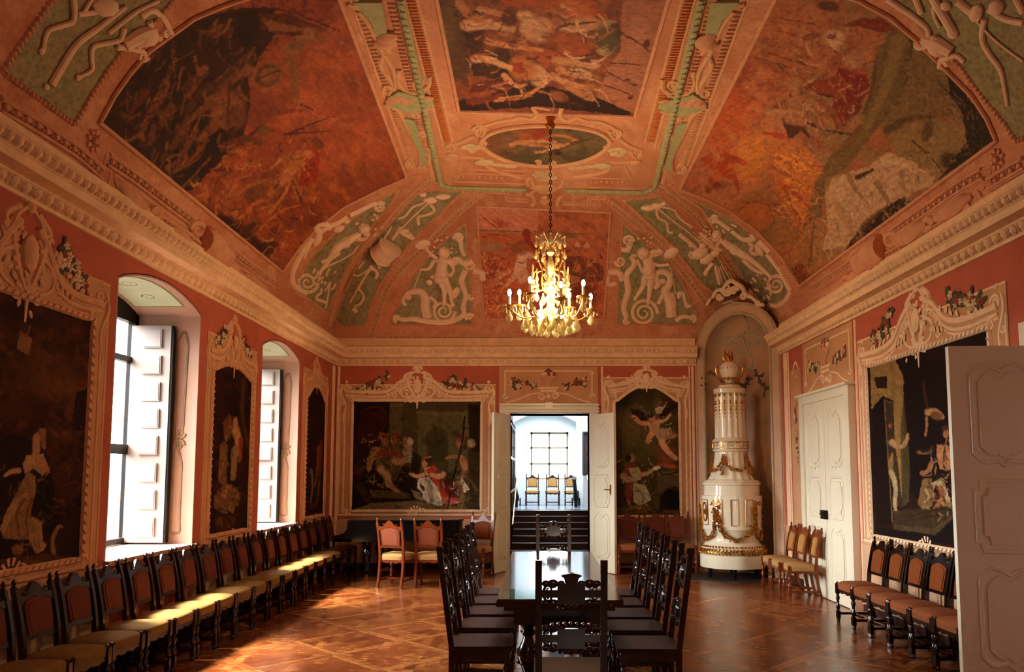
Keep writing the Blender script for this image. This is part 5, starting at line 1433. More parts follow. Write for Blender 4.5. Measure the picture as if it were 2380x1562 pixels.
def picture(M, u0, u1, v0, v1, label, fn, top='S', step=.012, mats=(None,), crest=.52, marg=.24, m=None, side=1, seed=1, bottom=True, shoulder=0, spr=True, group=None):
    m = m or m_stucco; w = u1-u0; uc = (u0+u1)/2
    r0 = empty('framed_painting'); tag(r0, label, 'painting', group)
    def msk(U, V):
        if shoulder <= 0: return np.ones(len(U), bool)
        x = np.abs(U-uc)/(w/2); return V <= v1-shoulder*np.clip((x-.25)/.7, 0, 1)**1.3
    canvas('canvas', M, u0, u1, v0, v1, step, fn, m_canvas, r0, .014, msk, warp=1.5, wsc=5, seed=seed)
    b = MB(); pan = [(u0-marg, v0-.07), (u1+marg, v0-.07), (u1+marg, v1+crest*.62), (u0-marg, v1+crest*.62)]
    b.prism(pan, lambda a, c, d: M(a, c)[0]+M(a, c)[1]*d, 0, .008); b.build('backing_panel', m_pan, r0, sharp=None)
    # canvas outline
    if shoulder > 0:
        topl = [(u0+w*i/16, v1-shoulder*min(1, max(0, (abs(-1+i/8)-.25)/.7))**1.3) for i in range(17)]
    else: topl = [(u0, v1), (u1, v1)]
    out = [(u0, v0)]+topl+[(u1, v0)]
    b = MB(); d = dens(out, .12); rib(b, M, d, .030, .9, closed=True, sm=False, lift=.01)
    A, B = onS(M, d+[d[0]], .035)
    for p, nn, t in resample(A, B, .075): b.ell(p, (.026, .012, .014), ((t+nn.cross(t)*.8).normalized(), nn.cross(t), nn), 5, 4)
    o2 = [(u0-marg*.55, v0-.04), (u0-marg*.55, v1-.15)]; o3 = [(u1+marg*.55, v0-.04), (u1+marg*.55, v1-.15)]
    for P in (o2, o3): rib(b, M, dens(P, .15, False), .022, .8, sm=False)
    for s_ in (-1, 1):
        ue = uc+s_*(w/2+marg*.9); rib(b, M, dens([(ue, v0-.05), (ue, v1+.1)], .15, False), .018, .8, sm=False)
    rib(b, M, dens([(u0-marg, v0-.07), (u1+marg, v0-.07)], .15, False), .02, .8, sm=False)
    rib(b, M, dens([(u0-marg, v1+crest*.62), (u1+marg, v1+crest*.62)], .15, False), .016, .8, sm=False)
    b.build('frame_moulding', m, r0)
    b = MB(); c = v1+crest
    lo = v1-shoulder*.55
    for s_ in (-1, 1):
        g = lambda x, y: (uc+s_*x, y)
        for k, (dz, wd) in enumerate(((0, .036), (-.085, .022), (-.13, .014))):
            P = [g(w/2+marg*.5, lo+.16+dz*.8), g(w/2*.72, lo+.15+dz+shoulder*.2), g(w/2*.45, v1+.20*crest/.52+dz), g(w/2*.25, v1+.40*crest/.52+dz), g(.10, c-.02+dz)]
            rib(b, M, P, wd, .9, 6, 8)
        A, B = onS(M, smooth([g(w/2+marg*.3, lo+.05), g(w/2*.72, lo+.06), g(w/2*.42, v1+.10)], 6), .01)
        for p, nn, t in resample(A, B, .05): b.ell(p, .014, None, 5, 4)
    b.build('crest_rail', m, r0)
    b = MB()      # centre cartouche
    K = min(1.0, w/1.6)
    for s_ in (-1, 1):
        g = lambda x, y: (uc+s_*x*K, v1+y*crest/.52)
        rib(b, M, [g(.02, .62), g(.14, .52), g(.17, .36), g(.10, .18), g(.02, .04)], [.02, .034, .03], .9)
        rib(b, M, [g(.10, .60), g(.24, .50), g(.20, .38)], .028); rib(b, M, [g(.17, .30), g(.30, .22), g(.27, .10), g(.14, .04)], [.03, .022], .9)
        spiral(b, M, *g(.12, .02), .07*K, 1.6, R(90), s_, (.026, .012), .9); spiral(b, M, *g(.22, .44), .05*K, 1.4, 0, s_, (.022, .01), .9)
        spiral(b, M, *g(.40, .10), .045*K, 1.4, R(180), -s_, (.02, .01), .9)
        rib(b, M, [g(.05, .0), g(.07, -.10), g(.03, -.16)], [.022, .014])
        for a in range(4): leaf(b, M, *g(.30+.07*a, .12-.01*a), .08, PI/2+s_*(-.5), .02, .5)
    g = lambda x, y: (uc+x*K, v1+y*crest/.52)
    blob(b, M, *g(0, .30), .085*K, .5, PI/2, 1.7, .02); blob(b, M, *g(0, .62), .05*K, .8); shell(b, M, uc, v1+.64*crest/.52, .10*K)
    rib(b, M, [g(0, .08), g(0, -.06), g(0, -.20)], [.036, .016], .9)
    for i in range(6): blob(b, M, *g(rnd.uniform(-.12, .12), rnd.uniform(.0, .12)), .03, .8)
    q = random.Random(int(uc*31+7))
    for i in range(16):
        a = q.random()*6.3; rr = q.uniform(.10, .34)*K; x = uc+math.cos(a)*rr; y = v1+.26*crest/.52+math.sin(a)*rr*.95*crest/.52
        spiral(b, M, x, y, q.uniform(.025, .045)*max(K, .6), 1.2, q.random()*6, q.choice((-1, 1)), (.017, .007), .9, n=10)
    for i in range(26):
        a = q.random()*6.3; rr = q.uniform(.05, .40)*K; leaf(b, M, uc+math.cos(a)*rr*1.1, v1+.22*crest/.52+math.sin(a)*rr*.8*crest/.52, q.uniform(.05, .09), q.random()*6.3, .02, .6)
    for s_ in (-1, 1):
        for i in range(9): leaf(b, M, uc+s_*(.26*K+(w/2-.3*K)*i/9), v1+.34*crest/.52-.19*crest/.52*min(1, i/6)-shoulder*.3*i/9, .085, PI/2+s_*q.uniform(-1.4, .2), .02, .5)
    b.build('cartouche', m, r0)
    b = MB()      # shoulder scrolls
    for s_ in (-1, 1):
        g = lambda x, y: (uc+s_*(w/2+x*marg/.24), lo+y)
        rib(b, M, [g(.17, .28), g(.21, .12), g(.12, -.10), g(.16, -.32), g(.13, -.50)], [.018, .034, .02, .026, .012], .9)
        spiral(b, M, *g(.10, .20), .07, 1.7, 0, -s_, (.028, .012), .9); spiral(b, M, *g(.02, .02), .055, 1.5, R(90), s_, (.024, .012), .9)
        rib(b, M, [g(.0, .10), g(-.04, -.04), g(.03, -.16)], [.03, .014]); spiral(b, M, *g(.18, -.05), .04, 1.3, 0, s_, (.018, .01), .9); blob(b, M, *g(.12, .33), .035, .8)
        spiral(b, M, *g(.05, v0-lo-.02), .05, 1.3, 0, s_, (.022, .01), .9); rib(b, M, [g(.02, v0-lo+.02), g(.10, v0-lo+.03), g(.14, v0-lo+.16)], [.024, .012])
    b.build('shoulder_scrolls', m, r0)
    if bottom:
        b = MB(); shell(b, M, uc, v0-.03, .11*K+.02, 1, 6)
        for s_ in (-1, 1): spiral(b, M, uc+s_*.12, v0+.0, .05, 1.4, 0, s_, (.02, .01), .9)
        b.build('bottom_shell', m, r0)
    if spr:
        for s_ in (-1, 1): spray(M, uc+s_*w*.22, v1+.42*crest/.52, s_*w*.24, -.20*crest/.52, 9, r0, 1.0 if w > 1.4 else .7)
    return r0
m_pan = mat('panel_plaster', '#C8966C', .85, var=.10, vscale=3, bump=.15, bscale=30)
m_panb = m_pan
m_sb = mat('stucco_pale', '#F2D2AC', .7, var=.1, vscale=9, bump=.2, bscale=60)
pics = [picture(ML, 4.60, 6.24, 1.02, 2.95, 'dark painting of a pleading woman in pale robes, left wall before the first window', f_p0, step=.008, marg=.25, crest=.55),
 picture(ML, 8.60, 9.80, 1.00, 2.98, 'narrow dark painting of a standing saint on the wall pier between the two windows', f_p3, step=.014, marg=.15, crest=.45, shoulder=.12),
 picture(ML, 12.12, 13.22, 1.0, 3.12, 'narrow dark painting between the second window and the back corner', f_p4, step=.018, marg=.15, crest=.36, shoulder=.22, spr=False),
 picture(MBk, -3.335, -1.01, 1.03, 3.01, 'wide painting on the back wall, woman in white and red kneeling before a king', f_p1, step=.0095, marg=.25, crest=.45, m=m_sb),
 picture(MBk, 1.375, 2.55, .93, 3.25, 'upright painting of a winged angel above a seated man, right of the open doorway', f_p2, step=.0095, marg=.2, crest=.27, m=m_sb, shoulder=.27, spr=False, bottom=False),
 picture(MR, 6.72, 9.27, .96, 2.98, 'large dark painting on the right wall partly hidden by the near white door', f_pR, step=.010, marg=.26, crest=.55, m=m_sb)]
# overdoor panels
def overdoor(M, u0, u1, v0, v1, label):
    r0 = empty('overdoor_panel'); tag(r0, label, 'wall ornament'); b = MB(); uc = (u0+u1)/2; w = u1-u0; h = v1-v0
    b.prism([(u0, v0), (u1, v0), (u1, v1), (u0, v1)], lambda a, c, d: M(a, c)[0]+M(a, c)[1]*d, 0, .012); b.build('backing_panel', m_pan, r0, sharp=None)
    b = MB(); P = [(u0+.06*w, v0+.2*h), (u0+.06*w, v1-.12*h), (u1-.06*w, v1-.12*h), (u1-.06*w, v0+.2*h)]
    rib(b, M, dens(P, .1, False), .020, .9, sm=False); P2 = [(uc+(a-uc)*.9, v0+(c-v0)*.93) for a, c in P]; rib(b, M, dens(P2, .1, False), .012, .9, sm=False)
    for s_ in (-1, 1):
        g = lambda x, y: (uc+s_*x*w/2, v0+y*h)
        spiral(b, M, *g(.88, .2), .05, 1.5, 0, s_, (.02, .01), .9); spiral(b, M, *g(.86, .85), .04, 1.5, 0, -s_, (.018, .01), .9); spiral(b, M, *g(.14, .2), .065, 1.7, 0, s_, (.024, .012), .9)
        rib(b, M, [g(.85, .02), g(.6, .12), g(.4, .24), g(.16, .30)], .018, .9); spiral(b, M, *g(.45, .18), .035, 1.4, 0, s_, (.016, .01), .9)
    g = lambda x, y: (uc+x*w/2, v0+y*h)
    rib(b, M, [g(-.2, .42), g(.2, .42)], .03, 1, sm=False); rib(b, M, [g(-.16, .34), g(.16, .34)], .035, 1, sm=False); blob(b, M, *g(0, .2), .05, .6)
    b.build('scrollwork', m_sb, r0)
    b = MB(); b2 = MB(); n = M(uc, v0)[1]; up = Vector((0, 0, 1)); tt = n.cross(up)
    for z, r in ((.46, .04), (.50, .02), (.54, .03), (.60, .09), (.66, .14), (.69, .15)): pass
    b.lathe([(.05, .46*h), (.02, .52*h), (.03, .56*h), (.10, .62*h), (.15, .72*h), (.155, .74*h)], M(uc, v0)[0]+n*.02, 12, (tt, n*.35, up)); b.build('urn', m_stucco_r, r0)
    b = MB()
    for i, (x, y) in enumerate(((-.06, .80), (0, .86), (.06, .80), (.02, .78), (-.11, .78), (.11, .79))): b.m = 1 if i % 2 else 0; blob(b, M, *g(x, y), .045, .7)
    b.m = 2
    for a in range(6): leaf(b, M, *g((a-2.5)*.04, .84), .09, PI/2+(a-2.5)*.4, .01, .4)
    b.build('fruit', m_fl, r0)
    spray(M, uc-w*.38, v0+.55*h, w*.24, -.05, 6, r0, .8); spray(M, uc+w*.38, v0+.6*h, -w*.24, -.12, 6, r0, .8)
overdoor(MBk, -.70, 1.085, 2.95, 3.62, 'painted stucco panel with fruit urn above the open back doorway')
overdoor(MR, 9.66, 11.5, 2.84, 3.62, 'painted stucco panel with fruit urn above the closed white doors on the right')
# slender painted panel right of the niche on the right wall, plus plain pilaster strips
b = MB()
for (a, c, m_) in ((11.62, 12.10, 0),):
    b.prism([(a, .9), (c, .9), (c, 3.3), (a, 3.3)], lambda u, v, d: MR(u, v)[0]+MR(u, v)[1]*d, 0, .01)
r0 = b.build('wall_panel', m_pan, sharp=None); tag(r0, 'slender plaster panel with a hanging leaf spray between the niche and the closed doors', 'wall ornament')
b = MB(); rib(b, MR, dens([(11.66, .95), (12.06, .95), (12.06, 3.0), (11.86, 3.2), (11.66, 3.0)], .1), .014, closed=True, sm=False)
for s_ in (-1, 1): spiral(b, MR, 11.86+s_*.08, 3.22, .06, 1.4, 0, s_, (.018, .01)); rib(b, MR, [(11.86, 3.42), (11.86+s_*.1, 3.32), (11.86+s_*.12, 3.15)], .016)
b.build('frame_moulding', m_sb, r0); spray(MR, 11.86, 1.9, .02, .85, 8, r0, .6, 'leaf_spray')
def strips(M, u, z0, z1, ws, m, nm='trim'):
    b = MB()
    for du, r in ws: rib(b, M, dens([(u+du, z0), (u+du, z1)], .3, False), r, .8, sm=False)
    return trim(b, m)
strips(MR, 12.3, .1, 3.62, ((0, .03), (.1, .02), (-.1, .02)), m_sb); strips(MR, 9.60, .1, 3.62, ((0, .02),), m_sb); strips(MBk, 1.16, .1, 3.62, ((0, .02),), m_sb); strips(MBk, 2.80, .1, 3.62, ((0, .025), (-.06, .015)), m_sb); strips(MBk, -3.6, .1, 3.62, ((0, .03),), m_sb)
strips(ML, 13.7, .1, 3.62, ((0, .03), (.1, .02)), m_sb)
# dado
def dado(M, segs, h, m):
    b = MB()
    for a, c in segs:
        b.prism([(a, 0), (c, 0), (c, h), (a, h)], lambda u, v, d: M(u, v)[0]+M(u, v)[1]*d, 0, .01)
        k = max(1, round((c-a)/.8))
        for i in range(k):
            x0 = a+(c-a)*i/k+.07; x1 = a+(c-a)*(i+1)/k-.07; rib(b, M, dens([(x0, .22), (x1, .22), (x1, h-.12), (x0, h-.12)], .2), .012, closed=True, sm=False)
        rib(b, M, dens([(a, h), (c, h)], .3, False), .022, .8, sm=False)
    return b
m_dado = mat('dado_plaster', '#C9A07C', .8, var=.1, vscale=3)
for M, segs, h in ((ML, ((YN, 6.6), (8.3, 10.15), (11.8, YB)), .90), (MBk, ((XL, -.72), (1.1, 2.82)), .86), (MR, ((YN, 4.5), (6.24, 9.6), (11.55, 12.5)), .86)): trim(dado(M, segs, h, m_dado), m_dado, 'panelled plaster dado')
m_skirt = mat('skirting', '#3A1A10', .5, var=.2)
b = MB(); b.box((XL+.015, 5.9, .06), (.03, 16.2, .12)); struct(b.build('baseboard_left', m_skirt))
b = MB(); b.box(((XL-.72)/2, YB-.015, .06), (-.72-XL, .03, .12)); b.box(((1.1+2.82)/2, YB-.015, .06), (1.72, .03, .12)); struct(b.build('baseboard_back', m_skirt))
b = MB(); b.box((XR-.015, 7.92, .06), (.03, 3.3, .12)); b.box((XR-.015, 12.05, .06), (.03, .9, .12)); struct(b.build('baseboard_right', m_skirt))
# niche stucco : frames, trellis scrolls and painted leaves
r0 = empty('niche_ornament'); tag(r0, 'grey-green stucco scrollwork inside the arched corner niche above the tiled stove', 'stucco ornament')
m_ns = mat('niche_stucco', '#B8A684', .75, var=.12, vscale=8, bump=.2)
b = MB(); MN = lambda s, z: (N0+NT*s+Vector((0, 0, z)), NN)
for r_, w_ in ((RO-.03, .02), (RI+.02, .028)): rib(b, MN, dens(arch_out(r_, .1), .12, False), w_, .8, sm=False)
b.build('arch_moulding', m_ns, r0)
NX = (1.0, 0, 0)
def SNd(dd): 
    f = SP(N0-NN*dd, NN); return f
def Snich(x, y):
    # point on curved niche back
    p, n = SN(x, y); s_ = (p-N0).dot(NT); q = max(-1, min(1, (s_-cs)/RI)); z = p.z
    for _ in range(3):
        ww = RI if z < ZS else max(.05, math.sqrt(max(.0, RI*RI-(z-ZS)**2))); q = max(-.97, min(.97, (s_-cs)/ww))
        d = .38*(ww/RI)**.6*math.sqrt(1-q*q)**.75; f = SP(N0-NN*d, NN); p, _n = f(x, y); s_ = (p-N0).dot(NT); z = p.z
    nn = (NN-NT*q*.8).normalized(); return p, nn
b = MB(); ns = lambda t, w: rib(b, Snich, Q(t, *ZR), w, .9, 5, 6)
for t, w in (('800 1440 850 1390 960 1350 1060 1300', .03), ('810 1400 870 1300 880 1200 930 1150 990 1130', .022), ('830 1420 890 1320 900 1220', .014), ('990 1110 1040 1170 1070 1230 1080 1310', .028), ('1000 1100 960 1080 900 1100', .022), ('1010 1100 1100 1140 1160 1200 1200 1280', .022), ('1080 1310 1140 1320 1200 1360', .022), ('1040 1330 1060 1400 1080 1450 1110 1500 1090 1550', .024), ('960 1370 900 1400 860 1450 850 1520', .028), ('1120 1400 1160 1370', .016)): ns(t, w)
for x, y, r, d in ((1100, 1370, 40, 1), (860, 1530, 22, 1), (1070, 1270, 18, -1), (1000, 1130, 22, 1), (940, 1370, 20, -1), (1100, 1540, 24, 1)): spiral(b, Snich, *ci(x, y, ZR), r/3, 1.5, 0, d, (.024, .012), .9)
for x, y in ((990, 1090), (1010, 1140), (960, 1110), (930, 1180), (1040, 1200)): leaf(b, Snich, *ci(x, y, ZR), .12, rnd.random()*6, .01, .6)
b.build('scrollwork', m_ns, r0)
b = MB(); Z9 = (5.205, 1600, 800)
for i, t in enumerate(('780 300 830 380 860 460 900 500 960 520 1000 500', '700 400 740 420 700 480 640 500', '600 460 640 500 700 530', '820 370 900 380', '930 560 920 620')):
    P = Q(t, *Z9); b.m = 2; rib(b, Snich, P, .008)
    for x, y in [(v.x, v.y) for v in smooth(P, 3)]:
        b.m = 2 if rnd.random() < .7 else 1; leaf(b, Snich, x, y, .07, rnd.random()*6.3, .0, .6); leaf(b, Snich, x, y, .06, rnd.random()*6.3, .0, .6)
b.build('leaf_spray', m_fl, r0)
b = MB(); b.m = 2
for x, y in ((170, 430), (190, 470), (175, 500), (200, 540), (240, 370), (270, 350), (300, 360)): leaf(b, SN, *ci(x, y, Z9), .06, rnd.random()*6, 0, .6); leaf(b, SN, *ci(x, y, Z9), .06, rnd.random()*6, 0, .6)
b.build('leaf_spray', m_fl, r0)
b = MB(); ns2 = lambda t, w: rib(b, lambda x, y: (SN(x, y)[0]+NN*.01, NN), Q(t, *ZR), w, .9, 5, 8)
for t, w in (('830 1060 860 1010 900 1000 920 970', .035), ('920 970 960 940 1000 960 1040 990 1060 1040', .04), ('1060 1040 1110 1060 1150 1100 1190 1110', .03), ('890 1010 930 1040 980 1010', .03), ('790 1110 820 1060', .03)): ns2(t, w)
MN2 = lambda x, y: (SN(x, y)[0]+NN*.01, NN)
for x, y, r, d in ((935, 990, 34, 1), (980, 1010, 30, -1), (880, 1050, 24, 1), (1050, 1050, 26, -1), (1150, 1095, 20, 1)): spiral(b, MN2, *ci(x, y, ZR), r/3, 1.4, 0, d, (.035, .015), 1)
b.build('crest', m_sb, r0)
# ---------------------------------------------------------------- panelled doors
def door_leaf(root, org, U, W, H, Nf, th=.045, handle=None, m=None, both=True):
    """leaf as part of root ; org bottom hinge corner, U along width, Nf face normal"""
    m = m or m_cream; org = Vector(org); U = Vector(U).normalized(); Nf = Vector(Nf).normalized(); Z = Vector((0, 0, 1))
    fn = lambda u, v, d: org+U*u+Z*v+Nf*d
    b = MB(); b.prism([(0, .01), (W, .01), (W, H), (0, H)], fn, -th/2, th/2); leaf_ = b.build('leaf', m, root, sharp=None)
    x0, x1 = W*.2, W*.8; xc = W/2
    def shp(z0, z1, kind, ins=0):
        a, c = x0+ins, x1-ins; k = (x1-x0)*.22; zz0, zz1 = z0+ins, z1-ins
        if kind == 'mid': return [(a, zz0+k*.7), (a+k*.35, zz0+k*.6), (a+k*.5, zz0), (c-k*.5, zz0), (c-k*.35, zz0+k*.6), (c, zz0+k*.7), (c, zz1-k*.7), (c-k*.35, zz1-k*.6), (c-k*.5, zz1), (a+k*.5, zz1), (a+k*.35, zz1-k*.6), (a, zz1-k*.7)]
        topc = [(a, zz1-k*.9), (a+k*.5, zz1-k*.3), (a+k*1.0, zz1), (xc-k*.5, zz1-k*.25), (xc, zz1-k*.55), (xc+k*.5, zz1-k*.25), (c-k*1.0, zz1), (c-k*.5, zz1-k*.3), (c, zz1-k*.9)]
        botc = [(c, zz0+k*.9), (c-k*.5, zz0+k*.4), (c-k*1.0, zz0+k*.2), (xc+k*.5, zz0+k*.35), (xc, zz0), (xc-k*.5, zz0+k*.35), (a+k*1.0, zz0+k*.2), (a+k*.5, zz0+k*.4), (a, zz0+k*.9)]
        return topc+botc
    for z0, z1, kd in ((.655, .945, 'top'), (.41, .61, 'mid'), (.085, .365, 'top')):
        b = MB()
        for sd in ((1, -1) if both else (1,)):
            M = lambda u, v, sd=sd: (fn(u, v, sd*(th/2)), Nf*sd)
            P = shp(z0*H, z1*H, kd); rib(b, M, dens(P, .05), .018, .9, 3, 6, closed=True, sm=False)
            P2 = shp(z0*H, z1*H, kd, .05*W/.7); b.prism(P2, lambda u, v, d, sd=sd: fn(u, v, sd*(th/2+d)), -.002, .010)
            rib(b, M, dens(P2, .05), .006, .9, 3, 5, closed=True, sm=False, lift=.008)
        b.build('panel', m, leaf_)
    if handle:
        b = MB(); hx, hz = handle; p = fn(hx, hz, th/2)
        b.box(p+Nf*.003, (.035, .006, .17), (U, Nf, Z)); b.tube([p+Nf*.005, p+Nf*.05, p+Nf*.05+U*(-.11 if hx > W/2 else .11)], .009, 8); o = b.build('handle', m_brass, leaf_)
    return leaf_
# open double doors in the back wall
D1 = empty('door_1'); struct(D1); D1['label'] = 'open white double doors in the back wall'
hL, hR = Vector((DX0-.01, YB-.03, 0)), Vector((DX1+.01, YB-.03, 0))
uL = Vector((-.245, -.62, 0)).normalized(); uR = Vector((.375, -.62, 0)).normalized()
door_leaf(D1, hL, uL, .70, 2.74, Vector((0, 0, 1)).cross(uL)); door_leaf(D1, hR, uR, .73, 2.74, -Vector((0, 0, 1)).cross(uR), handle=(.63, 1.42))
b = MB()
for x0, x1, z0, z1 in ((DX0-.19, DX0, 0, DZ), (DX1, DX1+.155, 0, DZ), (DX0-.19, DX1+.155, DZ, 2.95)): b.box(((x0+x1)/2, YB-.03, (z0+z1)/2), (x1-x0, .06, z1-z0))
for z in (2.80, 2.86, 2.92): b.box(((DX0+DX1)/2, YB-.07-(.02 if z > 2.9 else 0), z), (DX1-DX0+.34, .05, .03))
b.box((.2, YB-.09, 2.90), (.13, .06, .12)); b.build('casing', m_cream, D1, sharp=None)
b = MB()
for x in (DX0-.01, DX1+.01): b.box((x+(-.0), YB+.3, DZ/2), (.02, .6, DZ))
b.box(((DX0+DX1)/2, YB+.3, DZ+.01), (DX1-DX0, .6, .02)); b.build('reveal', m_cream, D1, sharp=None)
# closed doors on the right wall
D2 = empty('door_2'); struct(D2); D2['label'] = 'closed white double doors on the right wall'
y0, y1 = 9.82, 11.36; hm = (y1-y0)/2
door_leaf(D2, (XR-.04, y0, 0), (0, 1, 0), hm-.004, 2.70, (-1, 0, 0), both=False); door_leaf(D2, (XR-.04, y1, 0), (0, -1, 0), hm-.004, 2.70, (-1, 0, 0), both=False)
b = MB()
for a, c, z0, z1 in ((y0-.15, y0, 0, 2.70), (y1, y1+.15, 0, 2.70), (y0-.15, y1+.15, 2.70, 2.815)): b.box((XR-.045, (a+c)/2, (z0+z1)/2), (.09, c-a, z1-z0))
b.box((XR-.07, (y0+y1)/2, 2.83), (.14, y1-y0+.36, .03)); b.build('casing', m_cream, D2, sharp=None)
b = MB(); b.box((XR-.085, y0+hm+.03, 1.14), (.05, .16, .12)); b.tube([(XR-.11, y0+hm-.01, 1.15), (XR-.16, y0+hm-.01, 1.15), (XR-.16, y0+hm-.12, 1.15)], .01, 8); b.build('rim_lock', m_iron, D2)
# near open leaf
D3 = empty('door_3'); struct(D3); D3['label'] = 'open white door leaf at the right edge'
door_leaf(D3, (XR-.01, 5.98, 0), Vector((-.75, .04, 0)), .76, 2.69, (-.05, -1, 0), th=.05)
b = MB()
for a, c, z0, z1 in ((4.47, 4.62, 0, 2.8), (6.12, 6.24, 0, 2.8), (4.47, 6.24, 2.8, 2.92)): b.box((XR-.03, (a+c)/2, (z0+z1)/2), (.06, c-a, z1-z0))
b.build('casing', m_cream, D3, sharp=None)
# ---------------------------------------------------------------- window shutters
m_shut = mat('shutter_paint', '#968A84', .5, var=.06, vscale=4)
def shutter(y, a, label):
    r0 = empty('window_shutter'); tag(r0, label, 'shutter', 'folded shutters in the window reveals'); xa, xb = XL-WT+.14, XL-.26
    z0, z1 = SILL+.03, 3.27; yc = y-.10
    b = MB(); ang = .05; U = Vector((xb-xa, .0, 0)); L = U.length; U.normalize()
    b.box(((xa+xb)/2, yc, (z0+z1)/2), (L, .035, z1-z0)); b.build('leaf', m_shut, r0, sharp=None)
    for i in range(8):
        zc = z0+.16+(z1-z0-.3)*i/7; b = MB(); b.box((xa+L*.55, yc-.026, zc), (.20, .020, .20), None, 1.0); b.box((xa+L*.55, yc-.038, zc), (.175, .006, .175)); b.build('raised_panel', m_shut, r0, sharp=None)
    b = MB(); b.box((xb+.012, yc+.02, (z0+z1)/2), (.02, .06, z1-z0)); b.build('edge_strip', m_iron, r0, sharp=None)
    b = MB(); M = lambda u, v: (Vector((u, y-.016, v)), Vector((0, -1, 0)))
    rib(b, M, dens([(xb+.03, z0+.1), (xb+.03, z1-.15), (xb+.10, z1-.05), (xb+.14, z1-.2), (xb+.12, 2.2), (xb+.07, 2.0), (xb+.12, 1.8), (xb+.12, z0+.1)], .1), .014, closed=True)
    spiral(b, M, xb+.08, 2.0, .06, 1.6, 0, 1, (.024, .012)); spiral(b, M, xb+.10, 2.12, .045, 1.5, 0, -1, (.02, .01)); b.build('reveal_ornament', mat('dark_stucco', '#8A7050', .7, var=.2), r0)
shutter(8.28, 6.61, 'white shutter with raised square panels in the nearer window'); shutter(11.78, 10.16, 'white shutter with raised square panels in the farther window')
for (a, c) in wins:
    b = MB(); f2 = lambda u, v: (Vector((XL-u, v, SPR+RISE*math.sin(PI*max(0, min(1, (v-a)/(c-a))))**.8-.016)), Vector((0, -(math.cos(PI*(v-a)/(c-a))*.3), -1)).normalized())
    vs = []; n1, n2 = 8, 14
    for i in range(n1+1):
        for j in range(n2+1):
            u = .10+.52*i/n1; v = a+.2+(c-a-.4)*j/n2; p, n = f2(u, v); vs.append(p+n*.004)
    b.add(vs, [(i*(n2+1)+j, i*(n2+1)+j+1, (i+1)*(n2+1)+j+1, (i+1)*(n2+1)+j) for i in range(n1) for j in range(n2)])
    r0 = b.build('soffit_panel', m_greenl); tag(r0, 'pale green painted panel with scrolls under the '+('nearer' if a < 9 else 'farther')+' window arch', 'wall ornament')
    b = MB(); rib(b, f2, dens([(.10, a+.2), (.62, a+.2), (.62, c-.2), (.10, c-.2)], .06), .014, closed=True, sm=False)
    spiral(b, f2, .36, (a+c)/2, .10, 1.8, 0, 1, (.012, .006)); spiral(b, f2, .36, c-.42, .07, 1.6, 0, -1, (.012, .006)); rib(b, f2, [(.3, a+.4), (.5, a+.6), (.35, (a+c)/2)], .008); b.build('scroll', m_green, r0)
# ---------------------------------------------------------------- upholstered side chairs
def turned(b, x, y, z0, z1, r, seg=10):
    h = z1-z0; pr = [(.8, 0), (.9, .03), (.55, .06), (.75, .12), (1.0, .2), (.95, .3), (.6, .42), (.5, .47), (.8, .5), (.5, .53), (.62, .6), (.95, .72), (.9, .8), (.5, .88), (.8, .92), (.8, 1)]
    b.lathe([(r*a, z0+h*t) for a, t in pr], (x, y, 0), seg)
m_seatL = mat('seat_gold', '#86642E', .9, var=.06, vscale=20, bump=.1, bscale=200)
m_seatR = mat('seat_rust', '#8E5028', .9, var=.06, vscale=20, bump=.1, bscale=200)
m_seatT = mat('seat_tan', '#A8804A', .85, var=.06, vscale=20, bump=.1, bscale=200)
m_backR = mat('back_rust', '#6E3020', .9, var=.06, vscale=20, bump=.1, bscale=200)
m_backO = mat('back_orange', '#7C3814', .85, var=.06, vscale=20, bump=.1, bscale=200)
m_backT = mat('back_tan', '#A8783E', .85, var=.06, vscale=20, bump=.1, bscale=200)
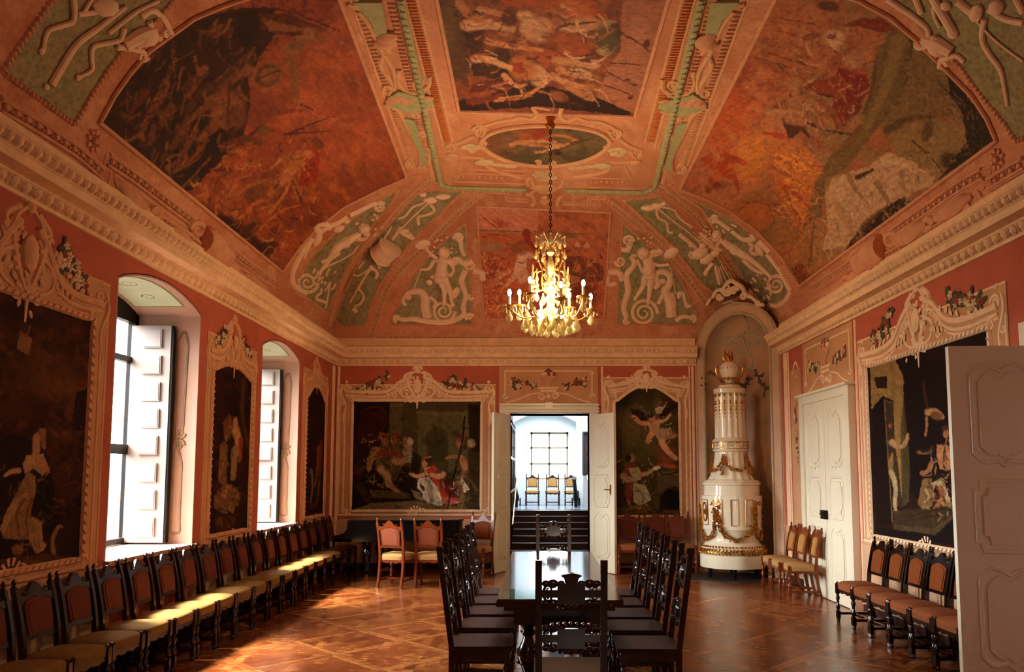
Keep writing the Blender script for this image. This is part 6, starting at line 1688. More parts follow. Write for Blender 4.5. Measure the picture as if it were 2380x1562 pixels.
def side_chair(label, wood, seat, back, group=None):
    r0 = empty('upholstered_chair'); tag(r0, label, 'chair', group)
    W, Dp, SH = .44, .42, .455
    b = MB(); n = 14; vs = []; rows = []
    for i in range(7):
        t = i/6; sc = [1.0, 1.0, 1.01, 1.0, .92, .70, .35][i]; z = [.405, .43, .452, .470, .486, .500, .508][i]; row = []
        for k in range(32):
            a = 2*PI*k/32; c, s_ = math.cos(a), math.sin(a); e = .45
            x = math.copysign(abs(c)**e, c)*(W/2+.015); y = math.copysign(abs(s_)**e, s_)*Dp/2
            x *= 1.0+(.07 if y < 0 else -.05)*abs(y)/(Dp/2); row.append(Vector((x*sc, y*sc-.0, z)))
        rows.append(row)
    for r_ in rows: vs += r_
    vs.append(Vector((0, 0, .510))); fs = [(i*32+k, i*32+(k+1) % 32, (i+1)*32+(k+1) % 32, (i+1)*32+k) for i in range(6) for k in range(32)]+[(6*32+k, 6*32+(k+1) % 32, 7*32) for k in range(32)]+[tuple(range(31, -1, -1))]
    b.add(vs, fs); b.build('seat', seat, r0, sharp=60)
    b = MB()   # scalloped apron
    def ap(p0, p1):
        p0, p1 = Vector(p0), Vector(p1); U = (p1-p0); L = U.length; U.normalize(); Nn = Vector((U.y, -U.x, 0))
        pts = [(0, .41), (0, .345)]+[(L*i/10, .352+.022*math.sin(PI*i/10*3)**2) for i in range(1, 10)]+[(L, .345), (L, .41)]
        b.prism(pts, lambda u, v, d: p0+U*u+Vector((0, 0, v))+Nn*d, -.011, .011)
    ap((-.215, -.19, 0), (.215, -.19, 0)); ap((-.205, .19, 0), (.205, .19, 0)); ap((-.215, -.19, 0), (-.195, .19, 0)); ap((.215, -.19, 0), (.195, .19, 0)); b.build('apron', wood, r0, sharp=None)
    for sx in (-1, 1):
        b = MB(); x = sx*.212; y = -.192
        b.box((x, y, .405), (.045, .045, .12)); b.ell((x, y, .468), .02, None, 8, 5); turned(b, x, y, .13, .35, .026); b.box((x, y, .09), (.042, .042, .09)); b.lathe([(.018, 0), (.024, .02), (.02, .05)], (x, y, 0), 8); b.build('front_leg', wood, r0)
        b = MB(); P = [(sx*.195, .262, 0), (sx*.195, .215, .2), (sx*.195, .195, .42), (sx*.197, .205, .60), (sx*.20, .245, .82), (sx*.20, .285, .975)]
        Q_ = smooth(P, 4); vs = []
        for q in Q_:
            for dx, dy in ((-.017, -.02), (.017, -.02), (.017, .02), (-.017, .02)): vs.append(q+Vector((dx, dy, 0)))
        m_ = len(Q_); b.add(vs, [(i*4+k, i*4+(k+1) % 4, (i+1)*4+(k+1) % 4, (i+1)*4+k) for i in range(m_-1) for k in range(4)]+[(3, 2, 1, 0), tuple(range(4*m_-4, 4*m_))])
        b.lathe([(.008, .97), (.018, .985), (.010, .995), (.019, 1.012), (.012, 1.03), (.002, 1.037)], (sx*.20, .287, 0), 8); b.build('back_post', wood, r0)
    b = MB()
    for sx in (-1, 1): b.bar((sx*.212, -.18, .105), (sx*.196, .235, .105), .022, .03)
    b.bar((-.205, -.192, .19) if 0 else (-.205, -.02, .105), (.205, -.02, .105), .022, .03, (0, 0, 1)); b.build('stretcher', wood, r0, sharp=None)
    yb = lambda z: .195+(max(0, z-.42)/.555)**1.5*.09
    fnb = lambda u, v, d: Vector((u, yb(v)+d, v))
    top = [(-.185+.37*i/24, .90+.012*math.cos(2*PI*i/12)-.0+.085*max(0, math.cos((i-12)/24*PI*1.15))**2) for i in range(25)]
    bot = [(.185-.37*i/12, .845+.045*math.sin(PI*i/12)) for i in range(13)]
    b = MB(); b.prism(top+bot, fnb, -.016, .016)
    for sx in (-1, 1): spiral(b, lambda u, v: (fnb(u, v, -.016), Vector((0, -1, 0))), sx*.10, .93, .022, 1.3, 0, sx, (.008, .004), .8, n=8)
    b.build('crest_rail', wood, r0, sharp=50)
    b = MB(); b.prism([(-.185, .585), (.185, .585), (.185, .61), (.11, .625), (-.11, .625), (-.185, .61)], fnb, -.013, .013); 
    for sx in (-1, 1): b.prism([(sx*.128, .61), (sx*.152, .61), (sx*.162, .87), (sx*.132, .87)], fnb, -.013, .013)
    b.build('back_frame', wood, r0, sharp=None)
    pn = [(-.13, .62), (.13, .62), (.142, .72), (.145, .83)]+[(.145*math.cos(PI*i/10), .83+.055*math.sin(PI*i/10)) for i in range(1, 10)]+[(-.145, .83), (-.142, .72)]
    b = MB(); b.prism(pn, fnb, -.022, .018); pn2 = [(x*.82, .73+(z-.73)*.86) for x, z in pn]; b.prism(pn2, fnb, -.028, .022); b.build('back_panel', back, r0, sharp=50)
    return r0
def put(o, x, y, rz, sc=1.0):
    o.location = (x, y, o.location.z); o.rotation_euler.z = R(rz); o.scale = (sc,)*3; return o
def many(make, places, sc=1.0):
    first = None; out = []
    for (x, y, rz, lb, gr) in places:
        if first is None: o = make(lb); first = o
        else: o = copy_tree(first); o['label'] = lb
        if gr: o['group'] = gr
        elif 'group' in o: del o['group']
        put(o, x, y, rz, sc); out.append(o)
    return out
# rz: front of chair is local -Y ; facing +X = 90 deg
LY = [4.64, 5.11, 5.58, 6.06, 6.54, 7.02, 7.49, 7.96, 8.44, 8.92, 9.40, 9.88, 10.36, 10.84, 11.32, 11.80, 12.30, 12.80, 13.30]
LB = ['dark upholstered chair, the nearest of the window wall row, cut by the bottom left corner', 'dark upholstered chair in deep shade, second in the window wall row from the camera', 'dark upholstered chair in shade below the right part of the pleading woman painting', 'dark upholstered chair in front of the pier just before the nearer window', 'dark upholstered chair at the near edge of the nearer window, seat half lit',
 'sunlit yellow seat chair, first fully lit one under the nearer window', 'sunlit yellow seat chair in the middle of the nearer window', 'sunlit yellow seat chair, third under the nearer window', 'sunlit yellow seat chair at the far edge of the nearer window',
 'shaded chair, first of the three under the narrow saint painting', 'shaded chair, middle of the three under the narrow saint painting', 'shaded chair, last of the three under the narrow saint painting', 'pale seat chair, first under the farther window', 'pale seat chair, second under the farther window', 'pale seat chair, third under the farther window', 'pale seat chair at the far edge of the farther window',
 'dark chair, first of the three under the painting by the back corner', 'dark chair, middle of the three under the painting by the back corner', 'dark chair in the back left corner beside the grand piano']
rowL = many(lambda lb: side_chair(lb, m_dark, m_seatL, m_backR), [(XL+.33, y, 90+rnd.uniform(-2, 2), LB[i], 'upholstered chairs along the window wall') for i, y in enumerate(LY)], .94)
RY = [8.88-.44*i for i in range(7)]
RB = ['rust seat chair farthest along the right wall row, beside the closed doors', 'rust seat chair second from the far end of the right wall row', 'rust seat chair third from the far end of the right wall row', 'rust seat chair fourth from the far end of the right wall row', 'dark rust seat chair, its back just clear of the near white door leaf', 'rust seat chair of the right row with its back hidden by the near door', 'rust seat chair nearest in the right row, only a seat corner showing']
rowR = many(lambda lb: side_chair(lb, m_darkp, m_seatR, mat('back_amber', '#7A3E1A', .9, var=.06, vscale=20, spec=.2)), [(XR-.34, y, -90+rnd.uniform(-2, 2), RB[i], 'rust seat chairs along the right wall') for i, y in enumerate(RY)], .94)
m_mid = mat('mid_brown_wood', '#7A3A18', .3, var=.3, vscale=6, stretch=(6, 6, 1))
many(lambda lb: side_chair(lb, m_mid, m_seatT, m_backT), [(3.60, 11.76, -92, 'tan chair nearest the tiled stove, farthest of three by the closed doors', 'tan chairs beside the stove'), (3.60, 11.31, -90, 'tan chair in the middle of the three between stove and closed doors', 'tan chairs beside the stove'), (3.62, 10.86, -97, 'tan chair in front of the three beside the stove, against the white doors', 'tan chairs beside the stove')], .93)
many(lambda lb: side_chair(lb, mat('orange_wood', '#6E2E10', .28, var=.3, vscale=6, stretch=(6, 6, 1)), m_seatT, m_backO), [(-2.13, 11.95, 162, 'orange-brown chair standing free before the grand piano, seat brightly lit', 'orange-brown chairs by the piano'), (-1.62, 11.98, 175, 'orange-brown chair pushed against the right end of the grand piano', 'orange-brown chairs by the piano'), (-1.02, 13.05, -20, 'orange-brown chair between the piano and the open left door leaf', 'orange-brown chairs by the piano')])
many(lambda lb: side_chair(lb, m_brown, m_seatR, m_backR), [(1.58, 13.45, 0, 'red brown chair against the back wall just right of the open door leaf', 'chairs below the angel painting'), (2.08, 13.48, 0, 'red brown chair in the middle below the angel painting', 'chairs below the angel painting'), (2.46, 13.46, 3, 'red brown chair between the angel painting and the tiled stove', 'chairs below the angel painting')])
# ---------------------------------------------------------------- carved dining chairs
def dining_chair(label, group=None):
    r0 = empty('carved_dining_chair'); tag(r0, label, 'chair', group); W = .40
    yb = lambda z: .20+max(0, z-.46)*.14
    for sx in (-1, 1):
        b = MB(); vs = []; Z_ = [0, .25, .46, .8, 1.12, 1.17]
        for z in Z_:
            for dx, dy in ((-.021, -.02), (.021, -.02), (.021, .02), (-.021, .02)): vs.append(Vector((sx*(W/2)+dx, yb(z)+dy, z)))
        b.add(vs, [(i*4+k, i*4+(k+1) % 4, (i+1)*4+(k+1) % 4, (i+1)*4+k) for i in range(5) for k in range(4)]+[(3, 2, 1, 0), tuple(range(20, 24))])
        b.ell((sx*W/2, yb(1.15)-.022, 1.15), (.016, .010, .02)); spiral(b, lambda u, v: (Vector((u, yb(v)-.02, v)), Vector((0, -1, 0))), sx*W/2, 1.10, .018, 1.3, 0, sx, (.006, .004), n=8); b.build('back_post', m_dark, r0, sharp=30)
        b = MB(); b.box((sx*W/2, -.19, .40), (.045, .045, .10)); turned(b, sx*W/2, -.19, .14, .36, .024); b.box((sx*W/2, -.19, .07), (.045, .045, .14)); b.build('front_leg', m_dark, r0)
    b = MB(); b.box((0, -.01, .455), (.46, .45, .028)); b.build('seat', mat('seat_wood', '#34190E', .45, spec=.3, var=.35, vscale=5, stretch=(1, 6, 1)), r0, sharp=None)
    b = MB(); b.box((0, -.19, .41), (W-.04, .022, .06)); b.box((0, .19, .41), (W-.04, .022, .06))
    for sx in (-1, 1): b.box((sx*W/2, 0, .41), (.022, .36, .06)); b.box((sx*W/2, 0, .12), (.022, .36, .035)); b.box((sx*W/2, 0, .26), (.018, .36, .025))
    b.box((0, -.19, .22), (W-.04, .02, .04)); b.box((0, .205, .18), (W-.04, .02, .03)); b.build('stretcher_frame', m_dark, r0, sharp=None)
    fnb = lambda u, v, d: Vector((u, yb(v)+d, v)); M = lambda u, v: (fnb(u, v, -.012), Vector((0, -1, 0))); Mb = lambda u, v: (fnb(u, v, .012), Vector((0, 1, 0)))
    def splat(zc, h, crown):
        b = MB(); q = h/2
        b.prism([(-.085, zc-q*.75), (.085, zc-q*.75), (.085, zc+q*.7), (-.085, zc+q*.7)], fnb, -.013, .013)
        b.prism([(-.055, zc-q*.4), (.055, zc-q*.4), (.055, zc+q*.35), (-.055, zc+q*.35)], fnb, -.022, -.012)
        b.prism([(-.18, zc-q*.28), (.18, zc-q*.28), (.18, zc+q*.28), (-.18, zc+q*.28)], fnb, -.011, .011)
        for s_ in (-1, 1):
            for e in (-1, 1):
                z = zc+e*q*.72
                for x, rr in ((.155, .026), (.112, .034), (.062, .024)): b.ell(fnb(s_*x, z, 0), (rr, .013, rr*.8), None, 10, 6); b.ell(fnb(s_*x, z, -.014), (rr*.5, .012, rr*.45), None, 8, 5)
                b.prism([(s_*.06, z-.008), (s_*.18, z-.008), (s_*.18, z+.008), (s_*.06, z+.008)], fnb, -.010, .010)
                spiral(b, M, s_*.14, zc+e*q*.3, .026, 1.4, 0, s_*e, (.009, .004), 1, n=9)
            b.ell(fnb(s_*.17, zc, -.012), (.014, .014, .03)); b.ell(fnb(s_*.02, zc-q*.85, 0), (.028, .013, .028)); 
        for i in range(5): b.ell(fnb((i-2)*.035, zc-q*(.95-.05*abs(i-2)), -.002), (.02, .014, .026), None, 8, 5)
        if crown:
            b.prism([(-.035, zc+q*.6), (.035, zc+q*.6), (.045, zc+q*1.12), (.065, zc+q*1.28), (.05, zc+q*1.38), (0, zc+q*1.5), (-.05, zc+q*1.38), (-.065, zc+q*1.28), (-.045, zc+q*1.12)], fnb, -.014, .014); b.ell(fnb(0, zc+q*1.15, -.014), (.025, .016, .035))
        else:
            for i in range(7): b.ell(fnb((i-3)*.038, zc+q*(.98-.03*abs(i-3)), 0), (.02, .013, .02), None, 8, 5)
        return b.build('carved_splat', m_darkp, r0)
    splat(.965, .17, True); splat(.69, .17, False)
    return r0
dcl = lambda s_, w: ['carved dining chair nearest the camera on the %s side of the table' % s_, 'carved dining chair second from the camera on the %s side of the table' % s_, 'carved dining chair in the middle of the %s side of the table' % s_, 'carved dining chair second from the far end on the %s side of the table' % s_, 'carved dining chair at the far end of the %s side of the table' % s_][w]
pl = [(-.42, y, 90+rnd.uniform(-2, 2), dcl('left', i), 'carved chairs around the long table') for i, y in enumerate((5.88, 6.55, 7.15, 7.74, 8.30))]
pl += [(.80, y, -90+rnd.uniform(-2, 2), dcl('right', i), 'carved chairs around the long table') for i, y in enumerate((5.80, 6.45, 7.02, 7.62, 8.22))]
pl += [(.205, 5.10, 180, 'carved dining chair at the near end of the table, its back towards the camera', 'carved chairs around the long table'), (.20, 9.72, 0, 'carved dining chair at the far end of the table, facing the camera', 'carved chairs around the long table')]
many(lambda lb: dining_chair(lb), pl)
# ---------------------------------------------------------------- long table
r0 = empty('long_table'); tag(r0, 'long dark polished dining table in the middle of the room', 'table'); cx = .165
m_top = mat('table_top', '#3A1C10', .12, var=.4, vscale=2, stretch=(6, 1, 1), spec=.6, coat=.3)
b = MB(); b.box((cx, 7.655, .735), (.945, 3.59, .05)); b.build('table_top', m_top, r0, sharp=None)
b = MB(); b.box((cx, 7.655, .69), (.84, 3.4, .05)); b.box((cx, 7.655, .64), (.70, 3.2, .07)); b.build('apron', m_darkp, r0, sharp=None)
for y in (6.15, 9.15):
    b = MB(); b.box((cx, y, .58), (.70, .13, .09)); b.box((cx, y, .05), (.72, .16, .10))
    for s_ in (-1, 1):
        b.lathe([(.03, .10), (.07, .13), (.04, .17), (.05, .20), (.085, .27), (.09, .32), (.05, .40), (.035, .44), (.06, .47), (.04, .50), (.07, .54)], (cx+s_*.24, y, 0), 16)
        for z in (.15, .24, .34, .48): b.lathe([(.02, z-.01), (.092 if z < .4 else .065, z), (.02, z+.01)], (cx+s_*.24, y, 0), 16)
    b.build('trestle', m_darkp, r0)
b = MB(); b.box((cx, 7.65, .12), (.12, 2.9, .06)); b.build('stretcher', m_darkp, r0, sharp=None)
b = MB(); b.ell((cx+.375, 5.85, .725), .008); b.build('knob', m_brass, r0)
b = MB(); b.box((-.14, 6.12, .7635), (.32, .5, .006)); b.box((-.14, 5.873, .7635), (.32, .004, .0062)); t = b.build('glass_sheet', mat('green_glass', '#C8E8D0', .02, var=0, trans=.9, spec=.8), sharp=None); tag(t, 'thin greenish glass sheet lying on the near left corner of the table', 'glass sheet')
# ---------------------------------------------------------------- grand piano
r0 = empty('grand_piano'); tag(r0, 'closed black grand piano below the wide painting, keyboard towards the windows', 'piano')
out = [(-2.98, 12.35), (-1.55, 12.35), (-1.30, 12.45), (-1.22, 12.7), (-1.30, 12.95), (-1.6, 13.1), (-2.0, 13.25), (-2.4, 13.55), (-2.6, 13.65), (-2.98, 13.65)]
fz = lambda u, v, d: Vector((u, v, d))
b = MB(); b.prism(out, fz, .62, .93); b.build('case', m_black, r0, sharp=None)
o2 = [(-2.12+(x+2.12)*1.02, 13.0+(y-13.0)*1.03) for x, y in out]; b = MB(); b.prism(o2, fz, .932, .962); b.build('lid', m_black, r0, sharp=None)
b = MB(); b.box((-3.09, 13.0, .645), (.30, 1.3, .05))
for y in (12.375, 13.625): b.prism([(-3.22, .62), (-2.98, .62), (-2.98, .93), (-3.01, .93), (-3.02, .82), (-3.06, .76), (-3.14, .73), (-3.22, .72)], lambda u, v, d, y=y: Vector((u, y+d, v)), -.025, .025)
b.build('keybed', m_black, r0, sharp=None)
b = MB(); b.box((-3.10, 13.0, .685), (.15, 1.2, .02)); b.build('white_keys', mat('ivory', '#D8CCB0', .3), r0, sharp=None)
b = MB(); b.box((-2.99, 13.0, .80), (.03, 1.2, .24)); b.build('fallboard', m_black, r0, sharp=None)
for x, y in ((-2.72, 12.47), (-2.72, 13.5), (-1.5, 12.75)):
    b = MB(); b.lathe([(.05, .10), (.035, .12), (.055, .16), (.04, .2), (.07, .38), (.075, .46), (.05, .50), (.085, .53), (.06, .56), (.08, .62)], (x, y, 0), 14); lg = b.build('leg', m_black, r0)
    b = MB(); b.lathe([(.02, .04), (.03, .06), (.03, .10)], (x, y, 0), 10); b.lathe([(.025, -.012), (.03, 0), (.025, .012)], (x+.01, y, .03), 12, (Vector((1, 0, 0)), Vector((0, 0, 1)), Vector((0, 1, 0)))); b.build('caster', m_brass, lg)
b = MB(); b.box((-2.45, 13.0, .14), (.1, .36, .06))
for y in (12.9, 13.1): b.lathe([(.02, .17), (.03, .25), (.02, .3), (.025, .62)], (-2.45, y, 0), 8)
b.build('pedal_lyre', m_black, r0)
b = MB()
for y in (12.92, 13.08): b.box((-2.54, y, .11), (.12, .03, .012))
b.build('pedal', m_brass, r0, sharp=None)
# ---------------------------------------------------------------- tiled stove
SX, SY = 3.235, 13.0
r0 = empty('tiled_stove'); tag(r0, 'tall white ceramic stove with gilded garlands standing in the corner niche', 'stove')
m_tile = mat('white_glaze', '#ECE4C8', .12, var=.06, vscale=4, spec=.6, coat=.3)
ctr = Vector((SX, SY, 0))
def oct_(k, n=48, a=.035):
    p = (k/n*8) % 1; return 1+a*(abs(p-.5)*2)**2-.01*(1 if p < .08 or p > .92 else 0)
b = MB(); fl8 = lambda k, z: oct_(k)
b.lathe([(.44, .16), (.525, .17), (.53, .19), (.53, .37), (.50, .385)], ctr, 48, flute=fl8); b.build('plinth', m_tile, r0)
b = MB(); b.lathe([(.50, .385), (.52, .40), (.53, .44), (.50, .50), (.46, .54), (.425, .60), (.42, .68), (.455, .76), (.46, .78), (.48, .785), (.48, .80), (.47, .82), (.49, 1.30), (.485, 1.335), (.455, 1.34), (.45, 1.50), (.47, 1.51), (.475, 1.55), (.40, 1.57)], ctr, 48, flute=fl8, cap=False); b.build('lower_body', m_tile, r0)
fbell = lambda k, z: 1-.05*abs(math.cos(k/48*PI*16))**2
b = MB(); b.lathe([(.46, 1.55), (.44, 1.58), (.38, 1.60), (.34, 1.68), (.30, 1.80), (.272, 1.95), (.265, 2.06)], ctr, 96, flute=lambda k, z: 1-.05*abs(math.cos(k/96*PI*16))**2, cap=False); b.build('fluted_shoulder', m_tile, r0)
b = MB(); b.lathe([(.265, 2.05), (.30, 2.07), (.29, 2.10), (.295, 2.22), (.31, 2.235), (.28, 2.27), (.25, 2.28)], ctr, 48, cap=False); b.build('meander_ring', m_tile, r0)
b = MB()
for k in range(14):     # meander
    a = 2*PI*k/14; M = lambda u, v, a=a: (ctr+Vector((math.cos(a+u/.3), math.sin(a+u/.3), 0))*.296+Vector((0, 0, v)), Vector((math.cos(a+u/.3), math.sin(a+u/.3), 0)))
    rib(b, M, dens([(-.05, 2.125), (-.05, 2.20), (.03, 2.20), (.03, 2.15), (-.015, 2.15), (-.015, 2.175)], .02, False), .006, .8, sm=False)
for z in (2.105, 2.215): rib(b, lambda u, v: (ctr+Vector((math.cos(u), math.sin(u), 0))*.297+Vector((0, 0, v)), Vector((math.cos(u), math.sin(u), 0))), [(2*PI*i/32, z) for i in range(32)], .006, .8, closed=True, sm=False)
b.build('gilt_meander', m_gold, r0)
b = MB(); b.lathe([(.262, 2.27), (.255, 2.30), (.25, 3.02), (.265, 3.04), (.268, 3.11), (.25, 3.12)], ctr, 128, flute=lambda k, z: 1-(.09*abs(math.cos(k/128*PI*16))**1.5 if 2.28 < z < 3.03 else 0), cap=False); b.build('fluted_column', m_tile, r0)
b = MB()
for k in range(16):
    a = 2*PI*(k+.5)/16; u = Vector((math.cos(a), math.sin(a), 0))
    for z, r_ in ((3.0, .024), (2.90, .016), (2.86, .02), (2.80, .016), (2.75, .02), (2.69, .014), (2.63, .01)): b.ell(ctr+u*.248+Vector((0, 0, z)), (r_, r_, r_*1.2), None, 6, 4)
b.build('gilt_pendants', m_gold, r0)
b = MB(); b.lathe([(.25, 3.11), (.21, 3.13), (.19, 3.14), (.185, 3.17), (.08, 3.18)], ctr, 32, cap=False); b.lathe([(.03, 3.17), (.08, 3.18), (.05, 3.21), (.07, 3.24), (.12, 3.28), (.15, 3.38), (.165, 3.45), (.17, 3.47), (.15, 3.50), (.13, 3.54), (.06, 3.585), (.03, 3.59)], ctr, 32); b.build('urn', m_tile, r0)
b = MB()
RT = Vector((1, 0, 0))
for s_ in (-1, 1): b.tube([ctr+RT*s_*x+Vector((0, 0, z)) for x, z in ((.16, 3.47), (.22, 3.48), (.225, 3.42), (.20, 3.33), (.14, 3.24), (.08, 3.22))], .016, 8)
for k in range(16): a = 2*PI*k/16; u = Vector((math.cos(a), math.sin(a), 0)); b.ell(ctr+u*.125+Vector((0, 0, 3.285)), (.022, .022, .03), None, 6, 4); b.ell(ctr+u*.165+Vector((0, 0, 3.46)), (.012, .012, .014), None, 6, 4)
b.lathe([(.055, 3.185), (.075, 3.19), (.05, 3.21)], ctr, 20); b.build('gilt_handles', m_gold, r0)
b = MB()
for k, (dx, h, sw) in enumerate(((-.10, .15, .10), (-.05, .2, -.04), (0, .22, .03), (.04, .19, .06), (.08, .13, -.02), (-.02, .17, -.09), (.02, .14, .10))): b.tube([ctr+Vector((dx*.3, 0, 3.58)), ctr+Vector((dx*.9, .02*(-1)**k, 3.58+h*.45)), ctr+Vector((dx+sw*.2, .0, 3.58+h*.75)), ctr+Vector((dx+sw*.5, 0, 3.58+h))], [.018, .022, .014, .003], 6)
b.build('gilt_flame', m_gold, r0)
def srf(prof):
    def rr(z):
        for (r1, z1), (r2, z2) in zip(prof, prof[1:]):
            if z1 <= z <= z2: return r1+(r2-r1)*(z-z1)/(z2-z1+1e-9)
        return prof[-1][0] if z > prof[-1][1] else prof[0][0]
    return lambda a, z: (ctr+Vector((math.sin(a), -math.cos(a), 0))*rr(z)*1.02+Vector((0, 0, z)), Vector((math.sin(a), -math.cos(a), 0)))
MS = srf([(.53, .40), (.50, .50), (.425, .60), (.42, .68), (.47, .80), (.49, 1.30), (.45, 1.34), (.45, 1.5), (.47, 1.55), (.38, 1.60), (.34, 1.68), (.30, 1.80), (.272, 1.95), (.265, 2.06)])
off = -math.atan2(SX, SY)-.05
def garl(P, r_, step=.03, nm='gilt_garland'):
    b = MB(); A, B = onS(MS, smooth([(a+off, z) for a, z in P], 8), .02)
    for p, nn, t in resample(A, B, step):
        for _ in range(3): q = p+nn*rnd.uniform(0, r_)+nn.cross(t)*rnd.uniform(-r_, r_)*1.1; b.ell(q, r_*rnd.uniform(.4, .75), None, 6, 4)
    return b.build(nm, m_gold, r0)
for a0 in (-1.05, .22, 1.45):
    garl([(a0-.62, 1.18), (a0-.60, .95), (a0-.45, .72), (a0, .62), (a0+.42, .74), (a0+.55, .95), (a0+.50, 1.15)], .030)
for a0 in (-.50, 1.0): 
    b = MB(); 
    for s_ in (-1, 1): rib(b, MS, [(off+a0, 1.20), (off+a0+s_*.10, 1.25), (off+a0+s_*.16, 1.20), (off+a0+s_*.06, 1.18)], .011, .9); rib(b, MS, [(off+a0, 1.2), (off+a0+s_*.24, 1.19)], .009)
    b.build('gilt_bow', m_gold, r0)
for a0 in (-1.0, .35, 1.7): garl([(a0-.75, 1.97), (a0-.5, 1.84), (a0, 1.74), (a0+.5, 1.83), (a0+.70, 1.98)], .026)
for a0 in (-.38, 1.05, -1.75): garl([(a0, 2.02), (a0, 1.85), (a0+.02, 1.66)], .024)
b = MB()
for k in range(90): a = 2*PI*k/90; 
b = MB(); A, B = onS(srf([(.5, .39), (.53, .44), (.51, .5), (.48, .55)]), [(2*PI*i/80, .44) for i in range(81)], .0)
for p, nn, t in resample(A, B, .06):
    for s_ in (-1, 1): b.ell(p+Vector((0, 0, s_*.02)), (.04, .016, .022), ((t+Vector((0, 0, s_*.8))).normalized(), nn, Vector((0, 0, 1))), 6, 4)
    b.ell(p+Vector((0, 0, .075))-nn*.03, (.014, .014, .02), None, 6, 4)
b.build('gilt_base_band', m_gold, r0)
b = MB(); 
for k in range(60): a = 2*PI*k/60; p, n = MS(a, 1.46); b.box(p+Vector((0, 0, .065)), (.022, .012, .02), basis(n))
b.build('gilt_dentils', m_gold, r0)
b = MB()
for a0, w in ((-1.05, .30), (-.42, .24), (.14, .20), (.65, .24), (-1.7, .3)):
    rib(b, MS, dens([(off+a0-w/1.6, .86), (off+a0+w/1.6, .86), (off+a0+w/1.6, 1.27), (off+a0-w/1.6, 1.27)], .08), .007, .9, closed=True, sm=False)
rib(b, MS, [(off-1.05+.12*math.cos(t*PI/8)*1.0, 1.07+.15*math.sin(t*PI/8)) for t in range(16)], .013, .9, closed=True); flower(b, MS, off-1.05, 1.07, .05)
b.build('gilt_panel_frames', m_gold, r0)
for k in range(6):
    a = 2*PI*k/6+.35; u = Vector((math.cos(a), math.sin(a), 0)); b = MB(); b.tube([ctr+u*.40+Vector((0, 0, .17)), ctr+u*.44+Vector((0, 0, .12)), ctr+u*.42+Vector((0, 0, .05)), ctr+u*.46+Vector((0, 0, .008))], [.03, .022, .014, .022], 8); b.build('leg', m_iron, r0)
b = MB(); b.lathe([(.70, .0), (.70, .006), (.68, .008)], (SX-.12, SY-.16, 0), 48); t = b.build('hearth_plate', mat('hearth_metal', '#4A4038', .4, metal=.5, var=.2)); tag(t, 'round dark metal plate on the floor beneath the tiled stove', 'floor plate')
# ---------------------------------------------------------------- chandelier
CX, CY = .15, 8.95
r0 = empty('crystal_chandelier'); tag(r0, 'lit crystal chandelier with candle bulbs hanging on a long chain', 'chandelier')
C0 = Vector((CX, CY, 0)); V = lambda r_, a, z: C0+Vector((r_*math.cos(a), r_*math.sin(a), z))
m_cry = mat('crystal', '#FFF0B8', .08, var=0, trans=.55, spec=.9, ior=1.5)
m_brt = mat('gilt_arm', '#E0B060', .25, metal=.7, var=.1)
m_bulb = mat('lit_bulb', '#FFE2A0', .3, var=0, emit=70)
b = MB(); z = 5.90; k = 0
while z > 4.52:
    ax = (Vector((1, 0, 0)), Vector((0, 1, 0))) if k % 2 else (Vector((0, 1, 0)), Vector((1, 0, 0)))
    b.tube([C0+ax[0]*(.013*math.cos(2*PI*i/10))+Vector((0, 0, z+.028*math.sin(2*PI*i/10))) for i in range(10)], .0045, 5, closed=True); z -= .044; k += 1
b.build('chain', m_iron, r0)
b = MB(); b.lathe([(.01, 5.80), (.05, 5.83), (.06, 5.86), (.035, 5.89), (.05, 5.93), (.045, 5.95)], C0, 16); b.build('ceiling_hook', m_brass, r0)
b = MB(); b.lathe([(.008, 4.55), (.02, 4.53), (.012, 4.50), (.05, 4.44), (.055, 4.41), (.02, 4.37), (.03, 4.33), (.05, 4.29), (.02, 4.25), (.03, 4.2), (.055, 4.12), (.03, 4.04), (.02, 4.0), (.045, 3.94), (.02, 3.86), (.03, 3.8), (.07, 3.74), (.04, 3.68), (.06, 3.6), (.14, 3.58), (.15, 3.56), (.05, 3.5), (.02, 3.42), (.035, 3.38), (.01, 3.34)][::-1], C0, 14); b.build('stem', m_cry, r0)
def drop(b, p, h, w):
    b.lathe([(.001, 0), (w*.35, -h*.06), (w*.25, -h*.14), (w*.5, -h*.30), (w, -h*.62), (w*.85, -h*.82), (w*.35, -h*.95), (.001, -h)][::-1], p, 6, (Vector((1, 0, 0)), Vector((0, .35, 0)), Vector((0, 0, 1))))
for i in range(8):
    a = 2*PI*i/8+.22; R0 = .49 if i % 2 == 0 else .44; zc = 3.62 if i % 2 == 0 else 3.70
    b = MB(); b.tube([V(.06, a, 3.60), V(.2, a, 3.50), V(.36, a, 3.50), V(R0, a, zc-.04)] if 0 else [v for v in smooth([V(.06, a, 3.62), V(.18, a, 3.53), V(.34, a, 3.50), V(R0, a, zc-.02)], 5)], .010, 6); b.lathe([(.015, zc-.02), (.075, zc), (.082, zc+.014), (.02, zc+.01)], V(R0, a, 0), 12); arm = b.build('arm', m_brt, r0)
    b = MB(); b.lathe([(.016, zc), (.016, zc+.13), (.012, zc+.135)], V(R0, a, 0), 10); b.build('candle_sleeve', mat('candle_sleeve', '#F0E0B0', .5, var=0), arm)
    b = MB(); b.ell(V(R0, a, zc+.17), (.022, .022, .042), None, 10, 8); b.build('bulb', m_bulb, arm)
    b = MB(); drop(b, V(R0, a, zc-.03), .15, .042)
    for j in range(6): c = 2*PI*j/6; q = V(R0, a, zc-.005)+Vector((.075*math.cos(c), .075*math.sin(c), 0)); drop(b, q, .06, .011); 
    b.build('crystal_drops', m_cry, arm)
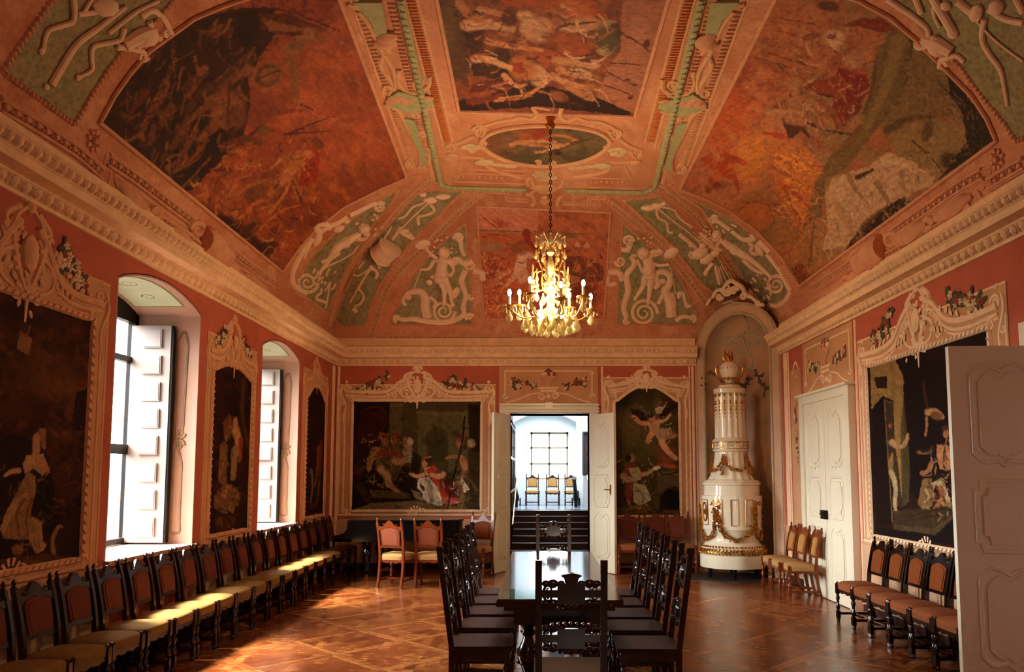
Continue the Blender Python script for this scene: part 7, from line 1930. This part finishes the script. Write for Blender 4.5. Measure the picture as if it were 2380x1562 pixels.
for i in range(6):
    a = 2*PI*i/6; b = MB(); b.tube(smooth([V(.03, a, 4.36), V(.13, a, 4.36), V(.14, a, 4.2), V(.10, a, 4.08), V(.19, a, 4.06), V(.20, a, 3.95), V(.12, a, 3.84), V(.04, a, 3.9)], 5), .009, 6)
    for z, q in ((4.3, .14), (4.2, .145), (4.06, .15), (3.9, .17)): b.ell(V(q, a, z), .016, None, 6, 5)
    arm = b.build('upper_arm', m_brt, r0)
    b = MB(); b.lathe([(.035, 3.86), (.045, 3.87), (.015, 3.90), (.03, 3.94), (.012, 3.97), (.022, 4.02), (.008, 4.06), (.014, 4.10), (.002, 4.15)], V(.22, a+.3, 0), 8); drop(b, V(.22, a+.3, 3.86), .12, .03); drop(b, V(.17, a, 4.33), .12, .026); drop(b, V(.10, a+.5, 3.8), .13, .03); b.build('crystal_pinnacle', m_cry, arm)
b = MB()
for i in range(12): a = 2*PI*i/12; b.tube([V(.02, a, 4.36), V(.07, a, 4.42), V(.13 if i % 2 else .17, a, 4.49)], .005, 5); b.ell(V(.13 if i % 2 else .17, a, 4.49), .014, None, 6, 5); drop(b, V(.13 if i % 2 else .17, a, 4.475), .12, .022)
b.build('crown', m_cry, r0)
b = MB()
for r_, n, z, h in ((.32, 14, 3.50, .15), (.23, 12, 3.47, .16), (.14, 9, 3.46, .16), (.28, 10, 3.60, .10)):
    for i in range(n): drop(b, V(r_, 2*PI*i/n+r_*3, z), h, .034)
b.build('pendant_skirt', m_cry, r0)
b = MB()
for i in range(6): a = 2*PI*i/6+.3; b.ell(V(.13, a, 3.56), (.035, .035, .045), None, 10, 8)
b.build('basket_bulbs', m_bulb, r0)
# ---------------------------------------------------------------- stairs and far room
FZ = .88; m_stair = mat('stair_wood', '#3A1A12', .3, var=.3, vscale=4, stretch=(1, 6, 1))
b = MB()
for k in range(8): z = .11*(k+1); y = 14.62+.375*k; b.box((.32, (y+17.7)/2, z-.055), (1.75, 17.7-y, .11)); b.box((.32, y-.01, z-.012), (1.75, .03, .024))
t = b.build('staircase', m_stair, sharp=None); tag(t, 'dark wooden stairs rising beyond the open doorway', 'stairs')
b = MB(); b.box((.32, 14.5, -.05), (2.2, .6, .1)); struct(b.build('floor_passage', m_stair, sharp=None))
b = MB(); b.box((.5, 19.3, FZ-.06), (7, 3.4, .12)); struct(b.build('floor_far_room', mat('far_floor', '#8A96A8', .15, var=.1), sharp=None))
b = MB()
b.box((-.70, 16.1, 1.9), (.3, 3.2, 3.8)); b.box((1.36, 16.1, 1.9), (.3, 3.2, 3.8)); b.box((.3, 16.1, 3.2), (2.4, 3.2, .2)); struct(b.build('wall_stairwell', m_wall, sharp=None))
b = MB(); 
for z in (.7, 1.35, 2.0, 2.65): b.box((-.53, 16.0, z), (.04, 2.9, .05))
for y in (14.6, 15.3, 16.0, 16.7, 17.4): b.box((-.53, y, 1.45), (.05, .05, 2.6))
b.box((-.545, 16.0, 1.45), (.01, 2.9, 2.6)); r1 = b.build('wood_panelling', m_darkp, sharp=None); tag(r1, 'dark glossy wood panelling on the left side of the stairs', 'wall panelling')
b = MB(); b.box((1.19, 16.0, 1.45), (.03, 2.9, 2.6)); r1 = b.build('wood_panelling', m_brown, sharp=None); tag(r1, 'brown wood panelling on the right side of the stairs', 'wall panelling')
b = MB(); b.tube([(1.12, 14.5, .75), (1.12, 17.6, 1.65)], .015, 8); b.tube([(-.47, 14.5, .75), (-.47, 17.6, 1.65)], .015, 8)
for s_ in (1.14, -.49):
    for y in (14.7, 16.0, 17.4): b.tube([(s_, y, .8+(y-14.5)*.29), (s_+(.04 if s_ > 0 else -.04), y, .8+(y-14.5)*.29)], .01, 6)
t = b.build('stair_handrail', m_brass); tag(t, 'thin brass handrails along both sides of the stairs', 'handrail')
YF = 20.6; WX0, WX1, WZ0, WZ1 = -.20, .82, 1.52, 2.80
b = MB(); fy = lambda u, v, w: Vector((u, YF+w, v))
b.prism([(-3, FZ), (WX0, FZ), (WX0, 4.5), (-3, 4.5)], fy, 0, .6); b.prism([(WX1, FZ), (4, FZ), (4, 4.5), (WX1, 4.5)], fy, 0, .6); b.prism([(WX0, FZ), (WX1, FZ), (WX1, WZ0), (WX0, WZ0)], fy, 0, .6); b.prism([(WX0, WZ1), (WX1, WZ1), (WX1, 4.5), (WX0, 4.5)], fy, 0, .6)
struct(b.build('wall_far', m_wall, sharp=None))
b = MB(); b.box((-2.6, 19.1, 2.6), (.2, 3.4, 3.8)); b.box((3.2, 19.1, 2.6), (.2, 3.4, 3.8)); b.box((.4, 19.1, 4.2), (6, 3.4, .2)); b.box((-1.75, 17.75, 2.6), (1.9, .2, 3.6)); b.box((2.4, 17.75, 2.6), (1.9, .2, 3.6)); b.box((.3, 17.75, 3.7), (3, .2, 1.0)); struct(b.build('wall_far_room', m_wall, sharp=None))
# arched recess edge of the far room
b = MB(); A = [(-.62, FZ)]+[(-.62+1.62*i/12, 3.02+.27*math.sin(PI*i/12)) for i in range(13)]+[(1.0, FZ)]; B = [(x*1.0+(x-.19)*.9, z*1.0+(.9 if z > 1 else 0)) for x, z in A]
b.ringprism(B, A, lambda u, v, w: Vector((u, 20.0+w, v)), 0, .15); struct(b.build('wall_far_arch', m_wall, sharp=None))
b = MB()
for x in (WX0+.03, WX1-.03, (WX0+WX1)/2): b.box((x, YF+.25, (WZ0+WZ1)/2), (.05, .06, WZ1-WZ0))
for z in (WZ0+.03, WZ1-.03, 1.95, 2.38): b.box(((WX0+WX1)/2, YF+.25, z), (WX1-WX0, .06, .045))
wf = b.build('window_4', mat('window_wood', '#8A7A60', .5), sharp=None); struct(wf)
b = MB(); b.box(((WX0+WX1)/2, YF+.26, (WZ0+WZ1)/2), (WX1-WX0, .006, WZ1-WZ0)); b.build('pane', m_glass, wf, sharp=None)
fc = many(lambda lb: side_chair(lb, m_dark, m_seatT, m_backT), [(-.14, 20.05-.1, 0, 'left of the three chairs under the window of the far room', 'chairs in the far room'), (.38, 19.95, 0, 'middle of the three chairs under the window of the far room', 'chairs in the far room'), (.86, 19.95, 0, 'right of the three chairs under the window of the far room', 'chairs in the far room')], .78)
for o in fc: o.location.z = FZ
for x, y, lb in ((.93, 19.1, 'small black gun before the right chair of the far room'), (-.52, 19.0, 'small black gun on a stand at the left edge of the far room')):
    r1 = empty('display_gun'); tag(r1, lb, 'gun'); b = MB()
    b.tube([(x, y, FZ+.28), (x-.05, y-.35, FZ+.62), (x-.06, y-.4, FZ+.70)], [.05, .045, .06], 10); b.build('barrel', m_iron, r1)
    b = MB(); b.box((x, y, FZ+.22), (.12, .3, .14)); b.box((x, y, FZ+.10), (.07, .10, .2)); b.build('carriage', m_iron, r1, sharp=None)
    for s_ in (-1, 1): b = MB(); b.lathe([(.10, -.015), (.11, 0), (.10, .015)], (x+s_*.09, y, FZ+.12), 16, (Vector((0, 1, 0)), Vector((0, 0, 1)), Vector((1, 0, 0)))); b.build('wheel', m_iron, r1)
r1 = empty('display_case'); tag(r1, 'tall display cabinet at the right edge of the far room', 'cabinet')
b = MB(); b.box((1.28, 19.2, FZ+.38), (.34, .4, .76)); b.build('plinth', m_white, r1, sharp=None)
b = MB()
for dx in (-.16, .16):
    for dy in (-.19, .19): b.box((1.28+dx, 19.2+dy, FZ+1.3), (.02, .02, 1.04))
for z in (FZ+.78, FZ+1.82): b.box((1.28, 19.2, z), (.36, .42, .04))
b.box((1.28, 19.38, FZ+1.3), (.32, .02, 1.0)); b.build('case_frame', m_dark, r1, sharp=None)
# ---------------------------------------------------------------- camera and light
cd = bpy.data.cameras.new('camera'); cam = bpy.data.objects.new('camera', cd); COL.objects.link(cam)
cam.location = (0, 0, EYE); cam.rotation_euler = (R(90)+TH, 0, 0)
cd.sensor_fit = 'HORIZONTAL'; cd.sensor_width = 36; cd.lens = F/2380*36
cd.shift_x = -(PX-1190)/2380; cd.shift_y = (PY-781)/2380; cd.clip_start = .1; cd.clip_end = 200
bpy.context.scene.camera = cam
sc = bpy.context.scene
sc.view_settings.view_transform = 'Standard'; sc.view_settings.look = 'None'; sc.view_settings.gamma = 1; sc.view_settings.exposure = -.25
sc.view_settings.use_curve_mapping = False
w = bpy.data.worlds.new('sky'); sc.world = w; w.use_nodes = True
wn_ = w.node_tree.nodes; wl = w.node_tree.links; bg = wn_['Background']
tc = wn_.new('ShaderNodeTexCoord'); sx = wn_.new('ShaderNodeSeparateXYZ'); wl.new(tc.outputs['Generated'], sx.inputs[0])
cr = wn_.new('ShaderNodeValToRGB'); wl.new(sx.outputs[2], cr.inputs[0]); e = cr.color_ramp.elements
e[0].position = .0; e[0].color = (.16, .17, .15, 1); e[1].position = .03; e[1].color = (.9, .96, 1, 1); q = e.new(.6); q.color = (1, .98, .92, 1)
wl.new(cr.outputs[0], bg.inputs[0]); bg.inputs[1].default_value = 1
dp = wn_.new('ShaderNodeVectorMath'); dp.operation = 'DOT_PRODUCT'; dp.inputs[1].default_value = Vector((-.80, .03, .60)); wl.new(tc.outputs['Generated'], dp.inputs[0])
mr = wn_.new('ShaderNodeMapRange'); mr.inputs['From Min'].default_value = .6; mr.inputs['From Max'].default_value = 1; mr.inputs['To Min'].default_value = 15; mr.inputs['To Max'].default_value = 100; wl.new(dp.outputs['Value'], mr.inputs['Value']); wl.new(mr.outputs[0], bg.inputs[1])
def light(nm, kind, loc, e, col, size=None, rot=None, **k):
    l = bpy.data.lights.new(nm, kind); l.energy = e; l.color = col
    if kind == 'AREA':
        l.shape = 'RECTANGLE'; l.size, l.size_y = size
    elif kind == 'SUN': l.angle = size
    elif size: l.shadow_soft_size = size
    o = bpy.data.objects.new(nm, l); COL.objects.link(o); o.location = loc
    if rot: o.rotation_euler = rot
    return o
s = light('sun', 'SUN', (-10, 8, 8), 46, (1, .93, .75), R(12)); s.rotation_euler = Vector((.50, -.05, -.86)).to_track_quat('-Z', 'Y').to_euler()
for x_, y_, z_, w_, h_, d_ in [(XL-WT+.03, (a+c)/2, 2.25, 1.6, 2.6, (1, 0, 0)) for a, c in wins]+[(.31, 20.9, 2.16, 1.0, 1.26, (0, -1, 0))]:
    o = light('sky_portal', 'AREA', (x_, y_, z_), 1, (1, 1, 1), (w_, h_)); o.rotation_euler = Vector(d_).to_track_quat('-Z', 'Y').to_euler(); o.data.cycles.is_portal = True
light('chandelier_glow', 'POINT', (.15, 8.95, 3.78), 310, (1, .68, .38), .25)
light('fill_behind_viewpoint', 'POINT', (.6, -.8, 2.6), 75, (1, .88, .74), .4)  # added fill light behind the camera, no fixture stands there
for p_, e_ in (((.3, 19.0, 3.9), 480), ((.3, 16.2, 3.0), 25)): light('far_room_fill', 'POINT', p_, e_, (.85, .93, 1), .5)  # added point lights that brighten the far room and stairwell, not window light
sc.cycles.use_denoising = True; sc.cycles.max_bounces = 6; sc.cycles.diffuse_bounces = 4; sc.cycles.caustics_reflective = False; sc.cycles.caustics_refractive = False; sc.cycles.use_adaptive_sampling = True; sc.cycles.adaptive_threshold = .08; sc.cycles.adaptive_min_samples = 16
